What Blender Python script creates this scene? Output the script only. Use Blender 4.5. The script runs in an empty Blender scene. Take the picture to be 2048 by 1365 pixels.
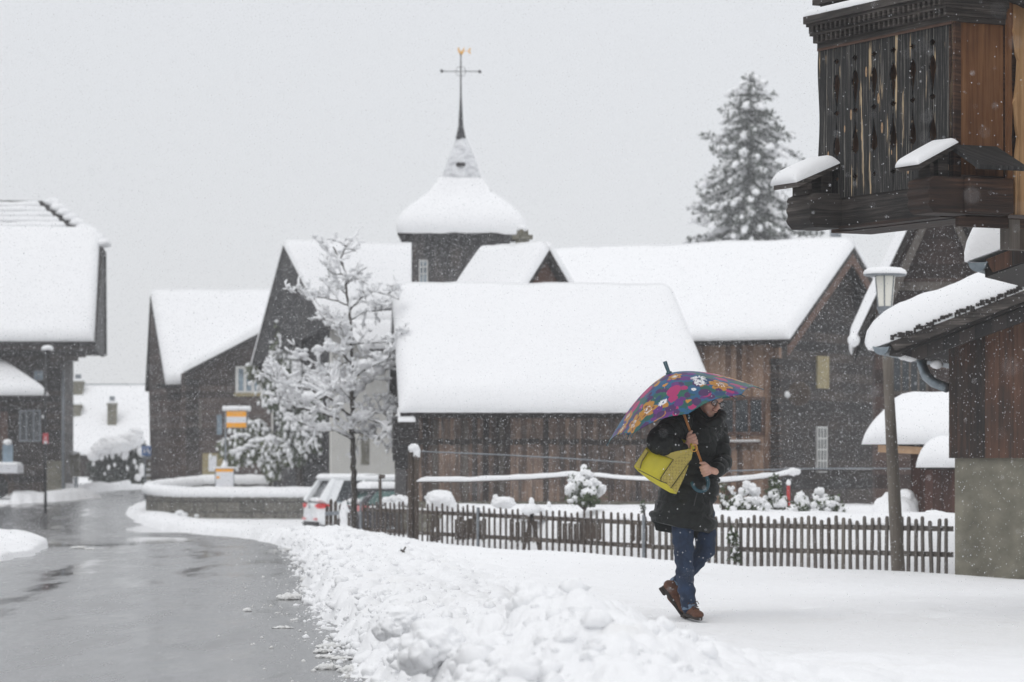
import bpy, bmesh, math, random
import numpy as np
from mathutils import Vector, Matrix, noise

V = Vector
R = math.radians
random.seed(7)
SC = bpy.context.scene
COL = SC.collection

# ------------------------------------------------------------------ camera
F, HY, CX, CH = 6827.0, 945.0, 1024.0, 1.15      # focal length in photo pixels, horizon row, centre column, eye height
cam_d = bpy.data.cameras.new("camera")
cam = bpy.data.objects.new("camera", cam_d)
COL.objects.link(cam)
cam.location = (0, 0, CH)
cam.rotation_euler = (R(90), 0, 0)
cam_d.sensor_width = 36
cam_d.lens = 120
cam_d.shift_y = (HY - 682.5) / 2048
cam_d.clip_start = 0.5
cam_d.clip_end = 3000
cam_d.dof.use_dof = True
cam_d.dof.focus_distance = 24.5
cam_d.dof.aperture_fstop = 4.5
SC.camera = cam

# ------------------------------------------------------------------ overcast sky and soft sun
SUN_EL, SUN_AZ = R(52), R(215)
w = bpy.data.worlds.new("World")
SC.world = w
w.use_nodes = True
nt = w.node_tree
nt.nodes.clear()
sky = nt.nodes.new("ShaderNodeTexSky")
sky.sky_type = 'NISHITA'
sky.sun_disc = False
sky.sun_elevation = SUN_EL
sky.sun_rotation = SUN_AZ
tc = nt.nodes.new("ShaderNodeTexCoord")
sep = nt.nodes.new("ShaderNodeSeparateXYZ")
nt.links.new(tc.outputs["Generated"], sep.inputs[0])
ramp = nt.nodes.new("ShaderNodeValToRGB")
ramp.color_ramp.elements[0].position = 0.0
ramp.color_ramp.elements[0].color = (6.9, 7.0, 7.2, 1)
ramp.color_ramp.elements[1].position = 0.75
ramp.color_ramp.elements[1].color = (9.9, 10.0, 10.25, 1)
e = ramp.color_ramp.elements.new(0.16)
e.color = (7.6, 7.75, 8.0, 1)
nt.links.new(sep.outputs["Z"], ramp.inputs[0])
mixn = nt.nodes.new("ShaderNodeMix")
mixn.data_type = 'RGBA'
mixn.inputs[0].default_value = 0.94
nt.links.new(sky.outputs[0], mixn.inputs[6])
nt.links.new(ramp.outputs[0], mixn.inputs[7])
bg = nt.nodes.new("ShaderNodeBackground")
bg.inputs[1].default_value = 0.1
nt.links.new(mixn.outputs[2], bg.inputs[0])
wo = nt.nodes.new("ShaderNodeOutputWorld")
nt.links.new(bg.outputs[0], wo.inputs[0])

sun_d = bpy.data.lights.new("sun", 'SUN')
sun_d.energy = 0.5
sun_d.angle = R(25)
sun_d.color = (1.0, 0.98, 0.95)
sun = bpy.data.objects.new("sun", sun_d)
COL.objects.link(sun)
sun.rotation_euler = (R(90) - SUN_EL, 0, R(180) - SUN_AZ)

SC.view_settings.view_transform = 'Standard'
SC.view_settings.look = 'None'
SC.view_settings.exposure = 0.06
SC.view_settings.gamma = 1.0
SC.render.engine = 'CYCLES'
SC.cycles.max_bounces = 6
SC.cycles.transparent_max_bounces = 24
SC.cycles.volume_bounces = 1
SC.cycles.use_denoising = True
SC.cycles.sample_clamp_indirect = 4


# ------------------------------------------------------------------ helpers
def P(px, py, d):
    """the point that lies d metres away along the photo's sight line"""
    return V(((px - CX) / F * d, d, CH - (py - HY) / F * d))


_ico = {}


def ico(sub):
    if sub not in _ico:
        bm = bmesh.new()
        bmesh.ops.create_icosphere(bm, subdivisions=sub, radius=1.0)
        _ico[sub] = ([v.co.copy() for v in bm.verts], [[v.index for v in f.verts] for f in bm.faces])
        bm.free()
    return _ico[sub]


class MB:
    def __init__(self, off=(0, 0, 0)):
        self.v, self.f, self.off = [], [], V(off)

    def add(self, vs, fs):
        n = len(self.v)
        self.v += [V(p) - self.off for p in vs]
        self.f += [[i + n for i in f] for f in fs]

    def box(self, c, s, rot=None):
        c = V(c)
        x, y, z = s[0] / 2, s[1] / 2, s[2] / 2
        vs = [V((a * x, b * y, d * z)) for d in (-1, 1) for b in (-1, 1) for a in (-1, 1)]
        if rot is not None:
            vs = [rot @ p for p in vs]
        self.add([c + p for p in vs], [(0, 2, 3, 1), (4, 5, 7, 6), (0, 1, 5, 4), (2, 6, 7, 3), (0, 4, 6, 2), (1, 3, 7, 5)])

    def ab(self, a, b):
        a, b = V(a), V(b)
        self.box((a + b) / 2, [abs(q) for q in (b - a)])

    def tube(self, pts, r, n=8, cap=True):
        pts = [V(p) for p in pts]
        if not isinstance(r, (list, tuple)):
            r = [r] * len(pts)
        up = None
        vs, fs = [], []
        for i, p in enumerate(pts):
            t = (pts[min(i + 1, len(pts) - 1)] - pts[max(i - 1, 0)])
            t = t.normalized() if t.length > 1e-9 else V((0, 0, 1))
            if up is None:
                up = t.orthogonal().normalized()
            up = (up - t * up.dot(t))
            up = up.normalized() if up.length > 1e-6 else t.orthogonal().normalized()
            sd = t.cross(up)
            for k in range(n):
                a = 2 * math.pi * k / n
                vs.append(p + (up * math.cos(a) + sd * math.sin(a)) * r[i])
        for i in range(len(pts) - 1):
            for k in range(n):
                k2 = (k + 1) % n
                fs.append((i * n + k, i * n + k2, (i + 1) * n + k2, (i + 1) * n + k))
        if cap:
            fs.append(tuple(range(n - 1, -1, -1)))
            fs.append(tuple((len(pts) - 1) * n + k for k in range(n)))
        self.add(vs, fs)

    def prism(self, poly, vec):
        vec = V(vec)
        poly = [V(p) for p in poly]
        n = len(poly)
        vs = poly + [p + vec for p in poly]
        fs = [tuple(range(n - 1, -1, -1)), tuple(range(n, 2 * n))]
        fs += [(k, (k + 1) % n, (k + 1) % n + n, k + n) for k in range(n)]
        self.add(vs, fs)

    def ball(self, c, r, sub=2, rot=None, amp=0.0, freq=3.0, seed=0.0, flat=None):
        c = V(c)
        if not isinstance(r, (list, tuple, Vector)):
            r = (r, r, r)
        vs, fs = ico(sub)
        out = []
        for p in vs:
            k = 1.0
            if amp:
                q = V((p.x * freq + seed, p.y * freq + seed * 1.7, p.z * freq - seed))
                k += amp * (noise.noise(q) + 0.5 * noise.noise(q * 2.3) + 0.25 * noise.noise(q * 5.1))
            q = V((p.x * r[0] * k, p.y * r[1] * k, p.z * r[2] * k))
            if flat is not None and q.z < -flat * r[2]:
                q.z = -flat * r[2]
            if rot is not None:
                q = rot @ q
            out.append(c + q)
        self.add(out, fs)

    def lathe(self, prof, c=(0, 0, 0), n=24, axis=None):
        """prof: list of (r, z)"""
        c = V(c)
        vs, fs = [], []
        for (r, z) in prof:
            for k in range(n):
                a = 2 * math.pi * k / n
                p = V((r * math.cos(a), r * math.sin(a), z))
                vs.append(c + (axis @ p if axis is not None else p))
        for i in range(len(prof) - 1):
            for k in range(n):
                k2 = (k + 1) % n
                fs.append((i * n + k, i * n + k2, (i + 1) * n + k2, (i + 1) * n + k))
        fs.append(tuple(range(n - 1, -1, -1)))
        fs.append(tuple((len(prof) - 1) * n + k for k in range(n)))
        self.add(vs, fs)

    def mesh(self, name):
        me = bpy.data.meshes.new(name)
        me.from_pydata([tuple(p) for p in self.v], [], self.f)
        me.update()
        return me

    def build(self, name, mat, parent=None, smooth=False, bevel=0.0, loc=None):
        me = self.mesh(name)
        return link(name, me, mat, parent, smooth, bevel, loc)


def link(name, me, mat, parent=None, smooth=False, bevel=0.0, loc=None):
    if mat is not None:
        me.materials.append(mat)
    if smooth:
        me.polygons.foreach_set("use_smooth", [True] * len(me.polygons))
    o = bpy.data.objects.new(name, me)
    COL.objects.link(o)
    if parent is not None:
        o.parent = parent
    if loc is not None:
        o.location = loc
    if bevel:
        b = o.modifiers.new("bevel", 'BEVEL')
        b.width = bevel
        b.segments = 2
        b.limit_method = 'ANGLE'
    return o


def tag(o, label=None, cat=None, group=None, kind=None):
    if label:
        o["label"] = label
    if cat:
        o["category"] = cat
    if group:
        o["group"] = group
    if kind:
        o["kind"] = kind
    return o


def empty(name, loc, label, cat, group=None, yaw=0.0):
    o = bpy.data.objects.new(name, None)
    COL.objects.link(o)
    o.empty_display_size = 0.2
    o.location = loc
    o.rotation_euler = (0, 0, yaw)
    return tag(o, label, cat, group)


# ------------------------------------------------------------------ materials
def newmat(name):
    m = bpy.data.materials.new(name)
    m.use_nodes = True
    return m, m.node_tree, m.node_tree.nodes["Principled BSDF"]


def coord(t, scale=(1, 1, 1)):
    tcn = t.nodes.new("ShaderNodeTexCoord")
    mp = t.nodes.new("ShaderNodeMapping")
    mp.inputs["Scale"].default_value = scale
    t.links.new(tcn.outputs["Object"], mp.inputs[0])
    return mp.outputs[0]


def noise_n(t, vec, scale, detail=4, rough=0.55):
    n = t.nodes.new("ShaderNodeTexNoise")
    n.inputs["Scale"].default_value = scale
    n.inputs["Detail"].default_value = detail
    n.inputs["Roughness"].default_value = rough
    t.links.new(vec, n.inputs["Vector"])
    return n.outputs["Fac"]


def math_n(t, op, a, b=None, c=None):
    n = t.nodes.new("ShaderNodeMath")
    n.operation = op
    for i, x in enumerate((a, b, c)):
        if x is None:
            continue
        if isinstance(x, (int, float)):
            n.inputs[i].default_value = x
        else:
            t.links.new(x, n.inputs[i])
    return n.outputs[0]


def ramp_n(t, fac, stops):
    n = t.nodes.new("ShaderNodeValToRGB")
    el = n.color_ramp.elements
    while len(el) < len(stops):
        el.new(0.5)
    for k, (p, c) in enumerate(stops):
        el[k].position = p
        el[k].color = (*c, 1)
    t.links.new(fac, n.inputs[0])
    return n.outputs[0]


def mix_n(t, fac, a, b, mode='MIX'):
    n = t.nodes.new("ShaderNodeMix")
    n.data_type = 'RGBA'
    n.blend_type = mode
    for i, x in ((0, fac), (6, a), (7, b)):
        if isinstance(x, (int, float)):
            n.inputs[i].default_value = x
        elif isinstance(x, tuple):
            n.inputs[i].default_value = (*x, 1)
        else:
            t.links.new(x, n.inputs[i])
    return n.outputs[2]


def bump_n(t, b, h, strength, dist=0.02):
    n = t.nodes.new("ShaderNodeBump")
    n.inputs["Strength"].default_value = strength
    n.inputs["Distance"].default_value = dist
    t.links.new(h, n.inputs["Height"])
    t.links.new(n.outputs[0], b.inputs["Normal"])


def plain(name, col, rough=0.6, metal=0.0, var=0.15, scale=8.0, bump=0.0, trans=0.0):
    m, t, b = newmat(name)
    b.inputs["Roughness"].default_value = rough
    b.inputs["Metallic"].default_value = metal
    f = noise_n(t, coord(t), scale)
    c = ramp_n(t, f, [(0.3, tuple(x * (1 - var) for x in col)), (0.7, tuple(min(1, x * (1 + var)) for x in col))])
    t.links.new(c, b.inputs["Base Color"])
    if bump:
        bump_n(t, b, f, bump)
    if trans:
        b.inputs["Transmission Weight"].default_value = trans
    return m


def snow_mat(name, col=(0.885, 0.89, 0.90), bump=0.25, dirt=0.0, sc=6.0):
    m, t, b = newmat(name)
    b.inputs["Roughness"].default_value = 0.75
    b.inputs["Specular IOR Level"].default_value = 0.25
    vec = coord(t)
    f = noise_n(t, vec, sc, 6, 0.65)
    f2 = noise_n(t, vec, 40.0, 3, 0.6)
    h = math_n(t, 'ADD', f, math_n(t, 'MULTIPLY', f2, 0.25))
    bump_n(t, b, h, bump, 0.06)
    if dirt:
        d = noise_n(t, vec, 1.7, 5, 0.7)
        c = ramp_n(t, d, [(0.55, col), (0.75, (col[0] * (1 - dirt), col[1] * (1 - dirt * 1.12), col[2] * (1 - dirt * 1.35)))])
        t.links.new(c, b.inputs["Base Color"])
    else:
        b.inputs["Base Color"].default_value = (*col, 1)
    return m


def wood(name, cols, plank=0.16, horiz=False, grain=0.5, gap=0.05, stain=None, grey=0.0, seed=0.0, bump=0.4, gscale=1.0, rough=0.8, ctr=0.5):
    """weathered boards; cols from dark to light; boards run up, or along with horiz"""
    m, t, b = newmat(name)
    b.inputs["Roughness"].default_value = rough
    tcn = t.nodes.new("ShaderNodeTexCoord")
    sp = t.nodes.new("ShaderNodeSeparateXYZ")
    t.links.new(tcn.outputs["Object"], sp.inputs[0])
    u = math_n(t, 'ADD', sp.outputs[0], sp.outputs[1])
    u = math_n(t, 'ADD', u, 50.0 + seed)
    k = sp.outputs[2] if horiz else u
    kk = math_n(t, 'DIVIDE', k, plank)
    idx = math_n(t, 'FLOOR', kk)
    fr = math_n(t, 'FRACT', kk)
    wn = t.nodes.new("ShaderNodeTexWhiteNoise")
    wn.noise_dimensions = '1D'
    t.links.new(idx, wn.inputs["W"])
    cb = t.nodes.new("ShaderNodeCombineXYZ")
    t.links.new(u, cb.inputs[0])
    t.links.new(sp.outputs[2], cb.inputs[2])
    t.links.new(math_n(t, 'MULTIPLY', idx, 3.7), cb.inputs[1])
    mp = t.nodes.new("ShaderNodeMapping")
    g = gscale
    mp.inputs["Scale"].default_value = (1.2 * g, 1, 28 * g) if horiz else (28 * g, 1, 1.2 * g)
    t.links.new(cb.outputs[0], mp.inputs[0])
    gr = noise_n(t, mp.outputs[0], 1.0, 6, 0.65)
    big = noise_n(t, tcn.outputs["Object"], 0.9, 4, 0.6)
    fac = math_n(t, 'ADD', math_n(t, 'MULTIPLY', wn.outputs["Value"], 1 - grain), math_n(t, 'MULTIPLY', gr, grain))
    fac = math_n(t, 'ADD', fac, math_n(t, 'MULTIPLY', math_n(t, 'SUBTRACT', big, ctr), 0.9))
    n = len(cols)
    c = ramp_n(t, fac, [(0.25 + 0.5 * i / max(1, n - 1), cc) for i, cc in enumerate(cols)])
    if stain:
        s2 = noise_n(t, mp.outputs[0], 0.35, 5, 0.7)
        c = mix_n(t, ramp_n(t, s2, [(0.52, (0, 0, 0)), (0.66, (1, 1, 1))]), c, stain)
    if gap:
        e = math_n(t, 'LESS_THAN', fr, gap)
        c = mix_n(t, math_n(t, 'MULTIPLY', e, 0.8), c, (0.008, 0.007, 0.006))
    t.links.new(c, b.inputs["Base Color"])
    bump_n(t, b, gr, bump, 0.01)
    return m


M = {}
M['snow'] = snow_mat('fresh_snow')
M['snow_roof'] = snow_mat('roof_snow', bump=0.2, sc=3.0)
M['snow_ground'] = snow_mat('ground_snow', bump=0.35, dirt=0.06, sc=9.0)
M['snow_dirty'] = snow_mat('slushy_snow', col=(0.78, 0.78, 0.77), bump=0.5, dirt=0.2, sc=14.0)
M['barn'] = wood('barn_boards', [(0.03, 0.026, 0.025), (0.07, 0.052, 0.045), (0.17, 0.118, 0.092), (0.32, 0.225, 0.17)], 0.10, grain=0.62, stain=(0.085, 0.08, 0.078), ctr=0.5)
M['barn_dark'] = wood('dark_barn_boards', [(0.012, 0.011, 0.011), (0.025, 0.021, 0.02), (0.045, 0.034, 0.03)], 0.17)
M['board_tan'] = wood('tan_house_boards', [(0.06, 0.036, 0.027), (0.18, 0.105, 0.07), (0.33, 0.205, 0.135), (0.38, 0.25, 0.175)], 0.12, ctr=0.42)
M['log'] = wood('brown_log_wall', [(0.028, 0.018, 0.015), (0.055, 0.034, 0.028), (0.085, 0.055, 0.045)], 0.22, horiz=True)
M['log_dark'] = wood('dark_log_wall', [(0.014, 0.012, 0.011), (0.028, 0.022, 0.0195), (0.055, 0.041, 0.034)], 0.2, horiz=True)
M['log_brown'] = wood('weathered_brown_wall', [(0.04, 0.03, 0.026), (0.065, 0.048, 0.042), (0.09, 0.066, 0.056)], 0.2, horiz=True)
M['shingle'] = wood('dark_shingle', [(0.02, 0.02, 0.021), (0.034, 0.033, 0.034), (0.055, 0.052, 0.05)], 0.12, grain=0.7)
M['tower'] = wood('tower_shingle', [(0.025, 0.024, 0.025), (0.042, 0.039, 0.039), (0.075, 0.06, 0.052)], 0.11, grain=0.75)
M['shed_wood'] = wood('shed_boards', [(0.012, 0.010, 0.009), (0.032, 0.019, 0.014), (0.085, 0.04, 0.024), (0.15, 0.075, 0.045)], 0.15, stain=(0.03, 0.026, 0.024), gap=0.04, ctr=0.46, grain=0.6)
M['red_wood'] = wood('redbrown_boards', [(0.03, 0.014, 0.011), (0.07, 0.032, 0.024), (0.11, 0.055, 0.04)], 0.12)
M['old_black'] = wood('blackened_boards', [(0.007, 0.007, 0.0075), (0.014, 0.014, 0.0145), (0.032, 0.031, 0.031), (0.075, 0.072, 0.07)], 0.24, gap=0.0, grain=0.85, gscale=2.2, bump=0.8)
M['old_beam'] = wood('old_beam', [(0.009, 0.008, 0.0075), (0.024, 0.020, 0.018), (0.062, 0.052, 0.046), (0.17, 0.15, 0.135)], 0.6, horiz=True, gap=0.0, grain=0.9, gscale=1.6, bump=0.8)
M['beam_brown'] = wood('brown_beam', [(0.010, 0.007, 0.006), (0.04, 0.021, 0.014), (0.12, 0.06, 0.034)], 0.6, horiz=True, gap=0.0, grain=0.9, gscale=1.6, bump=0.8)
M['honey'] = wood('honey_board', [(0.055, 0.022, 0.009), (0.16, 0.068, 0.026), (0.27, 0.135, 0.058)], 0.5, gap=0.0, grain=0.9, gscale=1.1)
M['honey_light'] = wood('light_board', [(0.2, 0.10, 0.045), (0.45, 0.26, 0.12), (0.6, 0.38, 0.2)], 0.5, gap=0.0, grain=0.9, gscale=1.2, stain=(0.03, 0.025, 0.022))
M['grey_wood'] = wood('grey_weathered_wood', [(0.06, 0.05, 0.043), (0.11, 0.095, 0.082), (0.17, 0.15, 0.132)], 0.5, gap=0.0, grain=0.8, gscale=2)
M['brown_wood'] = wood('brown_weathered_wood', [(0.035, 0.025, 0.019), (0.07, 0.052, 0.04), (0.115, 0.09, 0.07)], 0.5, gap=0.0, grain=0.8, gscale=2)
M['post'] = wood('lamp_post_wood', [(0.1, 0.085, 0.07), (0.15, 0.13, 0.108), (0.2, 0.175, 0.148)], 0.5, gap=0.0, grain=0.85, gscale=3)
M['tan_wood'] = plain('tan_timber', (0.42, 0.27, 0.16), 0.7)
M['eave'] = plain('dark_eave_timber', (0.022, 0.018, 0.016), 0.85, bump=0.4, scale=20)
M['barge'] = plain('brown_bargeboard', (0.11, 0.06, 0.042), 0.8, scale=15)
M['concrete'] = plain('mottled_concrete', (0.17, 0.16, 0.125), 0.9, var=0.3, scale=5, bump=0.3)
M['plaster'] = plain('white_plaster', (0.66, 0.65, 0.61), 0.9, var=0.04, scale=3)
M['metal'] = plain('galvanised_metal', (0.22, 0.26, 0.29), 0.45, 0.6, 0.2, 12)
M['metal_dark'] = plain('dark_iron', (0.03, 0.03, 0.032), 0.5, 0.4)
M['metal_grey'] = plain('grey_steel', (0.2, 0.22, 0.24), 0.5, 0.3)
M['white_paint'] = plain('white_frame_paint', (0.62, 0.62, 0.6), 0.6, var=0.08)
M['blue_paint'] = plain('pale_blue_frame', (0.32, 0.42, 0.5), 0.6)
M['glass_dark'] = plain('dark_window_glass', (0.05, 0.058, 0.065), 0.12, var=0.4, scale=2)
M['glass_blue'] = plain('pale_window_glass', (0.2, 0.26, 0.31), 0.12, var=0.5, scale=3)
M['lamp_glass'] = plain('opal_lamp_glass', (0.82, 0.8, 0.72), 0.4, var=0.04)
M['gold'] = plain('gilded_metal', (0.8, 0.42, 0.07), 0.4, 0.0)
M['yellow'] = plain('yellow_sign', (0.9, 0.38, 0.005), 0.5, var=0.05)
M['sign_white'] = plain('white_sign', (0.72, 0.73, 0.76), 0.5, var=0.05)
M['sign_blue'] = plain('blue_sign', (0.04, 0.13, 0.36), 0.5, var=0.1)
M['sign_red'] = plain('red_sign', (0.5, 0.06, 0.07), 0.5, var=0.1)
M['pole_red'] = plain('red_pole_paint', (0.45, 0.03, 0.03), 0.5)
M['bark'] = plain('dark_bark', (0.055, 0.045, 0.036), 0.9, var=0.4, scale=20, bump=0.5)
M['rubber'] = plain('black_rubber', (0.015, 0.015, 0.016), 0.8)
M['shutter'] = plain('pale_yellow_shutter', (0.3, 0.25, 0.13), 0.7)
M['stone'] = None

# ------------------------------------------------------------------ terrain
_td = np.arange(0, 700, 0.5)
_tz = np.interp(_td, [0, 55, 65, 75, 88, 95, 105, 112, 120, 135, 160, 250, 700],
                [0, 0, -.1, -.25, -.38, -.36, -.12, .08, .32, .62, 1.0, 1.1, 1.1])
_k = np.ones(13) / 13
_tz = np.convolve(np.pad(_tz, 6, mode='edge'), _k, mode='valid')


def tz(d):
    return np.interp(d, _td, _tz)


def ground(px, py):
    """where the sight line through a photo pixel meets the terrain"""
    ds = np.arange(8, 400, 0.05)
    h = CH - (py - HY) / F * ds - tz(ds)
    i = np.argmax(h < 0)
    return P(px, py, float(ds[i])) if h[i] < 0 else P(px, py, 160.0)


def _frac(a):
    return a - np.floor(a)


def _hash(ix, iy, s):
    return _frac(np.sin(ix * 127.1 + iy * 311.7 + s * 74.7) * 43758.5453)


def vnoise(x, y, s=0.0):
    ix, iy = np.floor(x), np.floor(y)
    fx, fy = x - ix, y - iy
    fx, fy = fx * fx * (3 - 2 * fx), fy * fy * (3 - 2 * fy)
    a, b = _hash(ix, iy, s), _hash(ix + 1, iy, s)
    c, d = _hash(ix, iy + 1, s), _hash(ix + 1, iy + 1, s)
    return (a + (b - a) * fx) * (1 - fy) + (c + (d - c) * fx) * fy


def fbm(x, y, s=0.0, o=4):
    r, a = 0, 0.5
    for i in range(o):
        r = r + a * vnoise(x * 2 ** i, y * 2 ** i, s + i * 3.1)
        a *= 0.5
    return r


def worley(x, y, s=0.0):
    """lumps: height of the nearest of many randomly placed domes of different sizes"""
    ix, iy = np.floor(x), np.floor(y)
    best = np.zeros_like(x)
    for dx in (-1, 0, 1):
        for dy in (-1, 0, 1):
            jx, jy = ix + dx, iy + dy
            cx = jx + _hash(jx, jy, s)
            cy = jy + _hash(jx, jy, s + 9.3)
            rr = 0.35 + 0.6 * _hash(jx, jy, s + 5.1)
            q = 1 - ((x - cx) ** 2 + (y - cy) ** 2) / rr ** 2
            best = np.maximum(best, np.sqrt(np.maximum(q, 0)) * rr)
    return best


def sstep(a, b, x):
    q = np.clip((x - a) / (b - a), 0, 1)
    return q * q * (3 - 2 * q)


ROAD_PX = [(790, 1480), (720, 1392), (672, 1335), (640, 1275), (604, 1205), (588, 1150), (578, 1112), (556, 1095), (505, 1082), (430, 1073),
           (360, 1066), (300, 1057), (262, 1045), (243, 1028), (250, 1016), (275, 1006), (330, 998), (430, 991)]
ROAD_FAR = [(430, 981), (300, 979), (250, 981), (215, 984), (170, 990), (212, 996), (120, 1004), (0, 1011), (-200, 1016)]
road_poly = [ground(*p) for p in ROAD_PX + ROAD_FAR]
road_poly = [(p.x, p.y) for p in road_poly] + [(-30.0, 95.0), (-30.0, 3.0), (-0.28, 3.0)]


def road_sd(x, y):
    """signed distance to the road's outline, positive on the snow"""
    inside = np.zeros(x.shape, bool)
    dist = np.full(x.shape, 1e9)
    n = len(road_poly)
    for i in range(n):
        (x0, y0), (x1, y1) = road_poly[i], road_poly[(i + 1) % n]
        ex, ey = x1 - x0, y1 - y0
        tt = np.clip(((x - x0) * ex + (y - y0) * ey) / (ex * ex + ey * ey + 1e-12), 0, 1)
        dist = np.minimum(dist, np.hypot(x - x0 - tt * ex, y - y0 - tt * ey))
        if y0 != y1:
            cr = ((y0 > y) != (y1 > y)) & (x < (x1 - x0) * (y - y0) / (y1 - y0) + x0)
            inside ^= cr
    return np.where(inside, -dist, dist)


FENCE_A = P(705, 1084, 60.0)
FENCE_B = P(1297, 1122, 44.9)
FENCE_C = P(1915, 1142, 39.5)


def fence_side(x, y):
    """metres behind the line of the garden fence (positive in the garden)"""
    out = None
    for a, b in ((FENCE_A, FENCE_B), (FENCE_B, FENCE_C)):
        ex, ey = b.x - a.x, b.y - a.y
        L = math.hypot(ex, ey)
        q = (ex * (y - a.y) - ey * (x - a.x)) / L
        out = q if out is None else np.minimum(out, q)
    return out


def snow_height(x, y):
    """snow depth above the bare terrain"""
    px = CX + x / y * F
    sd = road_sd(x, y)
    # ragged edge
    sd = sd + 0.30 * (fbm(x * 2.3, y * 1.2, 4.0) - 0.47) * sstep(130, 60, y) + 0.12 * (fbm(x * 9, y * 6, 8.0, 3) - 0.45)
    edge = sstep(0.0, 0.30, sd)
    h = 0.06 + 0.035 * sstep(14, 22, y)
    right = x > -12
    bank = np.exp(-((sd - 0.85) / 0.75) ** 2) * (0.10 + 0.05 * sstep(30, 20, y) + 0.07 * sstep(70, 85, y)) * (y < 104)
    # the ploughed heap in the foreground
    ramp_x = sstep(-0.55, 0.35, x) * (1 - 0.38 * sstep(0.6, 1.1, x))
    heap = np.exp(-np.abs((y - 16.2) / 2.3) ** 2.4) * ramp_x * (0.255 + 0.05 * (vnoise(x * 1.6, y * 0.5, 3) - 0.5))
    heap = heap + sstep(16.2, 12, y) * ramp_x * 0.17
    rough = (sstep(-0.05, 0.15, sd) * sstep(3.0, 1.1, sd) * sstep(75, 50, y)) * 0.8
    nearm = sstep(23.0, 18.0, y) * sstep(1.25, 0.35, x) * sstep(-0.05, 0.2, sd)
    rough = np.maximum(rough, nearm * 1.15)
    soft = sstep(22, 18, y) * (1 - nearm) * sstep(0, .4, sd)
    h = h + bank + heap
    h = h + rough * (0.21 * (worley(x * 1.7, y * 1.3, 1.0) - 0.42) + 0.10 * (worley(x * 4.6, y * 3.4, 2.0) - 0.38)
                     + 0.045 * (worley(x * 11, y * 9, 3.0) - 0.36) + 0.05 * (fbm(x * 14, y * 10, 6.0, 3) - 0.47))
    h = h + 0.10 * soft * (fbm(x * 1.5, y * 1.2, 12.0, 4) - 0.47)
    # gentle drifts
    h = h + 0.075 * (fbm(x * 0.55, y * 0.28, 5.0, 4) - 0.47) + 0.03 * (fbm(x * 2.2, y * 1.1, 7.0, 3) - 0.47)
    fs = fence_side(x, y)
    h = h - 0.085 * sstep(-1.8, -.2, fs) * sstep(-3.0, -1.5, x) * (y < 62) * (1 - sstep(0.2, 1.0, fs))
    # a low rounded shoulder in front of the fence
    h = h + 0.055 * np.exp(-((fs + 2.3) / 0.9) ** 2) * sstep(-2.0, 0.0, x) * (y < 60)
    h = h - 0.085 * sstep(27, 33, y) * sstep(0.8, 3.0, x) * (1 - sstep(0.2, 1.2, fs)) * (y < 62)
    # the trodden line the walker follows, with soft old footprints
    wob = 24.35 + .25 * (fbm(x * .8, x * .3 + 4, 61.0, 3) - .47)
    path = np.exp(-((y - wob) / .30) ** 2) * sstep(.2, .8, x)
    h = h - .040 * path * (.6 + .8 * fbm(x * 3.1, y * 1.5, 62.0, 3))
    for fx, fy, fd in ((2.75, 25.6, .05), (3.05, 25.1, .05), (3.35, 25.9, .045), (2.2, 26.3, .03), (.55, 24.9, .04), (.1, 24.6, .04), (-.35, 25.0, .035)):
        h = h - fd * np.exp(-((x - fx) / .13) ** 2 - ((y - fy) / .22) ** 2)
    # deep snow lying in the garden
    gar = sstep(0.12, 1.0, fs) * sstep(855, 905, px) * (y < 62)
    h = h + gar * (0.52 + 0.09 * (fbm(x * 1.2, y * 0.8, 15.0, 3) - 0.47))
    # piles along the far left house
    lp = (px < 260) & (px > 22) & (y > 95)
    h = np.where(lp, h + 0.22 * np.exp(-((sd - 1.0) / 0.9) ** 2) * (0.4 + 1.1 * worley(x * 0.9, y * 0.5, 31.0)), h)
    hh = edge * h - (1 - edge) * 0.10
    # slush left on the road
    gx, gy = (px + 15) / 108, (y - 53.0) / 8.5
    q = 1 - (gx * gx + gy * gy) + 0.5 * (fbm(x * 3, y * 0.7, 17.0) - 0.47)
    sl = np.where(q > 0, 0.05 + 0.24 * np.sqrt(np.maximum(q, 0)) * (0.55 + 0.45 * worley(x * 3, y * 0.8, 19.0)), -1)
    return np.maximum(hh, sl)


def ground_z(x, y):
    a, b = np.array([float(x)]), np.array([float(y)])
    return float(tz(b)[0] + snow_height(a, b)[0])


def make_ground():
    rows = np.concatenate([np.geomspace(3, 9.5, 14)[:-1], np.geomspace(9.5, 64, 760)[:-1], np.geomspace(64, 170, 190)[:-1], np.geomspace(170, 1500, 26)])
    den = np.linspace(-0.20, 0.20, 560)
    side = np.geomspace(0.205, 2.5, 34)
    tt = np.concatenate([-side[::-1], den, side])
    Y, T = np.meshgrid(rows, tt, indexing='ij')
    X = Y * T
    Z = tz(Y) + snow_height(X, Y)
    nr, ncol = Y.shape
    co = np.stack([X, Y, Z], -1).reshape(-1, 3).astype(np.float32)
    i = np.arange(nr * ncol).reshape(nr, ncol)
    q = np.stack([i[:-1, :-1], i[:-1, 1:], i[1:, 1:], i[1:, :-1]], -1).reshape(-1, 4)
    grid_mesh('snow_ground', co, q, M['snow_ground'], 'structure')


def grid_mesh(name, co, q, mat, kind=None, parent=None, smooth=True):
    me = bpy.data.meshes.new(name)
    me.vertices.add(len(co))
    me.vertices.foreach_set("co", np.asarray(co, np.float32).ravel())
    k = q.shape[1]
    me.loops.add(q.size)
    me.loops.foreach_set("vertex_index", q.ravel().astype(np.int32))
    me.polygons.add(len(q))
    me.polygons.foreach_set("loop_start", np.arange(0, q.size, k, dtype=np.int32))
    me.update(calc_edges=True)
    o = link(name, me, mat, parent, smooth)
    if kind:
        o["kind"] = kind
    return o


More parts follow.
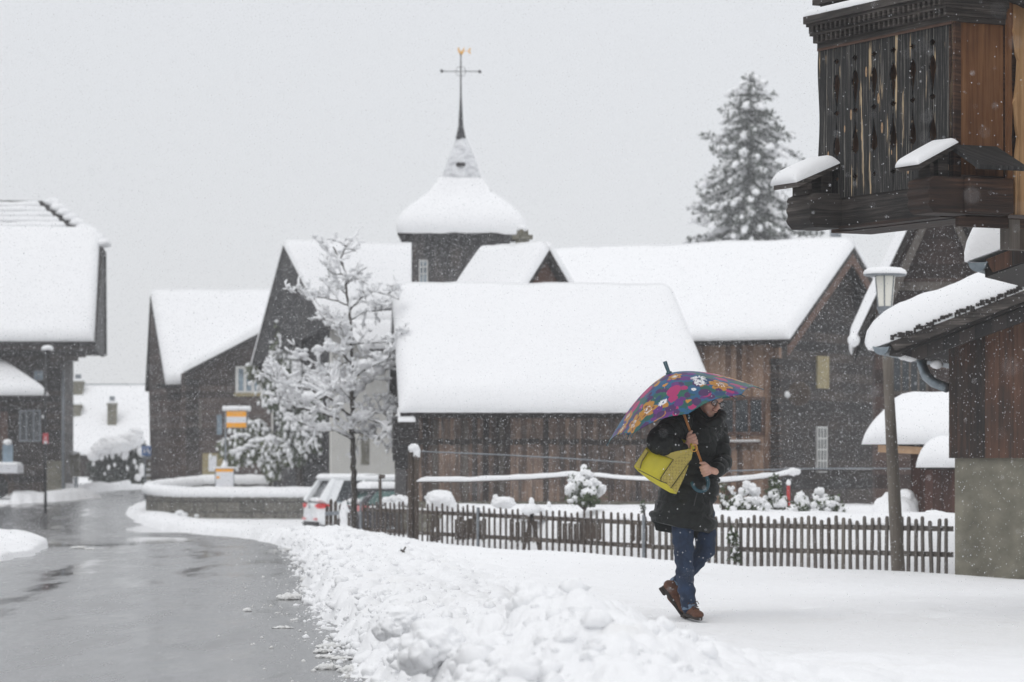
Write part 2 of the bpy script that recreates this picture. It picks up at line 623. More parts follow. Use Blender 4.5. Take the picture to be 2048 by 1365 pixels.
def road_material():
    m, t, b = newmat('wet_asphalt')
    vec = coord(t)
    trn = t.nodes.new("ShaderNodeAttribute")
    trn.attribute_name = "track"
    track = trn.outputs["Fac"]
    fine = noise_n(t, vec, 90.0, 3, 0.7)
    mid = noise_n(t, coord(t, (2.2, 0.35, 1)), 1.0, 5, 0.62)
    big = noise_n(t, coord(t, (0.5, 0.11, 1)), 1.0, 3, 0.5)
    wet = math_n(t, 'ADD', math_n(t, 'MULTIPLY', mid, 0.55), math_n(t, 'MULTIPLY', big, 0.45))
    c = ramp_n(t, wet, [(0.38, (0.06, 0.061, 0.063)), (0.62, (0.125, 0.126, 0.128))])
    c = mix_n(t, math_n(t, 'MULTIPLY', fine, 0.35), c, (0.2, 0.2, 0.2))
    c = mix_n(t, math_n(t, 'MULTIPLY', track, 0.85), c, (0.030, 0.031, 0.033))
    t.links.new(c, b.inputs["Base Color"])
    wet = math_n(t, 'SUBTRACT', wet, math_n(t, 'MULTIPLY', track, 0.09))
    r = ramp_n(t, wet, [(0.36, (0.08, 0.08, 0.08)), (0.46, (0.20, 0.20, 0.20)), (0.64, (0.34, 0.34, 0.34))])
    t.links.new(r, b.inputs["Roughness"])
    b.inputs["Specular IOR Level"].default_value = 0.85
    st = math_n(t, 'MULTIPLY', fine, ramp_n(t, wet, [(0.38, (0.08, 0.08, 0.08)), (0.55, (1, 1, 1))]))
    pun = t.nodes.new("ShaderNodeAttribute")
    pun.attribute_name = "puddle"
    pud = pun.outputs["Fac"]
    r2 = mix_n(t, pud, r, (0.03, 0.03, 0.03))
    t.links.new(r2, b.inputs["Roughness"])
    st = math_n(t, 'MULTIPLY', st, math_n(t, 'SUBTRACT', 1.0, pud))
    bump_n(t, b, st, 0.22, 0.004)
    return m


def make_road():
    rows = np.concatenate([np.geomspace(3, 60, 170)[:-1], np.linspace(60, 150, 200)])
    xs = np.linspace(-32, 3.5, 300)
    Y, X = np.meshgrid(rows, xs, indexing='ij')
    Z = tz(Y) + 0.0
    nr, ncol = Y.shape
    i = np.arange(nr * ncol).reshape(nr, ncol)
    q = np.stack([i[:-1, :-1], i[:-1, 1:], i[1:, 1:], i[1:, :-1]], -1).reshape(-1, 4)
    co = np.stack([X, Y, Z], -1).reshape(-1, 3)
    keep = road_sd(co[:, 0], co[:, 1])[q].min(1) < 0.6      # only under and just beside the carriageway
    o = grid_mesh('road', co, q[keep], road_material(), 'structure')
    # worn wheel tracks that follow the road's curve
    x, y = co[:, 0], co[:, 1]
    s_ = -road_sd(x, y) + .35 * (fbm(x * .25, y * .06, 41.0, 3) - .47)
    tr = np.zeros_like(x)
    for c0, w_, a in ((1.05, .20, .8), (2.55, .24, 1.0), (3.9, .3, .55), (5.3, .35, .8)):
        tr = np.maximum(tr, a * np.exp(-((s_ - c0) / w_) ** 2))
    tr = np.clip(tr * (.45 + 1.1 * fbm(x * 1.1, y * .16, 43.0, 3)), 0, 1) * sstep(3.0, 22.0, y)
    q_ = 1 - ((x + 7.2 + .05 * (y - 62)) / 1.5) ** 2 - ((y - 61) / 8.5) ** 2 + 1.5 * (fbm(x * .9, y * .12, 47.0, 3) - .47)
    q2 = 1 - ((x + 9.0) / 1.6) ** 2 - ((y - 90) / 9) ** 2 + 1.5 * (fbm(x * .9, y * .12, 49.0, 3) - .47)
    pu = np.maximum(sstep(0, .25, q_), sstep(0, .25, q2)) * .9
    at = o.data.attributes.new('puddle', 'FLOAT', 'POINT')
    at.data.foreach_set('value', pu.astype(np.float32))
    at = o.data.attributes.new('track', 'FLOAT', 'POINT')
    at.data.foreach_set('value', tr.astype(np.float32))


make_ground()
make_road()

# loose lumps of slush lying on the wet road
LUMPS = [
    ('low grey slush lump on the wet road, highest one beside the bank halfway down', 577, 1200, 19, 14),
    ('thin flat slush flake on the road left of the snow bank', 566, 1257, 16, 5),
    ('large slush clump at the foot of the bank above three smaller ones', 657, 1298, 20, 12),
    ('rounded slush clump tucked against the bank under the large clump', 648, 1306, 16, 9),
    ('wide flat slush clump lying clear of the bank near the bottom edge', 655, 1339, 21, 12),
    ('small slush clump between two larger ones near the bottom edge', 652, 1317, 17, 8),
    ('slush clump touching the bank at the bottom edge', 700, 1345, 19, 13),
    ('low slush clump half buried in the bank foot', 683, 1320, 17, 9),
    ('tiny brownish slush lump far out on the left of the road', 157, 1098, 12, 6),
    ('tiny slush lump beside the puddle on the far road', 180, 1100, 9, 4),
]
for k, (lab, px, py, hw, hh) in enumerate(LUMPS):
    g = ground(px, py)
    s = g.y / F
    mb = MB(g)
    rnd = random.Random(k)
    for j in range(5):
        a = (j - 2) / 2.5
        mb.ball(g + V((a * hw * s, rnd.uniform(-.05, .05), hh * s * 0.25)),
                (hw * s * rnd.uniform(.4, .6), hw * s * rnd.uniform(.5, .8), hh * s * rnd.uniform(.55, 1.0) * (1 - 0.45 * abs(a))), 3,
                amp=0.35, freq=2.4, seed=k * 3.3 + j, flat=0.3)
    o = mb.build('slush_lump', M['snow_dirty'], None, True, loc=g)
    tag(o, lab, 'snow lump', 'slush lumps lying on the road')

# crumbled snow along the bank and over the ploughed heap
def crumbs(n, name, mat, seed, lo, hi, rk):
    rng = np.random.default_rng(seed)
    var = []
    for k in range(10):
        for sub in (1, 2):
            vs, fs = ico(sub)
            out = []
            for p in vs:
                q = V((p.x * 1.6 + k * 7.1, p.y * 1.6, p.z * 1.6 - k))
                a = 1 + .55 * noise.noise(q) + .3 * noise.noise(q * 2.4)
                out.append((p.x * a, p.y * a, p.z * a * .8))
            var.append((np.array(out, np.float32), np.array(fs)))
    y = 12.5 + 47 * rng.random(n * 6) ** 1.9
    x = -3.6 + 4.6 * rng.random(n * 6)
    sd = road_sd(x, y)
    zone = np.where(y < 21, (x < 1.15) & (sd > lo), (sd > lo) & (sd < .5 + 1.3 * rng.random(n * 6))) & (sd < hi)
    keep = zone & (rng.random(n * 6) < np.where(y < 20.5, np.where(sd < .4, .8, .16), np.where(sd < .35, 1.0, .5))) & (sd > lo * rng.random(n * 6) ** 3)
    x, y, sd = x[keep][:n], y[keep][:n], sd[keep][:n]
    z = tz(y) + np.maximum(snow_height(x, y), 0)
    r = (.012 + .045 * rng.random(len(x)) ** 2.5) * np.where(rng.random(len(x)) < .03, 2.0, 1.0) * rk
    r = r * np.where(y < 20, .9, .85) * np.where(sd < .05, .6, 1)
    V_, F_, o = [], [], 0
    for i in range(len(x)):
        big = r[i] > .026
        vs, fs = var[int(rng.integers(0, 10)) * 2 + (1 if big else 0)]
        a = rng.random() * 6.28
        c, s = math.cos(a), math.sin(a)
        e = .8 + .5 * rng.random()
        p = np.stack([(vs[:, 0] * c - vs[:, 1] * s) * r[i] * e + x[i], (vs[:, 0] * s + vs[:, 1] * c) * r[i] + y[i], vs[:, 2] * r[i] + z[i] + r[i] * .12], 1)
        V_.append(p)
        F_.append(fs + o)
        o += len(vs)
    grid_mesh(name, np.concatenate(V_), np.concatenate(F_), M[mat], 'stuff')


crumbs(3000, 'crumbled_snow', 'snow', 3, -.12, 9.0, 1.0)
crumbs(1500, 'slush_grit', 'snow_dirty', 8, -.75, .10, .62)

# big blocks thrown up by the plough
BLOCKS = [
    ('largest round snow block on top of the ploughed heap', 1070, 1218, 56, 56, 15.9),
    ('second round snow block just right of the largest one', 1152, 1246, 38, 42, 15.7),
    ('broad snow block low in the front left of the heap', 868, 1292, 62, 50, 15.6),
    ('tilted snow chunk at the left shoulder of the heap', 800, 1240, 40, 26, 17.2),
    ('small crumbled snow block at the bottom of the heap', 960, 1352, 45, 32, 14.6),
]
for k, (lab, px, py, hw, hh, d) in enumerate(BLOCKS):
    c = P(px, py, d)
    s = d / F
    mb = MB(c)
    mb.ball(c, (hw * s, hw * s * 0.9, hh * s), 5, amp=0.30, freq=1.3, seed=20 + k * 5.1)
    for j in range(7):
        rnd = random.Random(j * 7 + k)
        a = rnd.uniform(0, 6.28)
        mb.ball(c + V((math.cos(a) * hw * s * .8, math.sin(a) * hw * s * .6 - hw * s * .25, -hh * s * rnd.uniform(.3, .9))),
                hw * s * rnd.uniform(.3, .5), 3, amp=0.45, freq=2.0, seed=j * 2.7 + k)
    o = mb.build('snow_block', M['snow'], None, True, loc=c)
    tag(o, lab, 'snow block', 'blocks in the ploughed snow heap')

tw = MB()
c = ground(806, 1147)
c.z = ground_z(c.x, c.y) + 0.01
tw.off = c
tw.tube([c + V((-.03, 0, .02)), c, c + V((.02, 0, -.01))], 0.012, 6)
tw.tube([c, c + V((.03, -.02, .05))], 0.01, 6)
tag(tw.build('twig', M['bark'], None, loc=c), 'small dark twig sticking out of the white snow bank', 'twig')

# ------------------------------------------------------------------ building helpers
def edge_params(L, res, r, round0=True, round1=True):
    near = [0.0, 0.02 * r, 0.08 * r, 0.2 * r, 0.4 * r, 0.65 * r, r]
    a = list(near) if round0 else [0.0]
    b = [L - q for q in reversed(near)] if round1 else [L]
    lo, hi = a[-1], b[0]
    if hi <= lo:
        return np.linspace(0, L, 9)
    n = max(2, int((hi - lo) / res))
    mid = list(np.linspace(lo, hi, n + 1))[1:-1]
    return np.array(a + mid + b)


def snow_slab(name, A, B, C, D, t, parent=None, mat=None, r=None, res=0.14, amp=0.03, ragged=0.03, seed=1.0,
              rounds=(True, True, True, False), bulge=0.10, freq=1.0):
    """snow lying on the sloping quad A-B (low edge) C-D (high edge); rounds: left, right, low, high edge"""
    A, B, C, D = map(V, (A, B, C, D))
    r = r or t * 0.9
    Lu, Lv = (B - A).length, (D - A).length
    us = edge_params(Lu, res, min(r, Lu * .4), rounds[0], rounds[1])
    vs = edge_params(Lv, res, min(r, Lv * .4), rounds[2], rounds[3])

    def pr(e):
        q = 1 - min(e / r, 1.0)
        return math.sqrt(max(0.0, 1 - q * q))
    n = (B - A).cross(D - A)
    n.normalize()
    if n.z < 0:
        n = -n
    down = (A - D).normalized()
    side = (B - A).normalized()
    pts = []
    for v in vs:
        for u in us:
            fu, fv = u / Lu, v / Lv
            base = (A * (1 - fu) + B * fu) * (1 - fv) + (D * (1 - fu) + C * fu) * fv
            k = 1.0
            if rounds[0]:
                k *= pr(u)
            if rounds[1]:
                k *= pr(Lu - u)
            if rounds[2]:
                k *= pr(v)
            if rounds[3]:
                k *= pr(Lv - v)
            nz = noise.noise(V((u * .9 * freq + seed, v * .9 * freq, seed))) + 0.5 * noise.noise(V((u * 2.6 * freq, v * 2.6 * freq + seed, 2 * seed)))
            h = t * k * (1 + 0.06 * nz) + amp * nz * k
            p = base + V((0, 0, 1)) * h * 0.5 + n * h * 0.5
            # the mass sags out over the edges
            sg = 4 * k * (1 - k)
            if rounds[2] and v < r * 1.2:
                p += down * bulge * t * sg
                if k < 0.75:
                    p += down * ragged * (noise.noise(V((u * 5 * freq, seed, 3.1))) + noise.noise(V((u * 14, seed, 9.1))) * 0.7)
            pts.append(p)
    nu, nv = len(us), len(vs)
    fs = []
    for j in range(nv - 1):
        for i in range(nu - 1):
            fs.append((j * nu + i, j * nu + i + 1, (j + 1) * nu + i + 1, (j + 1) * nu + i))
    mb = MB()
    ring = list(range(nu)) + [j * nu + nu - 1 for j in range(1, nv)] + [(nv - 1) * nu + i for i in range(nu - 2, -1, -1)] + [j * nu for j in range(nv - 2, 0, -1)]
    nb = len(pts)
    for i in ring:                                        # underside, flat on the roof
        fu, fv = us[i % nu] / Lu, vs[i // nu] / Lv
        pts.append((A * (1 - fu) + B * fu) * (1 - fv) + (D * (1 - fu) + C * fu) * fv - V((0, 0, .004)))
    m_ = len(ring)
    fs += [(ring[k], nb + k, nb + (k + 1) % m_, ring[(k + 1) % m_]) for k in range(m_)]
    fs.append(tuple(nb + k for k in range(m_ - 1, -1, -1)))
    mb.add(pts, fs)
    return mb.build(name, mat or M['snow_roof'], parent, True)


class Frame:
    """local frame of a building: origin at its front left foot, x along the eaves side, y backwards"""

    def __init__(self, o, yaw):
        self.o, self.yaw = V(o), yaw
        self.c, self.s = math.cos(yaw), math.sin(yaw)

    def on_front(self, px, py, y=0.0):
        ox, oy = self.o.x - self.s * y, self.o.y + self.c * y
        k = (px - CX) / F
        x = (k * oy - ox) / (self.c - k * self.s)
        d = oy + x * self.s
        return V((x, y, CH - (py - HY) / F * d - self.o.z))

    def on_side(self, px, py, x=0.0):
        ox, oy = self.o.x + self.c * x, self.o.y + self.s * x
        k = (px - CX) / F
        y = (k * oy - ox) / (-self.s - k * self.c)
        d = oy + y * self.c
        return V((x, y, CH - (py - HY) / F * d - self.o.z))


def slab(mb, A, B, C, D, th):
    A, B, C, D = map(V, (A, B, C, D))
    dz = V((0, 0, -th))
    mb.add([A, B, C, D, A + dz, B + dz, C + dz, D + dz],
           [(0, 1, 2, 3), (7, 6, 5, 4), (0, 4, 5, 1), (1, 5, 6, 2), (2, 6, 7, 3), (3, 7, 4, 0)])


def window(root, a, b, normal='y', frame='white_paint', glass='glass_dark', nx=2, ny=2, fw=0.05, dep=0.05, name='window', label=None):
    """a window with its frame, bars and one glass pane; a and b are opposite corners on the wall"""
    a, b = V(a), V(b)
    z0, z1 = min(a.z, b.z), max(a.z, b.z)
    ax = 0 if normal == 'y' else 1
    u0, u1 = min(a[ax], b[ax]), max(a[ax], b[ax])
    wpos = a[1 - ax]

    def pt(u, w, z):
        return V((u, w, z)) if ax == 0 else V((w, u, z))
    mb = MB()
    for (p, q, r_, s_) in ((u0, z0, u0 + fw, z1), (u1 - fw, z0, u1, z1), (u0 + fw, z0, u1 - fw, z0 + fw), (u0 + fw, z1 - fw, u1 - fw, z1)):
        mb.ab(pt(p, wpos - dep, q), pt(r_, wpos + 0.01, s_))
    bw = fw * 0.45
    for i in range(1, nx):
        u = u0 + (u1 - u0) * i / nx
        mb.ab(pt(u - bw, wpos - dep * .8, z0 + fw), pt(u + bw, wpos - 0.012, z1 - fw))
    for i in range(1, ny):
        z = z0 + (z1 - z0) * i / ny
        mb.ab(pt(u0 + fw, wpos - dep * .7, z - bw), pt(u1 - fw, wpos - 0.014, z + bw))
    o = mb.build(name, M[frame], root)
    g = MB()
    g.ab(pt(u0 + fw, wpos - 0.022, z0 + fw), pt(u1 - fw, wpos - 0.016, z1 - fw))
    g.build('pane', M[glass], o)
    return o


def house_shell(root, L, W, ze, hr, yr, hb, wall, gable, oe=0.5, og=(0.4, 0.4), t=0.3, roof_t=0.14, foot=-0.8, ob=0.5,
                ridge_in=(0, 0), fascia='eave', plinth=None, seed=1.0, back_snow=True, amp=0.03, ragged=0.04, wall_y=0.0, r=None):
    """walls (part 'wall' under the eaves, part 'gable' at the ends), roof and its snow"""
    he = ze + oe * (hr - ze) / (yr + oe)
    hb = he if hb is None else hb
    sf, sb = (hr - he) / yr, (hr - hb) / (W - yr)
    y0, y1 = -oe, W + ob
    z0, z1 = he - sf * oe, hb - sb * ob
    x0, x1 = -og[0], L + og[1]
    mb = MB()
    th = 0.12
    mb.ab((0, wall_y, foot), (L, wall_y + th, he - .02))
    mb.build('wall', wall, root)
    mb = MB()
    mb.ab((0, W - th, foot), (L, W, hb - .02))
    mb.build('wall', wall, root)
    for x in (0.004, L - th - .004):
        g = MB()
        xt = x - (ridge_in[1] if x > L / 2 else 0)            # leans in with a shortened ridge
        g.prism([(x, wall_y + th, foot), (x, W - th, foot), (x, W - th, hb - .02), (xt, yr, hr - .05), (x, wall_y + th, he - .02)], (th, 0, 0))
        g.build('gable', gable, root)
    rf = MB()
    slab(rf, (x0, y0, z0), (x1, y0, z0), (x1 - ridge_in[1], yr, hr), (x0 + ridge_in[0], yr, hr), roof_t)
    slab(rf, (x1, y1, z1), (x0, y1, z1), (x0 + ridge_in[0], yr, hr), (x1 - ridge_in[1], yr, hr), roof_t)
    roof = rf.build('roof', M[fascia], root)
    snow_slab('roof_snow', (x0 - .03, y0 - .06, z0 - .04), (x1 + .03, y0 - .06, z0 - .04), (x1 + .03 - ridge_in[1], yr, hr + .004), (x0 - .03 + ridge_in[0], yr, hr + .004),
              t, root, seed=seed, amp=amp, ragged=ragged, r=r)
    if back_snow:
        snow_slab('roof_snow', (x1 + .03, y1 + .06, z1 - .04), (x0 - .03, y1 + .06, z1 - .04), (x0 - .03 + ridge_in[0], yr, hr + .004), (x1 + .03 - ridge_in[1], yr, hr + .004),
                  t, root, seed=seed + 5, res=0.4, amp=amp, r=r)
    if plinth:
        p = MB()
        p.ab((-.03, wall_y - .04, foot), (L + .03, wall_y + .06, plinth))
        p.build('plinth', M['concrete'], root)
    return roof


# ------------------------------------------------------------------ barn in the middle
def barn():
    d = 62.0
    o = P(812, 945, d)
    o.z = 0.0
    yaw = R(4.5)
    root = empty('barn', o, 'low wooden barn with striped brown boards and one long snow roof behind the garden fence', 'barn', yaw=yaw)
    L, W, he, hr, yr = 5.48, 4.6, 2.27, 4.40, 2.3
    house_shell(root, L, W, he, hr, yr, None, M['barn'], M['barn_dark'], oe=0.42, og=(0.12, 0.2), t=0.36, ridge_in=(-0.0, 0.50), seed=2.0, amp=0.012, ragged=0.035, plinth=0.62, r=0.34)
    fr = Frame(o, yaw)
    # dark log stack and jutting loft end at the left corner
    g = MB()
    for k in range(7):
        z = 1.28 + k * 0.135
        g.box((-0.02 + .012 * (k % 2), -0.1, z), (0.46 - 0.1 * (k == 0), 0.62, 0.125))
    g.build('loft_end', M['barn_dark'], root)
    b = MB()
    slab(b, (-.16, -.50, 2.06), (0.14, -.50, 2.06), (0.14, -.1, 2.3), (-.16, -.1, 2.3), .05)
    b.build('side_eave', M['eave'], root)
    snow_slab('eave_snow', (-.17, -.51, 2.06), (0.15, -.51, 2.06), (0.15, -.1, 2.3), (-.17, -.1, 2.3), .035, root, r=0.06, seed=4)
    # ragged shingle ends under the snow edge
    s = MB()
    rnd = random.Random(3)
    x = -.1
    while x < L + .2:
        wd = rnd.uniform(.06, .12)
        s.box((x, -.40, 1.70 + rnd.uniform(-.012, .012)), (wd * .9, .03, .10))
        x += wd
    s.build('shingle_edge', M['eave'], root)
    p = MB()
    for px in (870, 930, 1003):
        q = fr.on_front(px, 900)
        p.ab((q.x - .05, -.05, 0), (q.x + .05, -.005, 2.1))
    p.build('wall_posts', M['grey_wood'], root)
    return root


barn()


# ------------------------------------------------------------------ large house behind the walker
def big_house():
    d = 68.0
    yaw = R(-29)
    o = P(1558, 945, d)
    fr0 = Frame(o, yaw)
    L = 6.5
    c, s = math.cos(yaw), math.sin(yaw)
    root_loc = V((o.x - L * c, o.y - L * s, 0.0))
    root = empty('timber_house', root_loc, 'large timber house with brown boarded front, dark gable and deep white roof behind the walker', 'house', yaw=yaw)
    W, he, hr, yr = 5.52, 3.82, 5.80, 2.76
    house_shell(root, L, W, he, hr, yr, None, M['board_tan'], M['log_dark'], oe=0.42, og=(0.3, 0.42), t=0.2, seed=7.0, amp=0.03, ragged=0.03, r=0.2)
    fr = Frame(root_loc, yaw)
    # brown bargeboard under the dark verge of the right gable
    sf = (hr - he) / (yr + .42)
    he = he + sf * .42
    x1 = L + .42
    for sgn in (0, 1):
        b = MB()
        ya, yb = (-.42, yr) if sgn == 0 else (W + .42, yr)
        za = he - sf * .42
        b.prism([(x1 - .05, ya, za - .15), (x1 - .05, yb, hr - .15), (x1 - .05, yb, hr - .36), (x1 - .05, ya, za - .36)], (.04, 0, 0))
        b.build('bargeboard', M['barge'], root)
        u = MB()
        u.prism([(L + .02, ya, za - .145), (L + .02, yb, hr - .145), (L + .02, yb, hr - .2), (L + .02, ya, za - .2)], (.34, 0, 0))
        u.build('verge_soffit', M['eave'], root)
    # corner of stacked log ends
    g = MB()
    for k in range(22):
        g.box((L - .02 - .008 * (k % 2), -.05, .2 + k * .15), (0.2, .2, .14))
    g.build('corner_logs', M['log_dark'], root)
    # ledge, window openings and shutters on the front
    a, b_ = fr.on_front(1440, 795), fr.on_front(1530, 870)
    window(root, a, b_, frame='barge', glass='glass_dark', nx=3, ny=1, fw=.06)
    a, b_ = fr.on_front(1456, 884), fr.on_front(1522, 878)
    lg = MB()
    lg.ab((a.x, -.16, a.z - .04), (b_.x, 0.0, a.z - .01))
    le = lg.build('window_ledge', M['barge'], root)
    sn = MB()
    sn.box(((a.x + b_.x) / 2, -.08, a.z + .012), (b_.x - a.x, .15, .05))
    sn.build('ledge_snow', M['snow'], le, bevel=.02)
    p0, p1 = fr.on_front(1452, 900), fr.on_front(1528, 950)
    pb = MB()
    pb.ab((p0.x, -.035, p1.z), (p1.x, -.003, p0.z))
    pb.build('board_panel', M['board_tan'], root)
    # gable side
    xg = L + .002
    for (qa, qb, fm, gm, nx, ny, nm) in (((1632, 712), (1655, 778), 'shutter', 'shutter', 1, 1, 'shutter'), ((1632, 855), (1650, 944), 'white_paint', 'glass_dark', 3, 4, 'window')):
        a, b_ = fr.on_side(*qa, x=xg), fr.on_side(*qb, x=xg)
        mb = MB()
        ya, yb = min(a.y, b_.y), max(a.y, b_.y)
        za, zb = min(a.z, b_.z), max(a.z, b_.z)
        if nm == 'shutter':
            mb.ab((xg, ya, za), (xg + .04, yb, zb))
            mb.build('shutter', M['shutter'], root)
        else:
            for i in range(nx + 1):
                y = ya + (yb - ya) * i / nx
                mb.ab((xg, y - .017, za), (xg + .05, y + .017, zb))
            for i in range(ny + 1):
                z = za + (zb - za) * i / ny
                mb.ab((xg + .002, ya, z - .015), (xg + .046, yb, z + .015))
            o2 = mb.build('window', M['white_paint'], root)
            g2 = MB()
            g2.ab((xg - .001, ya, za), (xg + .02, yb, zb))
            g2.build('pane', M['glass_dark'], o2)
    # snowy sill band low on the gable
    a, b_ = fr.on_side(1640, 938, x=xg), fr.on_side(1830, 938, x=xg)
    mb = MB()
    mb.ab((xg, 0, a.z - .05), (xg + .10, W, a.z - .01))
    sl = mb.build('sill_beam', M['log_dark'], root)
    sm = MB()
    sm.ab((xg, 0.1, a.z - .01), (xg + .10, W, a.z + .012))
    sm.build('ledge_snow', M['snow'], sl, bevel=.01)
    for (qx, qy, wd) in ((1790, 929, 14), (1775, 951, 5), (1783, 969, 10)):
        q = fr.on_side(qx, qy, x=xg)
        mb = MB()
        mb.box((xg + .1, q.y, q.z), (.22, wd * .03, .06))
        mb.build('ledge_snow', M['snow'], root, bevel=.02)
    # round brown wheel hung on the corner with a cap of snow
    q = fr.on_front(1598, 788, y=-.30)
    mb = MB()
    mb.lathe([(0.02, -.03), (.24, -.03), (.25, 0), (.24, .03), (.02, .03)], (q.x, q.y, q.z), 24, Matrix.Rotation(R(90), 3, 'X'))
    wl = mb.build('wooden_disc', M['brown_wood'], root, loc=None)
    mb = MB()
    q2 = fr.on_front(1575, 790, y=-.36)
    mb.ball(q2, (.06, .05, .07), 2, amp=.2)
    mb.build('snow_cap', M['snow'], wl, True)
    return root


big_house()


# ------------------------------------------------------------------ steep brown house on the right
def steep_house():
    d = 57.0
    yaw = R(84.5)
    o = P(2010, 945, d)
    o.z = 0.0
    root = empty('log_house', o, 'dark brown log house with steep snow edged gable and barred window behind the lamp post', 'house', yaw=yaw)
    Wd = o.x - P(1752, 945, d).x
    he, hr = 4.05, 6.35
    yr = Wd * .5
    W = Wd
    L = 5.0
    mb = MB()
    g = .12
    mb.prism([(0, 0, -.5), (0, W, -.5), (0, W, he), (0, yr, hr - .03), (0, 0, he)], (L, 0, 0))
    mb.build('wall', M['log'], root)
    sl = (hr - he) / (W - yr)
    for sg in (1, -1):
        ye = W + .34 if sg > 0 else -.34
        ze = he - sl * .34
        rf = MB()
        slab(rf, (-.55, ye, ze), (L + .3, ye, ze), (L + .3, yr, hr), (-.55, yr, hr), .2)
        ro = rf.build('roof', M['eave'], root)
        snow_slab('roof_snow', (-.6, ye + .03 * sg, ze - .02), (L + .3, ye + .03 * sg, ze - .02), (L + .3, yr, hr), (-.6, yr, hr), .2, root, r=.16, seed=12 + sg, res=.25)
        # grey inner verge board
        b = MB()
        yi = W - .02 if sg > 0 else .02
        zi = he - .10
        b.prism([(-.32, yi + .06 * sg, zi - .30), (-.32, yr, hr - .42), (-.32, yr, hr - .62), (-.32, yi - .13 * sg, zi - .30)], (.05, 0, 0))
        b.build('verge_board', M['grey_wood'], root)
    sc = MB()
    sc.ball((-.6, W + .36, he - sl * .34 + .02), (.11, .10, .11), 3, amp=.15)
    sc.build('snow_knob', M['snow'], root, True)
    # barred window and horizontal beam
    def wp(px, py):
        dd = d
        q = P(px, py, dd)
        return V((0, o.x - q.x, q.z))
    a, b_ = wp(1787, 712), wp(1855, 782)
    mb = MB()
    for i in range(5):
        y = a.y + (b_.y - a.y) * i / 4
        mb.ab((-.06, y - .018, b_.z), (0.01, y + .018, a.z))
    mb.ab((-.08, b_.y - .03, b_.z - .06), (.01, a.y + .03, b_.z - .003))
    wdw = mb.build('window', M['grey_wood'], root)
    g2 = MB()
    g2.ab((-.02, b_.y, b_.z), (-.012, a.y, a.z))
    g2.build('pane', M['glass_dark'], wdw)
    a = wp(1790, 570)
    mb = MB()
    mb.ab((-.07, 0.02, a.z - .09), (.0, W - .02, a.z + .05))
    mb.build('wall_beam', M['grey_wood'], root)
    return root


steep_house()

# chimney stump seen above the big house's ridge
mb = MB()
cq = P(1671, 468, 75)
mb.off = V((cq.x, cq.y, 0))
mb.box((cq.x, cq.y, cq.z - 1.6), (.22, .3, 3.6))
mb.box((cq.x, cq.y, cq.z + .22), (.30, .38, .08))
tag(mb.build('flue', M['metal_grey'], None, loc=mb.off), 'grey flue standing behind the snow ridge just below the carved balcony', 'flue')


# ------------------------------------------------------------------ small brown gable in front of the tower
def gabled_annex():
    d = 67.6
    yaw = R(-58)
    ap = P(1086, 500, d)
    c, s = math.cos(yaw), math.sin(yaw)
    L, W, yr = 2.35, 2.0, 1.0
    o = V((ap.x - L * c + s * yr, ap.y - L * s - c * yr, 0))
    root = empty('gabled_annex', o, 'small house showing only a brown gable triangle and snow roof before the church tower', 'house', yaw=yaw)
    hr, he = ap.z, ap.z - 1.7
    house_shell(root, L, W, he, hr, yr, None, M['log_brown'], M['barge'], oe=.2, ob=.2, og=(.3, .22), t=.22, ridge_in=(.35, 0), seed=21, foot=0.2, r=.18)
    ch = MB()
    q = P(1045, 480, d + .8)
    l = Matrix.Rotation(-yaw, 3, 'Z') @ (q - o)
    ch.box((l.x, l.y, l.z - .35), (.2, .2, .9))
    ch.box((l.x, l.y, l.z + .05), (.30, .30, .09))
    ch.box((l.x, l.y, l.z + .15), (.17, .17, .10))
    cho = ch.build('chimney', M['concrete'], root)
    cs = MB()
    cs.ball((l.x, l.y, l.z + .22), (.11, .11, .08), 2, amp=.2)
    cs.build('snow_cap', M['snow'], cho, True)


gabled_annex()


# ------------------------------------------------------------------ church with tower and spire
M['spire'] = None


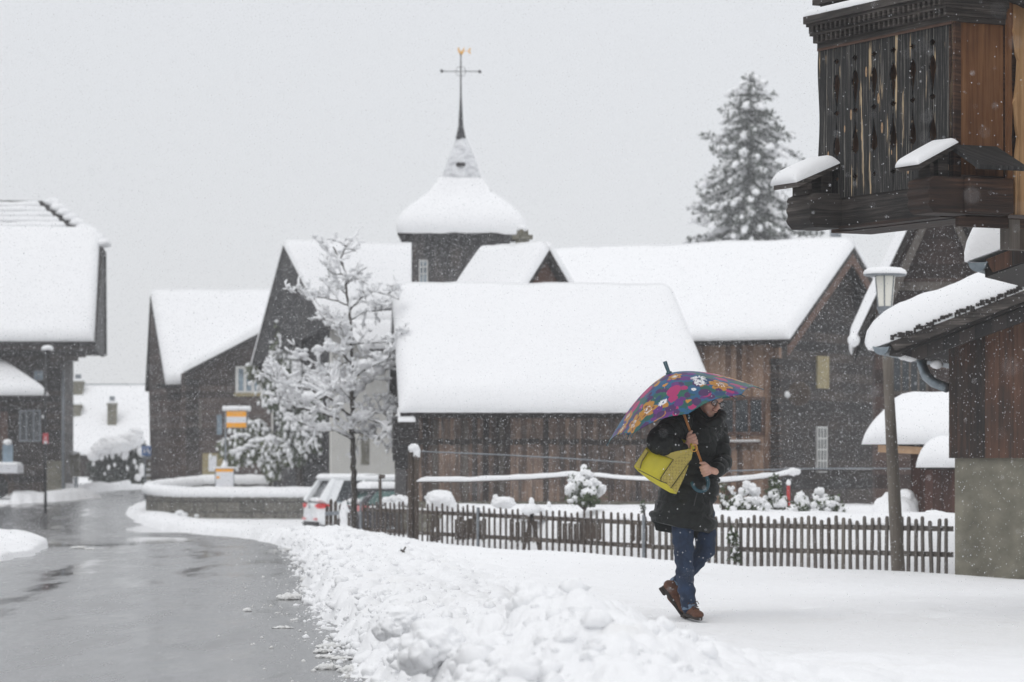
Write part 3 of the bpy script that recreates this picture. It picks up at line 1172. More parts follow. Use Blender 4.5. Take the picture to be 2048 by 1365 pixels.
def church():
    m, t, b = newmat('snow_dusted_shingles')
    vec = coord(t)
    f = noise_n(t, coord(t, (1, 1, 3)), 3.5, 6, 0.7)
    c = ramp_n(t, f, [(0.36, (0.45, 0.46, 0.48)), (0.5, (0.72, 0.73, 0.75)), (0.7, (0.86, 0.87, 0.89))])
    t.links.new(c, b.inputs["Base Color"])
    b.inputs["Roughness"].default_value = .8
    bump_n(t, b, f, .5, .05)
    M['spire'] = m
    d = 100.0
    yaw = R(32)
    e = P(660, 690, d)
    o = V((e.x, e.y, 0))
    root = empty('church', o, 'village church with white walls, long snow roof and a dark square tower with thin spire', 'church', yaw=yaw)
    fr = Frame(o, yaw)
    ap_z = P(565, 480, d).z
    yr = 2.62
    he = e.z + .55
    sf = (ap_z - he) / yr
    L = 10.4
    # nave: eaves carried far down at the front
    W = 4.9
    hb = ap_z - 3.9
    xw = .45
    mb = MB()
    mb.ab((xw, .72, -.6), (L, .84, he + sf * .68))
    mb.build('wall', M['plaster'], root)
    mb = MB()
    mb.ab((xw, W - .5, -.6), (L, W - .4, hb))
    mb.build('wall', M['plaster'], root)
    for x in (xw + .01, L - .15):
        g = MB()
        g.prism([(x, .85, -.6), (x, W - .5, -.6), (x, W - .5, hb + .6), (x, yr, ap_z - .15), (x, .85, he + sf * .7)], (.12, 0, 0))
        g.build('gable', M['shingle'], root)
    g = MB()
    g.prism([(-.12, .05, he + sf * .05 - .05), (-.12, W - .2, hb + .30), (-.12, yr, ap_z - .10)], (.12, 0, 0))
    g.build('gable_front', M['shingle'], root)
    yf = -.95
    zf = he + sf * yf + .28
    rf = MB()
    slab(rf, (-.14, 0, he), (L, 0, he), (L, yr, ap_z), (-.14, yr, ap_z), .12)
    slab(rf, (L, W, hb), (-.14, W, hb), (-.14, yr, ap_z), (L, yr, ap_z), .12)
    slab(rf, (.55, yf, zf), (L, yf, zf), (L, 0, he), (.55, 0, he), .12)
    rf.build('roof', M['eave'], root)
    snow_slab('roof_snow', (-.16, .0, he), (L, 0, he), (L, yr, ap_z), (-.16, yr, ap_z), .22, root, seed=31, rounds=(True, True, False, False), r=.15, res=.3)
    snow_slab('roof_snow', (.5, yf - .05, zf - .04), (L, yf - .05, zf - .04), (L, 0, he + .02), (.5, 0, he + .02), .24, root, seed=33, rounds=(True, True, True, False), r=.2, res=.25)
    snow_slab('roof_snow', (L, W, hb), (-.16, W, hb), (-.16, yr, ap_z), (L, yr, ap_z), .14, root, seed=32, r=.1, res=.5)
    q0, q1 = fr.on_front(722, 868, .72), fr.on_front(731, 930, .72)
    mb = MB()
    mb.ab((q0.x, .70, q1.z), (q1.x + .12, .73, q0.z))
    mb.build('wall_slot', M['concrete'], root)
    # tower
    td = 96.0
    Rz = Matrix.Rotation(-yaw, 3, 'Z')

    def loc(p):
        return Rz @ (V(p) - o)
    tc_ = P(923, 945, td + 1.4)
    s = F / td
    hw = 98.5 / s
    ez = P(0, 464, td).z
    bx = MB()
    for (px_, py_) in (((-hw, -hw), (hw, hw)),):
        cor = [V((tc_.x - hw, tc_.y - hw, 0)), V((tc_.x + hw, tc_.y - hw, 0)), V((tc_.x + hw, tc_.y + hw, 0)), V((tc_.x - hw, tc_.y + hw, 0))]
        bx.prism([loc(p) for p in cor], (0, 0, ez + .25))
    bx.build('tower', M['tower'], root)
    # tower window with pale bars
    def tp(px, py, off=0.0):
        q = P(px, py, tc_.y - hw - off)
        return q
    wb = MB()
    for (a, b_) in (((838, 520), (840.5, 566)), ((853, 520), (855.5, 566)), ((845.5, 520), (847.5, 566)), ((838, 520), (855, 523)), ((838, 533), (855, 535)), ((838, 547), (855, 549))):
        p, q = tp(*a, off=.05), tp(*b_, off=.05)
        wb.prism([loc(p), loc((q.x, p.y, p.z)), loc((q.x, p.y, q.z)), loc((p.x, p.y, q.z))], Rz @ V((0, .06, 0)))
    wo_ = wb.build('window', M['white_paint'], root)
    p, q = tp(838.5, 520.5, off=.02), tp(855, 566, off=.02)
    g = MB()
    g.prism([loc(p), loc((q.x, p.y, p.z)), loc((q.x, p.y, q.z)), loc((p.x, p.y, q.z))], Rz @ V((0, .02, 0)))
    g.build('pane', M['glass_blue'], wo_)
    # tower roof
    ew = 126 / s
    zt = P(0, 358, td).z
    tw_ = 45 / s
    rf = MB()
    for k in range(4):
        a, b_ = R(45 + 90 * k + 180), R(135 + 90 * k + 180)
        rr, rt = ew * math.sqrt(2), tw_ * math.sqrt(2)
        A = V((tc_.x + rr * math.cos(a), tc_.y + rr * math.sin(a), ez))
        B = V((tc_.x + rr * math.cos(b_), tc_.y + rr * math.sin(b_), ez))
        C = V((tc_.x + rt * math.cos(b_), tc_.y + rt * math.sin(b_), zt))
        D = V((tc_.x + rt * math.cos(a), tc_.y + rt * math.sin(a), zt))
        slab(rf, loc(A), loc(B), loc(C), loc(D), .08)
    tr = rf.build('tower_roof', M['eave'], root)
    # one continuous mantle of snow on the tower roof
    n = 72
    prof = [(1.0, 0.0), (1.028, .05), (1.035, .13), (1.0, .25), (.93, .36), (.80, .50), (.66, .62), (.5, .76), (.41, .9), (.36, 1.0)]
    vs, fs = [], []
    for j, (rk, hk) in enumerate(prof):
        for k in range(n):
            a = 2 * math.pi * k / n
            sq = 1 / max(abs(math.cos(a)), abs(math.sin(a)))
            sq = min(sq, 1.37) if j > 1 else sq
            rad = (ew * rk) * sq
            if j in (1, 2, 3):
                rad *= 1 + .02 * noise.noise(V((a * 3, j, 2)))
            z = ez - .02 + (zt + .1 - ez) * hk + .05 * noise.noise(V((math.cos(a) * 2, math.sin(a) * 2, j * .3)))
            if j == 0:
                z = ez - .06 + .08 * noise.noise(V((a * 4, 1, 1)))
            vs.append(loc((tc_.x + rad * math.cos(a), tc_.y + rad * math.sin(a), z)))
    for j in range(len(prof) - 1):
        for k in range(n):
            fs.append((j * n + k, j * n + (k + 1) % n, (j + 1) * n + (k + 1) % n, (j + 1) * n + k))
    mb = MB()
    mb.add(vs, fs)
    mb.build('tower_snow', M['snow_roof'], tr, True)
    # snow dusted spire: eight sided
    z1 = P(0, 268, td).z
    sp = MB()
    sp.lathe([(48 / s, zt - .35), (44 / s, zt), (26 / s, zt + .6 * (z1 - zt)), (10.5 / s, z1)], loc((tc_.x, tc_.y, 0)), 8, Matrix.Rotation(R(22.5), 3, 'Z'))
    spo = sp.build('spire', M['spire'], root)
    hp = P(921, 323, td - .05)
    h = MB()
    h.box(loc((tc_.x - .02, tc_.y - 30 / s, hp.z)), (.20, .20, .10))
    h.build('spire_hatch', M['eave'], spo)
    z2, z3 = P(0, 180, td).z, P(0, 95, td).z
    cx = loc((tc_.x - .02, tc_.y, 0))
    nd = MB()
    nd.lathe([(11 / s, z1 - .03), (10 / s, z1 + .04), (5.0 / s, z1 + .36), (4.4 / s, z1 + .55), (1.8 / s, z2), (1.2 / s, z3)], cx, 12)
    nd.build('spire_needle', M['metal_dark'], root, True)
    # cross with ring
    zc = P(0, 131.5, td).z
    ex = Rz @ V((1, 0, 0))
    cb = MB()
    ctr = V((cx.x, cx.y, zc))
    cb.tube([ctr - ex * (37 / s), ctr + ex * (38 / s)], .85 / s, 6)
    for sg in (-1, 1):
        cb.ball(ctr + ex * (38.5 * sg / s) - V((0, 0, .01 * sg)), 3.6 / s, 2)
    ring = [ctr + (ex * math.cos(a) + V((0, 0, 1)) * math.sin(a)) * (10.5 / s) for a in np.linspace(0, 2 * math.pi, 9)]
    cb.tube(ring, .6 / s, 6, False)
    cb.build('cross', M['metal_dark'], root, True)
    # gilded weathercock: body, raised head and tail feathers cut from thick sheet
    wc = P(922, 90, td)
    base = V((cx.x, cx.y, P(0, 98, td).z))
    out = [(-1, 0), (-4, 4), (-6, 9), (-6.5, 14), (-4, 15.5), (-3, 12), (-1.5, 8.5), (1, 7.5), (3, 9), (5, 13), (7.5, 16), (6.5, 9), (5, 3.5), (2, 0)]
    mb = MB()
    mb.prism([base + ex * (u / s) + V((0, 0, v_ / s)) for u, v_ in out], Rz @ V((0, .05, 0)))
    crescent = [(14.5, 8), (17, 12.5), (20.5, 15), (19, 10), (18.5, 7), (20, 3), (20.5, 1), (17, 3.5)]
    mb.prism([base + ex * (u / s) + V((0, 0, v_ / s)) for u, v_ in crescent], Rz @ V((0, .05, 0)))
    mb.tube([base + ex * (4 / s) + V((0, .02, 7.5 / s)), base + ex * (15 / s) + V((0, .02, 8 / s))], .55 / s, 5)
    mb.build('weathercock', M['gold'], root)
    return root


church()


# ------------------------------------------------------------------ brown house left of the church
def brown_house():
    d = 112.0
    s = F / d
    o = P(640, 945, d)
    o.z = 0.0
    root = empty('brown_house', o, 'weathered brown house with a low snowy gable roof and pale window behind the bus stop', 'house', yaw=R(90))
    # front gable faces the camera; local x goes back, local y goes left
    W = (640 - 362) / s

    def lp(px, py, x=0.0):
        q = P(px, py, d + x)
        return V((x, o.x - q.x, q.z))
    ap = lp(545, 655)
    el = lp(372, 745)
    er = lp(718, 745)
    L = 7.0
    mb = MB()
    mb.prism([(0, 0, -.3), (0, W, -.3), (0, W, el.z - .05), (0, ap.y, ap.z - .2), (0, 0, lp(640, 702).z)], (L, 0, 0))
    mb.build('wall', M['log_brown'], root)
    rf = MB()
    slab(rf, (-.5, el.y, el.z), (L, el.y, el.z), (L, ap.y, ap.z), (-.5, ap.y, ap.z), .14)
    slab(rf, (L, er.y, er.z), (-.5, er.y, er.z), (-.5, ap.y, ap.z), (L, ap.y, ap.z), .14)
    rf.build('roof', M['eave'], root)
    snow_slab('roof_snow', (L, el.y + .05, el.z - .02), (-.55, el.y + .05, el.z - .02), (-.55, ap.y, ap.z), (L, ap.y, ap.z), .3, root, seed=41, r=.2, res=.3)
    snow_slab('roof_snow', (-.55, er.y - .05, er.z), (L, er.y - .05, er.z), (L, ap.y, ap.z), (-.55, ap.y, ap.z), .3, root, seed=42, r=.2, res=.3)
    # rear wing with its ridge across
    x0 = 3.2
    y_l = lp(322, 0, x0).y
    ew = MB()
    rz = lp(300, 592, x0 + 2.6)
    fz = lp(330, 768, x0)
    bz = fz.z
    yl2 = rz.y
    yl1 = fz.y
    yr_ = lp(600, 0, x0).y
    rf2 = MB()
    slab(rf2, (x0, yl1, fz.z), (x0, yr_, fz.z), (x0 + 2.6, yr_, rz.z), (x0 + 2.6, yl2, rz.z), .14)
    slab(rf2, (x0 + 5.2, yr_, bz), (x0 + 5.2, yl2 + .45, bz), (x0 + 2.6, yl2, rz.z), (x0 + 2.6, yr_, rz.z), .14)
    rf2.build('wing_roof', M['eave'], root)
    snow_slab('wing_snow', (x0 - .06, yl1 - .02, fz.z - .02), (x0 - .06, yr_, fz.z - .02), (x0 + 2.6, yr_, rz.z), (x0 + 2.6, yl2 - .02, rz.z), .3, root, seed=43, r=.2, res=.3, rounds=(False, True, True, False))
    g = MB()
    g.prism([(x0 + .3, yl1 - .12, -.2), (x0 + 4.9, yl2 + .2, -.2), (x0 + 5.0, yl2 + .3, bz - .05), (x0 + 2.6, yl2 - .02, rz.z - .22), (x0 + .3, yl1 - .06, fz.z - .10)], (0, -1.0, 0))
    g.build('wing_gable', M['log_brown'], root)
    wl = MB()
    wl.ab((x0 + .35, lp(360, 0).y - .3, -.2), (x0 + .5, yl1 - .3, fz.z - .1))
    wl.build('wing_wall', M['log_dark'], root)
    st = MB()
    for k in range(3):
        q = lp(322 + 16 * k, 772 + 9 * k, x0)
        st.box((x0 + .2, q.y - .1, q.z), (.4, .45, .12))
    st.build('log_corbels', M['log_dark'], root)
    # window with white frame
    a, b_ = lp(474, 733), lp(538, 786)
    mb = MB()
    ya, yb = b_.y, a.y
    n = 4
    for i in range(n + 1):
        y = ya + (yb - ya) * i / n
        mb.ab((-.06, y - .045, b_.z), (.01, y + .045, a.z))
    mb.ab((-.055, ya, a.z - .08), (.012, yb, a.z))
    mb.ab((-.055, ya, b_.z), (.012, yb, b_.z + .06))
    wn_ = mb.build('window', M['white_paint'], root)
    g = MB()
    g.ab((-.02, ya, b_.z), (-.01, yb, a.z))
    g.build('pane', M['glass_blue'], wn_)
    cs_ = MB()
    cs_.ab((-.04, ya - .1, b_.z - .12), (.0, yb + .1, b_.z - .002))
    cs_.build('window_sill', M['shutter'], root)
    for (qa, qb, gm) in (((434, 830), (444, 870), 'glass_blue'), ((397, 800), (403, 860), 'grey_wood')):
        a, b_ = lp(*qa), lp(*qb)
        mb = MB()
        mb.ab((-.03, b_.y, b_.z), (.0, a.y, a.z))
        mb.build('shutter' if gm == 'grey_wood' else 'side_window', M[gm], root)
    a, b_ = lp(372, 745), lp(398, 965)
    mb = MB()
    mb.ab((-.06, b_.y, b_.z), (.0, a.y, a.z - .25))
    mb.build('wall_bay', M['log_dark'], root)
    a, b_ = lp(600, 860), lp(642, 975)
    mb = MB()
    mb.ab((-1.3, b_.y - .2, b_.z), (-1.2, a.y, a.z + .1))
    mb.build('board_screen', M['grey_wood'], root)
    return root


brown_house()
mb = MB()
a, b_ = P(405, 907, 110.5), P(445, 960, 110.5)
mb.off = V((a.x + .32, a.y, 0))
mb.prism([a, (b_.x, a.y, a.z), (b_.x, a.y, b_.z), (a.x, a.y, b_.z)], (0, .06, 0))
for px in (409, 441):
    q = P(px, 960, 110.52)
    mb.tube([(q.x, q.y + .03, q.z + .01), (q.x, q.y + .03, -.1)], .04, 6)
nb = tag(mb.build('notice_board', M['shutter'], None, loc=mb.off), 'pale wooden notice board with a grey sheet beside the dark brown house wall', 'notice board')
mb = MB(nb.location)
a, b_ = P(417, 912, 110.46), P(433, 943, 110.46)
mb.prism([a, (b_.x, a.y, a.z), (b_.x, a.y, b_.z), (a.x, a.y, b_.z)], (0, .02, 0))
mb.build('paper_sheet', M['sign_white'], nb)


# ------------------------------------------------------------------ big dark house at the left edge
def left_house():
    d = 119.0
    s = F / d
    yaw = R(4.6)
    o = P(122, 945, d)
    o.z = 0.0
    L = 12.0
    c, sn = math.cos(yaw), math.sin(yaw)
    loc0 = V((o.x - L * c, o.y - L * sn, 0))
    root = empty('dark_house', loc0, 'tall dark timber house with tile roof, stepped eave beams and porch at the left edge', 'house', yaw=yaw)

    def z(py):
        return CH - (py - HY) / s
    he, hr = z(690), z(384)
    W = 9.0
    mb = MB()
    mb.ab((0, 0, -.4), (L, W, he))
    mb.build('wall', M['log_dark'], root)
    x1 = L + 72 / s
    yr = 4.0
    ze = z(683)
    y0 = -.9
    mid_y, mid_z = 2.35, z(505)

    def zz(y):
        return ze + (hr - ze) * (y - y0) / (yr - y0)
    mid_z = zz(mid_y)
    rf = MB()
    rx = L - 50 / s
    mb_ = rf
    # half hipped roof: lower slope straight, upper part drawn in
    slab(rf, (-.5, y0, ze), (x1, y0, ze), (x1 + .10, mid_y, mid_z), (-.5, mid_y, mid_z), .2)
    slab(rf, (-.5, mid_y, mid_z), (x1 + .10, mid_y, mid_z), (rx, yr, hr), (-.5, yr, hr), .2)
    y2 = 2 * yr - mid_y
    y3 = 2 * yr - y0
    slab(rf, (x1 + .10, mid_y, mid_z), (x1 + .10, y2, mid_z), (rx, yr, hr), (rx, yr, hr), .15)
    slab(rf, (x1, y3, ze), (-.5, y3, ze), (-.5, y2, mid_z), (x1 + .1, y2, mid_z), .2)
    slab(rf, (x1 + .1, y2, mid_z), (-.5, y2, mid_z), (-.5, yr, hr), (rx, yr, hr), .2)
    rf.build('roof', M['eave'], root)
    g = MB()
    g.prism([(x1 - .2, y0 + .1, ze - .25), (x1 - .2, y3 - .1, ze - .25), (x1 - .1, y2, mid_z - .1), (x1 - .1, mid_y, mid_z - .1)], (.12, 0, 0))
    g.build('gable', M['shingle'], root)
    ys = 2.9
    snow_slab('roof_snow', (-.5, y0 - .1, ze - .04), (x1 - .06, y0 - .1, ze - .04), (x1 - .02, ys, zz(ys)), (-.5, ys, zz(ys)), .34, root, seed=51, r=.3, res=.3, amp=.03, rounds=(True, True, True, True))
    # thin rows of snow on the bare tile courses near the ridge
    n = 6
    for k in range(n):
        ya = ys - .05 + (yr - ys) * k / n
        yb = ys - .05 + (yr - ys) * (k + .72) / n
        fx = (ya - mid_y) / (yr - mid_y)
        xa = x1 - .05 + (rx - x1) * fx - .28
        snow_slab('course_snow', (-.5, ya, zz(ya) + .0), (xa, ya, zz(ya) + .0), (xa - .12, yb, zz(yb)), (-.5, yb, zz(yb)), .13, root, seed=53 + k, r=.07, res=.3, amp=.05, rounds=(True, True, True, True))
    for k in range(9):
        fx = (k + .15) / 9
        y = mid_y + (yr - mid_y) * fx
        xx = x1 + .08 + (rx - x1) * fx
        sb = MB()
        sb.ball((xx + .05, y + .1, zz(y) + .1), (.30, .3, .17), 2, amp=.3, seed=k)
        sb.build('hip_snow', M['snow_roof'], root, True)
    # stepped eave corbels
    st = MB()
    for k in range(5):
        xx = L + (66 - 15 * k) / s
        st.ab((L - .3, -.8, he - .32 - .135 * k * 1.0), (xx, -.5 + .01 * k, he - .32 - .135 * k + .13))
    st.build('eave_corbels', M['log_dark'], root)
    st = MB()
    st.ab((-.4, -.82, he - .20), (x1 - .1, -.55, he + .06))
    st.build('eave_beam', M['log_brown'], root)
    # porch roof
    fr = Frame(loc0, yaw)
    pz0, pz1 = z(792), z(738)
    xp = fr.on_front(96, 0, -1.4).x
    pr = MB()
    slab(pr, (xp - 6, -1.5, pz0), (xp, -1.5, pz0), (xp - 1.7, -.01, pz1 + .1), (xp - 6, -.01, pz1 + .1), .14)
    po = pr.build('porch_roof', M['eave'], root)
    snow_slab('porch_snow', (xp - 6, -1.55, pz0 - .02), (xp + .05, -1.55, pz0 - .02), (xp - 1.65, -.02, pz1 + .1), (xp - 6, -.02, pz1 + .1), .34, po, seed=61, r=.2, res=.3)
    # ground floor window, upper window
    a, b_ = fr.on_front(38, 820), fr.on_front(82, 884)
    window(root, a, b_, frame='metal_grey', glass='glass_dark', nx=3, ny=1, fw=.07)
    a, b_ = fr.on_front(67, 741), fr.on_front(87, 762)
    window(root, a, b_, frame='metal_grey', glass='glass_blue', nx=2, ny=1, fw=.04)
    a, b_ = fr.on_front(92, 922, -.02), fr.on_front(131, 985, -.02)
    mb = MB()
    mb.ab((a.x, -.09, b_.z - .4), (b_.x, -.003, a.z))
    mb.build('plinth', M['concrete'], root)
    a, b_ = fr.on_front(0, 824), fr.on_front(15, 900)
    mb = MB()
    mb.ab((a.x, -.04, b_.z), (b_.x, -.002, a.z))
    mb.build('door', M['barge'], root)
    # rain pipe at the corner
    mb = MB()
    xq = L + .08
    mb.tube([(xq, -.10, he - .9), (xq, -.10, .1)], .055, 8)
    mb.build('downpipe', M['metal_grey'], root, True)
    return root


left_house()


# ------------------------------------------------------------------ low house far down the street
def low_house():
    d = 150.0
    s = F / d
    o = P(92, 945, d)
    o.z = 0.0
    root = empty('low_house', o, 'low house far down the street almost hidden under a wide snow roof with chimneys', 'house')

    def z(py, dd=0.0):
        return CH - (py - HY) / F * (d + dd)
    L = 7.6
    he, hr = z(905), z(780, 3.2)
    mb = MB()
    mb.ab((0, .3, -.2), (L, 6.2, he))
    mb.build('wall', M['log_brown'], root)
    rf = MB()
    slab(rf, (-.3, -.4, he - .1), (L + .3, -.4, he - .1), (L + .3, 3.2, hr), (-.3, 3.2, hr), .15)
    slab(rf, (L + .3, 6.8, he - .1), (-.3, 6.8, he - .1), (-.3, 3.2, hr), (L + .3, 3.2, hr), .15)
    rf.build('roof', M['eave'], root)
    snow_slab('roof_snow', (-.3, -.45, he - .12), (L + .3, -.45, he - .12), (L + .3, 3.2, hr), (-.3, 3.2, hr), .25, root, seed=71, r=.2, res=.35)
    rb = MB()
    rb.tube([(-.3, 3.2, hr + .22), (L + .3, 3.2, hr + .22)], .05, 6)
    rb.build('ridge_tiles', M['metal_grey'], root)
    sl = (hr - he + .1) / 3.6
    for (px, pt, pb, wpx, cap) in ((224.5, 812, 856, 18, 1), (156.5, 768, 796, 21, 1), (151, 815, 836, 24, 0)):
        yb = 3.6 * (905 - pb) / (905 - 780) - .4
        zc0, zc1 = he - .3 + sl * (yb + .4), CH - (pt - HY) / F * (d + yb)
        x = (px - CX) / F * (d + yb) - o.x
        hw_ = wpx / s / 2
        ch = MB()
        ch.ab((x - hw_, yb - hw_, zc0), (x + hw_, yb + hw_, zc1))
        ch.ab((x - hw_ * 1.15, yb - hw_ * 1.15, zc1 + .002), (x + hw_ * 1.15, yb + hw_ * 1.15, zc1 + .10))
        co = ch.build('chimney', M['concrete'], root)
        cs = MB()
        cs.box((x, yb, zc1 + .16), (hw_ * 2.2, hw_ * 2.2, .11))
        cs.build('snow_cap', M['snow'], co, bevel=.03)
        if cap:
            c2 = MB()
            c2.ab((x - hw_ * .55, yb - hw_ * .5, zc1 + .2), (x + hw_ * .55, yb + hw_ * .5, zc1 + .42))
            c2.build('chimney_pot', M['metal_grey'], co)
    return root


low_house()

# ------------------------------------------------------------------ carved balcony of the old chalet (top right)
def chalet():
    yaw = math.atan2(.452, .892)
    root = empty('chalet', (2.97, 23.0, 0.0), 'old blackened chalet corner with a carved wooden balcony and snow capped beam ends', 'chalet', yaw=yaw)
    zb, zt = 3.10, 4.19
    n, Lp = 7, 1.70
    bw = Lp / n
    # boards with shaped edges: neighbouring notches make the carved openings
    NW = 1.55
    notch = [(.00, 0.003), (.105, .003), (.125, .022), (.145, .003), (.27, .004), (.30, .030), (.36, .026), (.42, .010), (.50, .003),
             (.535, .003), (.555, .026), (.575, .004), (.62, .008), (.70, .020), (.74, .030), (.79, .020), (.82, .004), (.87, .003), (.895, .024), (.915, .003), (1.0, .003)]
    mb = MB()
    for k in range(n):
        y0, y1 = k * bw, (k + 1) * bw
        for i in range(len(notch) - 1):
            (ta, na), (tb, nb_) = notch[i], notch[i + 1]
            na, nb_ = (na * NW if na > .005 else na), (nb_ * NW if nb_ > .005 else nb_)
            za, zb_ = zb + (zt - zb) * ta, zb + (zt - zb) * tb
            a0 = y0 + (na if k > 0 else 0)
            a1 = y1 - (na if k < n - 1 else -0.012 * math.sin(ta * 9))
            b0 = y0 + (nb_ if k > 0 else 0)
            b1 = y1 - (nb_ if k < n - 1 else -0.012 * math.sin(tb * 9))
            x = -.002 * (k % 2)
            mb.add([(x, a0, za), (x, a1, za), (x, b1, zb_), (x, b0, zb_), (x + .012, a0, za), (x + .012, a1, za), (x + .012, b1, zb_), (x + .012, b0, zb_)],
                   [(0, 1, 2, 3), (7, 6, 5, 4), (0, 3, 7, 4), (1, 5, 6, 2)])
    m, t, b = newmat('charred_balcony_boards')
    b.inputs["Roughness"].default_value = .8
    tcn = t.nodes.new("ShaderNodeTexCoord")
    mp = t.nodes.new("ShaderNodeMapping")
    mp.inputs["Scale"].default_value = (1, 62, 1.6)
    t.links.new(tcn.outputs["Object"], mp.inputs[0])
    gr = noise_n(t, mp.outputs[0], 1.0, 8, .75)
    base = ramp_n(t, gr, [(.40, (.004, .004, .004)), (.5, (.013, .0125, .012)), (.56, (.046, .043, .040)), (.63, (.22, .205, .18))])
    # pale knots and resin runs, drawn out along the grain
    mp2 = t.nodes.new("ShaderNodeMapping")
    mp2.inputs["Scale"].default_value = (1, 13, 4.2)
    t.links.new(tcn.outputs["Object"], mp2.inputs[0])
    vo = t.nodes.new("ShaderNodeTexVoronoi")
    vo.inputs["Scale"].default_value = 1.0
    t.links.new(mp2.outputs[0], vo.inputs["Vector"])
    sepc = t.nodes.new("ShaderNodeSeparateColor")
    t.links.new(vo.outputs["Color"], sepc.inputs[0])
    pick = math_n(t, 'GREATER_THAN', sepc.outputs[0], .56)
    knot = math_n(t, 'MULTIPLY', pick, math_n(t, 'LESS_THAN', vo.outputs["Distance"], .16))
    core = math_n(t, 'LESS_THAN', vo.outputs["Distance"], .06)
    kc = mix_n(t, core, (.42, .27, .15), (.14, .07, .035))
    base = mix_n(t, knot, base, kc)
    mp3 = t.nodes.new("ShaderNodeMapping")
    mp3.inputs["Scale"].default_value = (1, 16, 1.1)
    mp3.inputs["Location"].default_value = (0, 3.3, 1.7)
    t.links.new(tcn.outputs["Object"], mp3.inputs[0])
    rs = noise_n(t, mp3.outputs[0], 1.0, 5, .6)
    base = mix_n(t, ramp_n(t, rs, [(.605, (0, 0, 0)), (.635, (1, 1, 1))]), base, mix_n(t, gr, (.60, .40, .18), (.42, .36, .28)))
    t.links.new(base, b.inputs["Base Color"])
    bump_n(t, b, gr, .7, .012)
    panel = mb.build('balcony_panel', m, root)
    bk = MB()
    bk.ab((.085, 0.06, 3.0), (.10, Lp - .03, zt))
    bk.build('balcony_back', M['honey'], root)
    # brown end panel with corner post mouldings
    e = MB()
    e.ab((.072, .012, 3.16), (.42, .04, zt - .002))
    e.build('end_panel', M['honey'], root)
    cp = MB()
    for (xa, xb, yy) in ((.0, .022, -.012), (.0225, .045, -.004), (.0455, .071, .004)):
        cp.ab((xa, yy, 3.12), (xb, .05, zt))
    cp.build('corner_post', M['beam_brown'], root, bevel=.005)
    # moulded rail with two rows of dentils
    md = MB()
    for (z0, z1, p) in ((zt, zt + .035, .02), (zt + .036, zt + .085, .05), (zt + .086, zt + .105, .075), (zt + .106, zt + .15, .08), (zt + .151, zt + .17, .10), (zt + .171, zt + .225, .12)):
        md.ab((-p, -p * .4, z0), (.05, Lp - .02 + p * .3, z1))
        md.ab((.051, -p * .4, z0), (.44, .05, z1))
    k = 0
    y = -.02
    while y < Lp - .05:
        md.ab((-.074, y, zt + .038), (-.0505, y + .022, zt + .083))
        md.ab((-.104, y + .018, zt + .108), (-.0805, y + .044, zt + .148))
        y += .062
    md.build('rail_moulding', M['old_beam'], root)
    lip = MB()
    lip.ab((-.012, 0, zt - .018), (-.003, Lp, zt + .004))
    lip.build('rail_lip', M['barge'], root)
    sn = MB()
    snow_slab('rail_snow', (-.12, Lp + .015, zt + .226), (-.12, 0.5, zt + .226), (.02, 0.5, zt + .226), (.02, Lp + .015, zt + .226), .05, root, r=.04, res=.05, amp=.008, seed=3, bulge=0, ragged=0, rounds=(True, True, True, True))
    po = MB()
    po.ab((-.06, Lp - .25, zt + .226), (.06, Lp - .12, zt + .5))
    po.ab((-.09, Lp - .33, zt + .30), (.09, Lp - .06, zt + .34))
    po.ab((-.06, 1.0, zt + .226), (.06, 1.12, zt + .5))
    po.build('railing_posts', M['old_beam'], root)
    # long sole beam and floor
    b1 = MB()
    b1.ab((.012, .15, 2.90), (.084, Lp - .27, zb + .01))
    b1.build('sole_beam', M['old_beam'], root)
    fl = MB()
    for k in range(3):
        fl.ab((.095 + k * .115, -.02, 2.87), (.205 + k * .115, Lp - .02, 2.895))
    fl.ab((-.02, .12, 2.876), (.09, Lp - .3, 2.897))
    fl.build('balcony_floor', M['beam_brown'], root)
    b2 = MB()
    b2.ab((-.02, -.1, 2.80), (.60, -.06, 2.868))
    b2.build('front_stringer', M['beam_brown'], root)
    # projecting beam ends
    for (y0, y1, xo, mt, nm) in ((Lp - .29, Lp + .03, -.25, 'old_beam', 'far_beam'), (-.12, .145, -.27, 'beam_brown', 'near_beam')):
        bb = MB()
        xi = .02 if y0 > 0 else .38
        pts = []
        for i in range(13):                                   # rounded, scalloped nose
            a = i / 12
            zz_ = 2.885 + .245 * a
            xx = xo + .035 * (2 * abs(a - .5)) ** 6 * 1.2 + .008 * math.sin(a * 20)
            pts.append((xx, y0, zz_))
        pts += [(xi, y0, 3.13), (xi, y0, 2.885)]
        bb.prism(pts, (0, y1 - y0, 0))
        bb.build('beam_end', M[mt], root, bevel=.006)
    cb = MB()
    cb.ab((-.0, -.20, 2.89), (.36, -.125, 3.128))
    cb.build('beam_end', M['beam_brown'], root, bevel=.012)
    # little roofs over the beam ends
    for (y0, y1, xo, xi, zo, zi, sn_t) in ((Lp - .28, Lp + .05, -.345, .0, 3.20, 3.35, .085), (-.10, .16, -.33, -.03, 3.205, 3.365, .045)):
        r_ = MB()
        slab(r_, (xo, y1, zo), (xo, y0, zo), (xi, y0, zi), (xi, y1, zi), .035)
        r_.ab((xo + .12, y0 + .06, 3.12), (xo + .15, y1 - .06, zo + .02))
        r_.ab((xi - .10, y0 + .08, 3.12), (xi - .02, y1 - .06, zi - .05))
        ro = r_.build('cap_roof', M['old_beam'], root)
        snow_slab('cap_snow', (xo - .02, y1 + .01, zo), (xo - .02, y0 - .01, zo), (xi, y0 - .01, zi), (xi, y1 + .01, zi), sn_t, ro, r=sn_t * .9, res=.04, amp=.008, ragged=.006, seed=8, bulge=.15,
                  rounds=(True, True, True, True))
    r_ = MB()
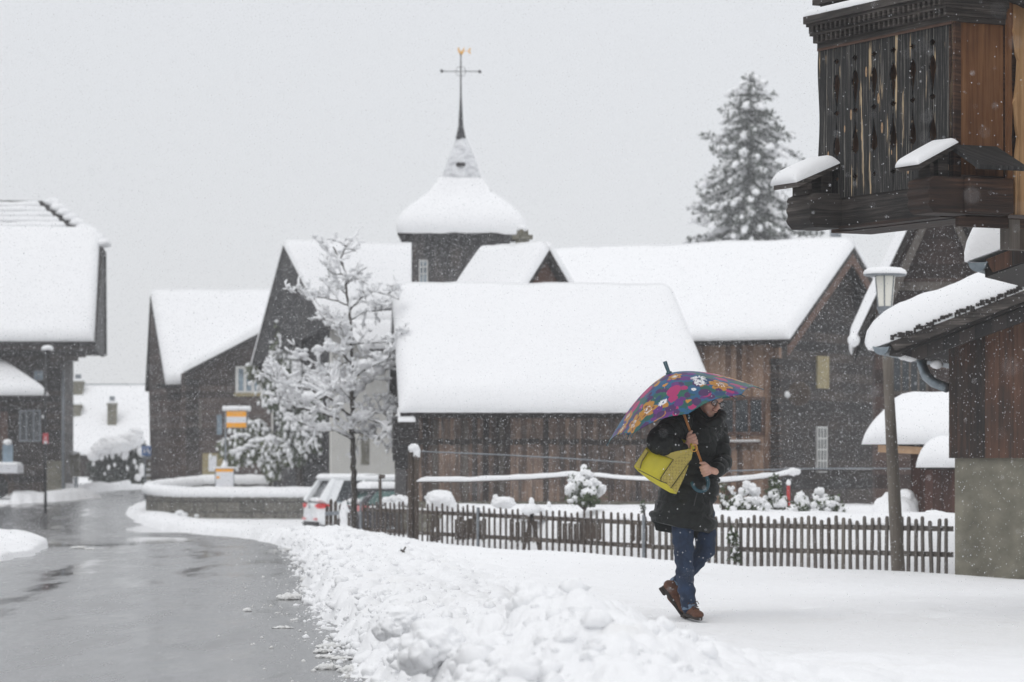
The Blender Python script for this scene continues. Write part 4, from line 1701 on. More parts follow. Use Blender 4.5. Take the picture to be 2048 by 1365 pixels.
    slab(r_, (.0, -.30, 3.20), (.40, -.30, 3.20), (.36, -.0, 3.36), (.03, -.0, 3.36), .03)
    slab(r_, (-.03, -.0, 3.36), (.0, -.30, 3.20), (.02, -.29, 3.2), (.03, -.0, 3.365), .03)
    r_.build('cap_roof', M['old_black'], root)
    # bracket and wall behind
    br = MB()
    br.ab((.385, -.11, 2.66), (.47, .0, 2.86))
    br.build('bracket', M['grey_wood'], root)
    br = MB()
    br.ab((.475, -.09, 2.66), (.66, .03, 2.86))
    br.build('bracket', M['brown_wood'], root)
    # pale carved board beside the end panel
    fb = MB()
    prof = [(2.90, .0), (3.2, .0), (3.30, .008), (3.42, .028), (3.5, .012), (3.62, .0), (3.66, -.012), (3.7, .004), (3.8, .02), (3.95, .03), (4.0, .012), (4.1, .0), (4.15, -.014), (4.2, .0), (4.40, .0)]
    left = [(.475 + q, -.05, zq) for zq, q in prof]
    fb.prism(left + [(.9, -.05, 4.40), (.9, -.05, 2.90)], (0, .03, 0))
    fb.build('carved_board', M['honey_light'], root)
    fb = MB()
    fb.prism([(.425, -.03, 2.90)] + [(.467 - max(q, 0) * .3, -.03, zq) for zq, q in prof] + [(.425, -.03, 4.40)], (0, .03, 0))
    fb.build('carved_board', M['honey'], root)
    wl = MB()
    wl.ab((.68, -.02, 2.92), (4.5, 1.0, 6.5))
    wl.ab((.68, -3.2, 2.92), (4.5, -.022, 6.5))
    gw = MB()
    gw.ab((.78, -3.1, -.5), (4.4, -.06, 2.918))
    gw.build('ground_wall', M['plaster'], root)
    tr = MB()
    slab(tr, (.15, -3.7, 6.35), (.15, 1.4, 6.35), (2.6, 1.4, 7.5), (2.6, -3.7, 7.5), .14)
    slab(tr, (5.05, 1.4, 6.35), (5.05, -3.7, 6.35), (2.6, -3.7, 7.5), (2.6, 1.4, 7.5), .14)
    tro = tr.build('roof', M['eave'], root)
    for xa in (.12, 5.08):
        snow_slab('roof_snow', (xa, -3.75, 6.33), (xa, 1.45, 6.33), (2.6, 1.45, 7.51), (2.6, -3.75, 7.51), .3, tro, seed=xa, res=.3)
    wl.ab((.43, .02, 2.92), (.675, .3, 4.6))
    wl.build('wall', M['beam_brown'], root)
    ev = MB()
    slab(ev, (.44, -.6, 4.30), (.75, -.6, 4.20), (.9, .4, 4.42), (.42, .4, 4.52), .08)
    ev.build('eave', M['eave'], root)
    hk = MB()
    hq = V((.17, .02, 2.87))
    hk.tube([hq, hq + V((0, 0, -.045))] + [hq + V((.014 * math.sin(a), 0, -.06 - .014 * math.cos(a) + .014)) for a in np.linspace(.6, 5.2, 10)], .0035, 6)
    hk.build('hook', M['metal_dark'], root)
    # lower lean-to roof with its gutter, reaching away below the balcony
    y2 = R(-20.2) - yaw
    lr = bpy.data.objects.new('lower_roof', None)
    COL.objects.link(lr)
    lr.parent = root
    q = Matrix.Rotation(-yaw, 3, 'Z') @ (P(1958, 531, 28.0) - V((2.97, 23.0, 0)))
    lr.location = q
    lr.rotation_euler = (0, 0, y2)
    sp = .36
    a = MB()
    a.prism([(.05, 0, .02), (1.6, 0, .02 + 1.55 * sp), (1.6, 0, -.13 + 1.55 * sp), (.05, 0, -.10)], (0, 4, 0))
    a.build('roof_deck', M['eave'], lr)
    a = MB()
    a.prism([(.06, -.03, .045), (1.6, -.03, .045 + 1.55 * sp), (1.6, -.03, -.17 + 1.55 * sp), (.12, -.03, -.06)], (0, .028, 0))
    a.build('bargeboard', M['shed_wood'], lr)
    gutter(lr, (0, -.06, .02), (0, 4, -.02), .075)
    snow_slab('roof_snow', (-.10, 4, .03), (-.10, -.05, .03), (1.6, -.05, .03 + 1.65 * sp), (1.6, 4, .03 + 1.65 * sp), .33, lr, r=.22, res=.1, amp=.03, ragged=.03, seed=9, rounds=(True, True, True, True))
    return root


def gutter(root, a, b, r, name='gutter'):
    """half round gutter with a closed end, from a to b"""
    a, b = V(a), V(b)
    t = (b - a).normalized()
    sd = t.cross(V((0, 0, 1))).normalized()
    n = 12
    mb = MB()
    for rr in (r,):
        vs, fs = [], []
        for p in (a, b):
            for k in range(n + 1):
                an = math.pi + math.pi * k / n
                vs.append(p + sd * math.cos(an) * rr + V((0, 0, 1)) * math.sin(an) * rr)
        for k in range(n):
            fs.append((k, k + 1, n + 2 + k, n + 1 + k))
        fs.append(tuple(range(n, -1, -1)))
        vs2 = [v + V((0, 0, .006)) - sd * 0 for v in vs]
        mb.add(vs, fs)
        mb.tube([a + sd * rr, b + sd * rr], .008, 6)
        mb.tube([a - sd * rr, b - sd * rr], .008, 6)
    return mb.build(name, M['metal'], root)


chalet()


# ------------------------------------------------------------------ shed with a concrete base at the right edge
def shed():
    yaw = R(-20.2)
    o = V((3.934, 36.0, 0.0))
    root = empty('storage_shed', o, 'dark plank shed on mottled concrete base with gutter and thick snow at the right edge', 'shed', yaw=yaw)
    gz = P(0, 697, 36).z
    sp = .36
    W, L = 4.4, 3.6
    wx = .617
    mb = MB()
    mb.ab((wx + .055, .34, -.5), (W, L, 1.344))
    mb.build('concrete_base', M['concrete'], root)
    mb = MB()
    rz = lambda x: gz + .02 + sp * x
    ap = 2.5
    mb.prism([(wx, .30, 1.30), (wx, .30, rz(wx) - .06), (ap, .30, rz(ap) - .06), (W, .30, rz(ap) - .06 - sp * (W - ap)), (W, .30, 1.30)], (0, L - .35, 0))
    mb.build('wall', M['shed_wood'], root)
    a = MB()
    a.prism([(.05, -.02, rz(0) + .03), (ap, -.02, rz(ap) + .01), (ap, -.02, rz(ap) - .13), (.05, -.02, rz(0) - .10)], (0, L + .2, 0))
    a.prism([(ap, -.02, rz(ap) + .01), (W + .5, -.02, rz(ap) - sp * (W + .5 - ap)), (W + .5, -.02, rz(ap) - .14 - sp * (W + .5 - ap)), (ap, -.02, rz(ap) - .13)], (0, L + .2, 0))
    ro = a.build('roof', M['eave'], root)
    a = MB()
    a.prism([(.06, -.06, rz(0) + .05), (ap, -.06, rz(ap) + .04), (ap, -.06, rz(ap) - .09), (.12, -.06, rz(0) - .05)], (0, .035, 0))
    a.build('bargeboard', M['old_beam'], ro)
    a = MB()
    a.prism([(.15, .05, rz(0) - .08), (ap, .05, rz(ap) - .14), (ap, .05, rz(ap) - .30), (.35, .05, rz(0) - .14)], (0, .08, 0))
    a.build('rafter', M['barn_dark'], ro)
    # ragged shingle fringe along the verge
    f = MB()
    rnd = random.Random(5)
    x = .1
    while x < ap:
        wd = rnd.uniform(.012, .05)
        f.box((x, -.078, rz(x) + .040 + rnd.uniform(-.012, .022)), (wd, .05, rnd.uniform(.03, .06)))
        x += wd * rnd.uniform(.75, 1.25)
    f.build('shingle_edge', M['eave'], ro)
    snow_slab('roof_snow', (-.16, L + .2, rz(-.1) + .0), (-.16, -.08, rz(-.1) + .0), (ap, -.08, rz(ap) + .03), (ap, L + .2, rz(ap) + .03), .40, ro, r=.34, res=.07, amp=.025, ragged=.045, seed=14, bulge=.22, rounds=(True, True, True, False), freq=1.6)
    snow_slab('roof_snow', (W + .6, -.08, rz(ap) - sp * (W + .6 - ap)), (W + .6, L + .2, rz(ap) - sp * (W + .6 - ap)), (ap, L + .2, rz(ap) + .03), (ap, -.08, rz(ap) + .03), .40, ro, r=.3, res=.2, amp=.02, seed=15)
    gutter(root, (-.02, -.10, gz + .01), (-.02, L, gz - .05), .083)
    # swan neck pipe from the gutter to the wall
    dp = MB()
    fr = Frame(o, yaw)
    pts = []
    for (px, py, y) in ((1846, 700, 1.6), (1844, 730, 1.55), (1852, 752, 1.4), (1868, 766, 1.2), (1893, 776, 1.0)):
        q = fr.on_front(px, py, y)
        pts.append(q)
    dp.tube(pts, .055, 10)
    dp.build('downpipe', M['metal'], root, True)
    for (px, py, s_) in ((1808, 713, .045), (1822, 716, .05), (1873, 728, .05)):
        q = fr.on_front(px, py, .5)
        ic = MB()
        ic.ball(q, (s_ * 1.4, s_, s_), 2, amp=.3, seed=px)
        ic.build('snow_bit', M['snow'], root, True)
    wr = MB()
    q = fr.on_front(1770, 708, -.08)
    wr.tube([q, q - V((0, 0, .05))], .006, 6)
    wr.build('drip', M['metal'], root)


shed()


# ------------------------------------------------------------------ lamp post
def lamp():
    d = 39.0
    base = P(1797, 1152, d)
    base.z = ground_z(base.x, base.y) - .1
    s = d / F
    root = empty('street_lamp', base, 'leaning timber lamp post with a cream cone lantern under a snowy disc', 'street lamp')
    top = P(1770, 628, d)
    b = P(1797, 1150, d)
    mb = MB(base)
    dirv = (top - b)
    pts = [base, b, b + dirv * .5, top]
    mb.tube(pts, [15.5 * s, 14.5 * s, 12.0 * s, 9 * s], 10)
    mb.build('post', M['post'], root, True)
    c = P(1770, 615, d)
    gl = MB(base)
    gl.lathe([(14.5 * s, 0), (15 * s, .02), (20.5 * s, 60 * s), (20.5 * s, 63 * s)], c, 24)
    gl.build('lantern_shade', M['lamp_glass'], root, True)
    fr = MB(base)
    for k in range(6):
        a = R(20 + 60 * k)
        cs = V((math.cos(a), math.sin(a), 0))
        fr.tube([c + cs * 15.2 * s, c + cs * 21.2 * s + V((0, 0, 62 * s))], 1.3 * s, 6)
    fr.lathe([(12 * s, -14 * s), (16.0 * s, -3 * s), (16.5 * s, 1 * s), (14 * s, 2 * s)], c, 20)
    fr.build('lantern_frame', M['metal_grey'], root)
    ds = MB(base)
    ds.lathe([(5 * s, 62 * s), (40 * s, 62.5 * s), (43 * s, 64 * s), (42 * s, 67 * s), (10 * s, 72 * s)], c, 32)
    ds.build('lantern_disc', M['metal_grey'], root, True)
    sn = MB(base)
    prof = [(43 * s, 66 * s), (43.5 * s, 69 * s), (41 * s, 74 * s), (33 * s, 78.5 * s), (20 * s, 80 * s), (3 * s, 80.5 * s)]
    sn.lathe(prof, c, 32)
    sn.build('lantern_snow', M['snow'], root, True)


lamp()


# ------------------------------------------------------------------ garden fences
def picket_mesh(w, h, th):
    mb = MB()
    mb.prism([(-w / 2, 0, -.25), (w / 2, 0, -.25), (w / 2, 0, h - w * .9), (w * .28, 0, h - w * .15), (0, 0, h), (-w * .28, 0, h - w * .15), (-w / 2, 0, h - w * .9)], (0, th, 0))
    return mb.mesh('picket')


def fence(A, B, hA, hB, n, mat, label, kind, post_at, missing=()):
    A, B = V(A), V(B)
    root = empty('picket_fence', (A.x, A.y, 0), label, 'fence', 'wooden picket fences round the garden')
    dv = (B - A)
    L = math.hypot(dv.x, dv.y)
    yaw = math.atan2(dv.y, dv.x)
    root.rotation_euler.z = yaw
    u = V((dv.x / L, dv.y / L, 0))
    pms = []
    for mm in (mat, mat, 'post' if kind else 'grey_wood', 'brown_wood'):
        pm = picket_mesh(.048 if kind == 0 else .046, 1.0, .022)
        pm.materials.append(M[mm])
        pms.append(pm)
    rnd = random.Random(int(A.x * 100))
    gzs = lambda f: ground_z(A.x + dv.x * f, A.y + dv.y * f)
    for k in range(n):
        if k in missing:
            continue
        f = (k + .5) / n
        o = bpy.data.objects.new('picket', pms[rnd.choice((0, 0, 1, 1, 2, 3))])
        COL.objects.link(o)
        o.parent = root
        h = hA + (hB - hA) * f
        g = A.z + (B.z - A.z) * f
        o.location = (f * L + rnd.uniform(-.008, .008), rnd.uniform(-.004, .004), g)
        o.scale = (rnd.uniform(.88, 1.12), 1, h * rnd.uniform(.94, 1.04))
        o.rotation_euler = (0, rnd.gauss(0, .02), 0)
    for fz in (.30, .80):
        rl = MB()
        zA, zB = A.z + hA * fz, B.z + hB * fz
        rl.prism([(0, .026, zA - .03), (L, .026, zB - .03), (L, .026, zB + .03), (0, .026, zA + .03)], (0, .035, 0))
        ro = rl.build('rail', M[mat], root)
        if fz == .80:
            x = 0.0
            while x < L:
                ln = rnd.uniform(.3, .9)
                f = (x + ln / 2) / L
                if rnd.random() < .6 and f < 1:
                    sn = MB()
                    sn.box((x + ln / 2, .043, A.z + (B.z - A.z) * f + (hA + (hB - hA) * f) * fz + .045), (ln * .9, .035, .035))
                    sn.build('rail_snow', M['snow'], ro, bevel=.012)
                x += ln
    for f in post_at:
        ps = MB()
        h = hA + (hB - hA) * f
        g = A.z + (B.z - A.z) * f
        ps.ab((f * L - .028, -.03, g - .3), (f * L + .028, -.005, g + h * .98))
        ps.build('post', M['metal_grey'], root)
    return root, u, L


fA = P(722, 1082, 58.5)
fB = P(1297, 1120, 44.9)
fA.z, fB.z = P(0, 1084, 58.5).z, P(0, 1121, 44.9).z
fence(fA, fB, .70, .605, 52, 'brown_wood', 'dark brown pointed picket fence running left from behind the walker', 0, (.003, .21, .475, .99), missing=(34,))
gA = P(1300, 1120, 44.7)
gB = P(1899, 1141, 39.6)
gA.z, gB.z = P(0, 1122, 44.7).z, P(0, 1141, 39.6).z
fence(gA, gB, .60, .60, 44, 'grey_wood', 'pale grey picket fence between the walker and the concrete shed', 1, ())

# old boards leaning behind the brown fence
rnd = random.Random(9)
for k, (f0, f1) in enumerate(((.20, .245), (.30, .42), (.50, .60), (.66, .80), (.88, .95))):
    mb = MB()
    a, b = fA.lerp(fB, f0), fA.lerp(fB, f1)
    back = V((.35, .5, 0))
    mid = (a + b) / 2 + back
    mb.off = V((mid.x, mid.y, 0))
    n = max(2, int((b - a).length / .24))
    for j in range(n):
        q = a.lerp(b, (j + .5) / n) + back
        mb.box((q.x, q.y, q.z + .2), (.07, .02, .55 + rnd.uniform(-.12, .02)))
    a2, b2 = a + back, b + back
    mb.prism([a2 + V((0, .02, .05)), b2 + V((0, .02, .05)), b2 + V((0, .02, .17)), a2 + V((0, .02, .17))], (0, .03, 0))
    lab = ['short board screen behind the left end of the brown fence', 'board screen behind the brown fence under the round snow mound',
           'board screen behind the brown fence left of the crossed pickets', 'long board screen behind the brown fence under the snowy shrub', 'board screen behind the brown fence beside the yellow bag'][k]
    tag(mb.build('board_screen', M['brown_wood'], None, loc=mb.off), lab, 'board screen', 'old board screens behind the brown fence')

# two loose pickets crossed against the fence
mb = MB()
q = fA.lerp(fB, .655)
mb.off = V((q.x, q.y, 0))
for sg in (-1, 1):
    c = q + V((.10 * sg, -.06, 0))
    rot = Matrix.Rotation(R(13 * sg), 3, 'Y')
    mb.box(c + V((-.04 * sg, 0, .28)), (.05, .02, .64), Matrix.Rotation(R(-13 * sg), 3, 'Y'))
tag(mb.build('loose_picket', M['brown_wood'], None, loc=mb.off), 'pair of loose pickets leaning together against the brown fence', 'loose pickets')
mb = MB()
mb.off = V((q.x, q.y - .05, 0))
mb.ball(q + V((0, 0, .62)), (.14, .10, .09), 3, amp=.3, seed=4)
mb.ball(q + V((0, 0, .72)), (.04, .04, .09), 2, amp=.3, seed=5)
tag(mb.build('snow_lump', M['snow'], None, True, loc=mb.off), 'lump of snow resting on the two crossed pickets of the brown fence', 'snow lump')

# dark broken gate at the left end of the brown fence, beside the white car
root = empty('garden_gate', V((P(665, 1050, 60).x, 60.0, 0)), 'dark narrow gate boards leaning beside the white car at the fence end', 'gate')
mb = MB(root.location)
for k, (px, pt) in enumerate(((653, 1015), (661, 1002), (670, 1006), (680, 1012))):
    p, t_ = P(px, 1066, 60), P(px + 1, pt, 60)
    mb.prism([p + V((-.03, 0, -.3)), p + V((.03, 0, -.3)), t_ + V((.03, 0, 0)), t_ + V((0, 0, .04)), t_ + V((-.03, 0, 0))], (0, .03, 0))
mb.build('gate_boards', M['brown_wood'], root)
mb = MB(root.location)
a, b = P(650, 1024, 59.9), P(684, 1022, 59.9)
mb.prism([a, b, b - V((0, 0, .07)), a - V((0, 0, .07))], (0, .03, 0))
mb.build('rail', M['metal_grey'], root)
mb = MB()
p = P(691, 1078, 59.3)
mb.off = V((p.x, p.y, 0))
mb.ball(P(690, 1050, 59.3), (.085, .09, .40), 4, amp=.25, seed=3, freq=2.5)
mb.ball(P(686, 1030, 59.3), (.06, .06, .20), 3, amp=.3, seed=6)
o = tag(mb.build('snowy_post', M['snow'], None, True, loc=mb.off), 'short post completely plastered with white snow at the gate', 'post')
mb = MB(mb.off)
mb.ab(P(698, 1080, 59.2) - V((.02, 0, .2)), P(698, 1026, 59.2) + V((.02, .03, 0)))
mb.build('post_core', M['brown_wood'], o)


# ------------------------------------------------------------------ washing line posts and snow laden poles in the garden
def garden_posts():
    d = 52.5
    rt = empty('line_post', V((P(826, 0, d).x, d, 0)), 'tall twin wooden post with a clump of snow on top behind the brown fence', 'post')
    for (px, pt) in ((821, 905), (832, 896)):
        mb = MB(rt.location)
        mb.tube([P(px, 1110, d) - V((0, 0, .2)), P(px + .5, pt, d)], 5.6 * d / F, 8)
        mb.build('post', M['brown_wood'], rt, True)
    mb = MB(rt.location)
    mb.ball(P(828, 897, d), (.085, .07, .07), 3, amp=.25)
    mb.ball(P(833, 905, d), (.055, .05, .11), 3, amp=.25, seed=2)
    mb.ball(P(822, 908, d), (.03, .04, .06), 2, amp=.25, seed=4)
    mb.build('snow_cap', M['snow'], rt, True)

    def line(name, pts, r, mat, label, cat, group=None):
        mb = MB()
        mb.off = V((pts[0].x, pts[0].y, pts[0].z))
        out = []
        for i in range(len(pts) - 1):
            for k in range(10):
                out.append(pts[i].lerp(pts[i + 1], k / 10))
        out.append(pts[-1])
        rr = [r * (1 + .3 * noise.noise(V((p.x * 3, p.y, 4.0)))) for p in out]
        mb.tube(out, rr, 8)
        return tag(mb.build(name, mat, None, True, loc=mb.off), label, cat, group)
    line('wire', [P(836, 903, d), P(1000, 910, d + .3), P(1130, 917, d + .5), P(1260, 926, d + .8)], .010, M['metal_grey'], 'thin snowy wire sloping from the tall twin post towards the walker', 'wire')
    line('wire', [P(1425, 943, 54), P(1600, 938, 56), P(1720, 937, 56), P(1832, 938, 56.5)], .011, M['metal_grey'], 'thin wire crossing the dark house wall right of the walker', 'wire')

    def rail(label, pts, th):
        mb = MB()
        c = pts[0]
        mb.off = c.copy()
        n = 60
        full = []
        for i in range(len(pts) - 1):
            m_ = max(6, int((pts[i + 1] - pts[i]).length / .08))
            full += [pts[i].lerp(pts[i + 1], k / m_) for k in range(m_)]
        full.append(pts[-1])
        mb.tube(full, .028, 8)
        o = tag(mb.build('wooden_rail', M['brown_wood'], None, True, loc=c), label, 'rail', 'snow laden rails in the garden')
        mb = MB(c)
        vs, fs = [], []
        for i, p in enumerate(full):
            k = min(1, min(i, len(full) - 1 - i) / 2 + .25)
            h = th * k * (1 + .22 * noise.noise(V((p.x * 4, p.y * 2, 1.0))))
            for a in range(9):
                an = math.pi * a / 8
                vs.append(p + V((0, -math.cos(an) * .045, -.012 + math.sin(an) * h)))
        for i in range(len(full) - 1):
            for a in range(8):
                fs.append((i * 9 + a, i * 9 + a + 1, (i + 1) * 9 + a + 1, (i + 1) * 9 + a))
            fs.append((i * 9 + 8, i * 9, (i + 1) * 9, (i + 1) * 9 + 8))
        mb.add(vs, fs)
        mb.build('rail_snow', M['snow'], o, True)
        return o
    rail('long snow covered rail from the tall twin post to the snowy peak', [P(832, 962, d), P(930, 962, d), P(1060, 957, d), P(1168, 949, d)], .075)
    rail('snow covered rail running from the snowy peak behind the yellow bag', [P(1170, 950, d), P(1240, 957, d), P(1330, 962, d), P(1400, 968, d)], .06)
    rail('rising snow covered rail right of the walker with a thick end', [P(1415, 966, 50), P(1500, 958, 50.5), P(1560, 951, 51), P(1592, 946, 51)], .07)
    mb = MB()
    c = P(1588, 944, 51)
    mb.off = c
    mb.ball(c, (.10, .09, .06), 3, amp=.3, seed=3)
    tag(mb.build('snow_lump', M['snow'], None, True, loc=c), 'lump of snow on the end of the rising rail above the red pole', 'snow lump')
    rp = empty('red_pole', V((P(1577, 0, 50.6).x, 50.6, 0)), 'short red painted pole with a snow cap among the garden shrubs', 'pole')
    mb = MB(rp.location)
    mb.tube([P(1577, 1030, 50.6), P(1577, 972, 50.6)], .026, 8)
    mb.build('pole', M['pole_red'], rp, True)
    mb = MB(rp.location)
    mb.ball(P(1577, 966, 50.6), (.035, .035, .05), 2, amp=.2)
    mb.build('snow_cap', M['snow'], rp, True)
    st = empty('thin_post', V((P(762, 0, 59.5).x, 59.5, 0)), 'thin post with a small crossbar in front of the dark car', 'post')
    mb = MB(st.location)
    mb.tube([P(762, 1075, 59.5), P(760, 955, 59.5)], .028, 8)
    mb.tube([P(757, 953, 59.5), P(770, 954, 59.5)], .035, 8)
    mb.build('post', M['brown_wood'], st, True)
    mb = MB()
    c = P(1168, 938, d)
    mb.off = c
    mb.ball(c, (.055, .055, .07), 3, amp=.2)
    mb.ball(P(1168, 950, d), (.10, .09, .06), 3, amp=.3, seed=5)
    tag(mb.build('snow_lump', M['snow'], None, True, loc=c), 'snowy peak where two rails meet above the green shrub', 'snow lump')


garden_posts()


# ------------------------------------------------------------------ plants
M['leaf'] = plain('evergreen_leaf', (0.062, 0.085, 0.038), .7, var=.35, scale=12)
M['leaf_pale'] = plain('pale_green_leaf', (0.12, 0.14, 0.07), .7, var=.3, scale=12)
M['needle'] = plain('dark_needles', (0.085, 0.097, 0.083), .8, var=.35, scale=6)


def leaf_blob(mb, c, rad, n, size, rnd, up=.0):
    for _ in range(n):
        while True:
            q = V((rnd.uniform(-1, 1), rnd.uniform(-1, 1), rnd.uniform(-1, 1)))
            if q.length < 1:
                break
        p = c + V((q.x * rad[0], q.y * rad[1], q.z * rad[2]))
        a = V((rnd.gauss(0, 1), rnd.gauss(0, 1), rnd.gauss(0, 1) + up)).normalized()
        b = a.orthogonal().normalized()
        b = Matrix.Rotation(rnd.uniform(0, 6.28), 3, a) @ b
        s_ = size * rnd.uniform(.6, 1.3)
        mb.add([p, p + a * s_ * .5 + b * s_ * .22, p + a * s_, p + a * s_ * .5 - b * s_ * .22], [(0, 1, 2, 3)])


def shrub(name, label, cat, base, parts, group=None, seed=1):
    """parts: list of (px, py, d, rx px, rz px, leaves, snow) clumps on the photo's scale"""
    rnd = random.Random(seed)
    root = empty(name, base, label, cat, group)
    lf, sn, st = MB(base), MB(base), MB(base)
    for (px, py, d, rx, rz, nl, ns) in parts:
        s = d / F
        c = P(px, py, d)
        rx, rz = rx * s, rz * s
        st.tube([V((base.x, base.y, base.z)), (V((base.x, base.y, c.z - rz)) + c) / 2, c], [.02, .015, .008], 5)
        leaf_blob(lf, c, (rx, rx * .8, rz), int(nl * .55), .075 * (1 if nl < 900 else .8), rnd, .6)
        for _ in range(int(ns * 1.7)):
            a = rnd.uniform(0, 6.28)
            k = math.sqrt(rnd.random())
            q = c + V((math.cos(a) * rx * k * .85, math.sin(a) * rx * k * .7 - rx * .1, rz * (1 - k * k) * .75 + rnd.uniform(-.5, .25) * rz))
            r_ = min(rx, rz) * rnd.uniform(.28, .55)
            sn.ball(q, (r_, r_, r_ * rnd.uniform(.7, 1.1)), 3, amp=.4, freq=1.9, seed=rnd.uniform(0, 50))
    st.build('stems', M['bark'], root)
    if lf.v:
        lf.build('foliage', M['leaf'] if 'pale' not in label else M['leaf_pale'], root)
    if sn.v:
        sn.build('snow', M['snow'], root, True)
    return root


def gp(px, py, d):
    p = P(px, py, d)
    return p


def mound(label, lumps, base, group='snow mounds in the garden', seed=0):
    mb = MB(base)
    for k, (px, py, d, rx, rz) in enumerate(lumps):
        s = d / F
        mb.ball(P(px, py, d), (rx * s, rx * s * .9, rz * s), 4, amp=.22, freq=1.4, seed=seed + k * 3.1)
    return tag(mb.build('snow_mound', M['snow'], None, True, loc=base), label, 'snow mound', group)


mound('squarish white snow mound standing right of the tall twin post', [(882, 1000, 56.4, 29, 19), (868, 1008, 56.4, 16, 16), (898, 1010, 56.4, 16, 14)], P(882, 1022, 56.4), seed=1)
mound('low snow mound with one small pointed knob', [(1008, 1006, 53.4, 23, 12), (991, 998, 53.4, 6, 9), (990, 1006, 53.4, 8, 8)], P(1005, 1016, 53.4), seed=7)
mound('long low snow hump between the knobbed mound and the green shrub', [(1060, 1030, 51.6, 40, 17), (1090, 1028, 51.7, 16, 13), (1098, 1012, 51.7, 4, 9)], P(1062, 1036, 51.6), seed=12)
mound('steep snow cone leaning against the red shed behind the lamp post', [(1790, 1040, 45.5, 48, 52), (1812, 1015, 45.6, 26, 34)], P(1790, 1060, 45.5), seed=18)
mound('small snow pillow at the foot of the red shed beside the concrete wall', [(1868, 1032, 43.5, 26, 11)], P(1868, 1042, 43.5), seed=22)

shrub('snowy_shrub', 'evergreen shrub with glossy green middle and heavy snow in front of the barn', 'shrub', P(1170, 1020, 50),
      [(1163, 985, 50, 26, 26, 900, 6), (1148, 960, 50.2, 14, 12, 60, 4), (1172, 962, 50.2, 22, 18, 30, 6), (1190, 985, 50.1, 20, 26, 90, 7), (1143, 1003, 49.8, 12, 12, 70, 4), (1178, 1005, 49.7, 20, 12, 500, 1), (1166, 945, 50.2, 6, 10, 20, 2)], 'snowy shrubs in the garden', 3)
shrub('snowy_shrub', 'tall thin snowy shrub just right of the black coat', 'shrub', P(1445, 1040, 48),
      [(1444, 985, 48, 5, 20, 60, 4), (1446, 1005, 48, 8, 14, 80, 4), (1463, 985, 48, 8, 17, 25, 4)], 'snowy shrubs in the garden', 5)
shrub('snowy_shrub', 'broad rounded snowy shrub with green stems at its foot', 'shrub', P(1495, 1045, 48),
      [(1497, 988, 48, 26, 18, 30, 9), (1480, 1010, 47.8, 26, 18, 160, 8), (1515, 1012, 47.8, 26, 18, 60, 9), (1470, 1025, 47.5, 14, 22, 520, 2), (1496, 1020, 47.6, 10, 12, 120, 1)], 'snowy shrubs in the garden', 6)
shrub('snowy_shrub', 'upright leafy green shrub left of the red pole', 'shrub', P(1552, 1045, 48.5),
      [(1551, 980, 48.5, 14, 22, 420, 4), (1545, 1000, 48.5, 18, 20, 420, 5), (1560, 1010, 48.4, 18, 18, 260, 5), (1548, 962, 48.5, 7, 10, 130, 1)], 'snowy shrubs in the garden', 7)
shrub('snowy_shrub', 'snowy shrub directly right of the red pole', 'shrub', P(1600, 1045, 49),
      [(1605, 1010, 49, 20, 20, 200, 8), (1598, 1025, 48.8, 14, 12, 260, 3), (1620, 1020, 48.9, 16, 14, 60, 4)], 'snowy shrubs in the garden', 8)
shrub('snowy_shrub', 'rightmost snowy garden shrub with feathery twigs', 'shrub', P(1650, 1045, 49.3),
      [(1642, 1000, 49.3, 18, 18, 130, 6), (1660, 1010, 49.2, 22, 18, 420, 7), (1640, 1020, 49.1, 24, 14, 160, 6), (1676, 1022, 49.1, 12, 10, 200, 3)], 'snowy shrubs in the garden', 9)
shrub('small_plant', 'small green plant with snowy leaves behind the fence left of the coat hem', 'plant', P(1289, 1035, 46.5),
      [(1287, 1016, 46.5, 5, 12, 60, 2)], 'snowy shrubs in the garden', 10)
for k, (px, py) in enumerate(((1465, 1075), (1470, 1110), (1370, 1112), (1720, 1080), (1735, 1100))):
    d = 43.0
    lab = ['leafy green plant behind the grey pickets nearest the coat', 'low green plant at the grey fence foot right of the jeans', 'small green sprig at the fence foot behind the jeans',
           'green plant behind the grey pickets left of the lamp post', 'low leafy plant at the grey fence foot beside the lamp post'][k]
    shrub('small_plant', lab, 'plant', P(px, py + 18, d), [(px, py, d, 9, 16, 110, 2), (px + 6, py + 8, d, 8, 8, 60, 2)], 'green plants at the grey fence', 30 + k)


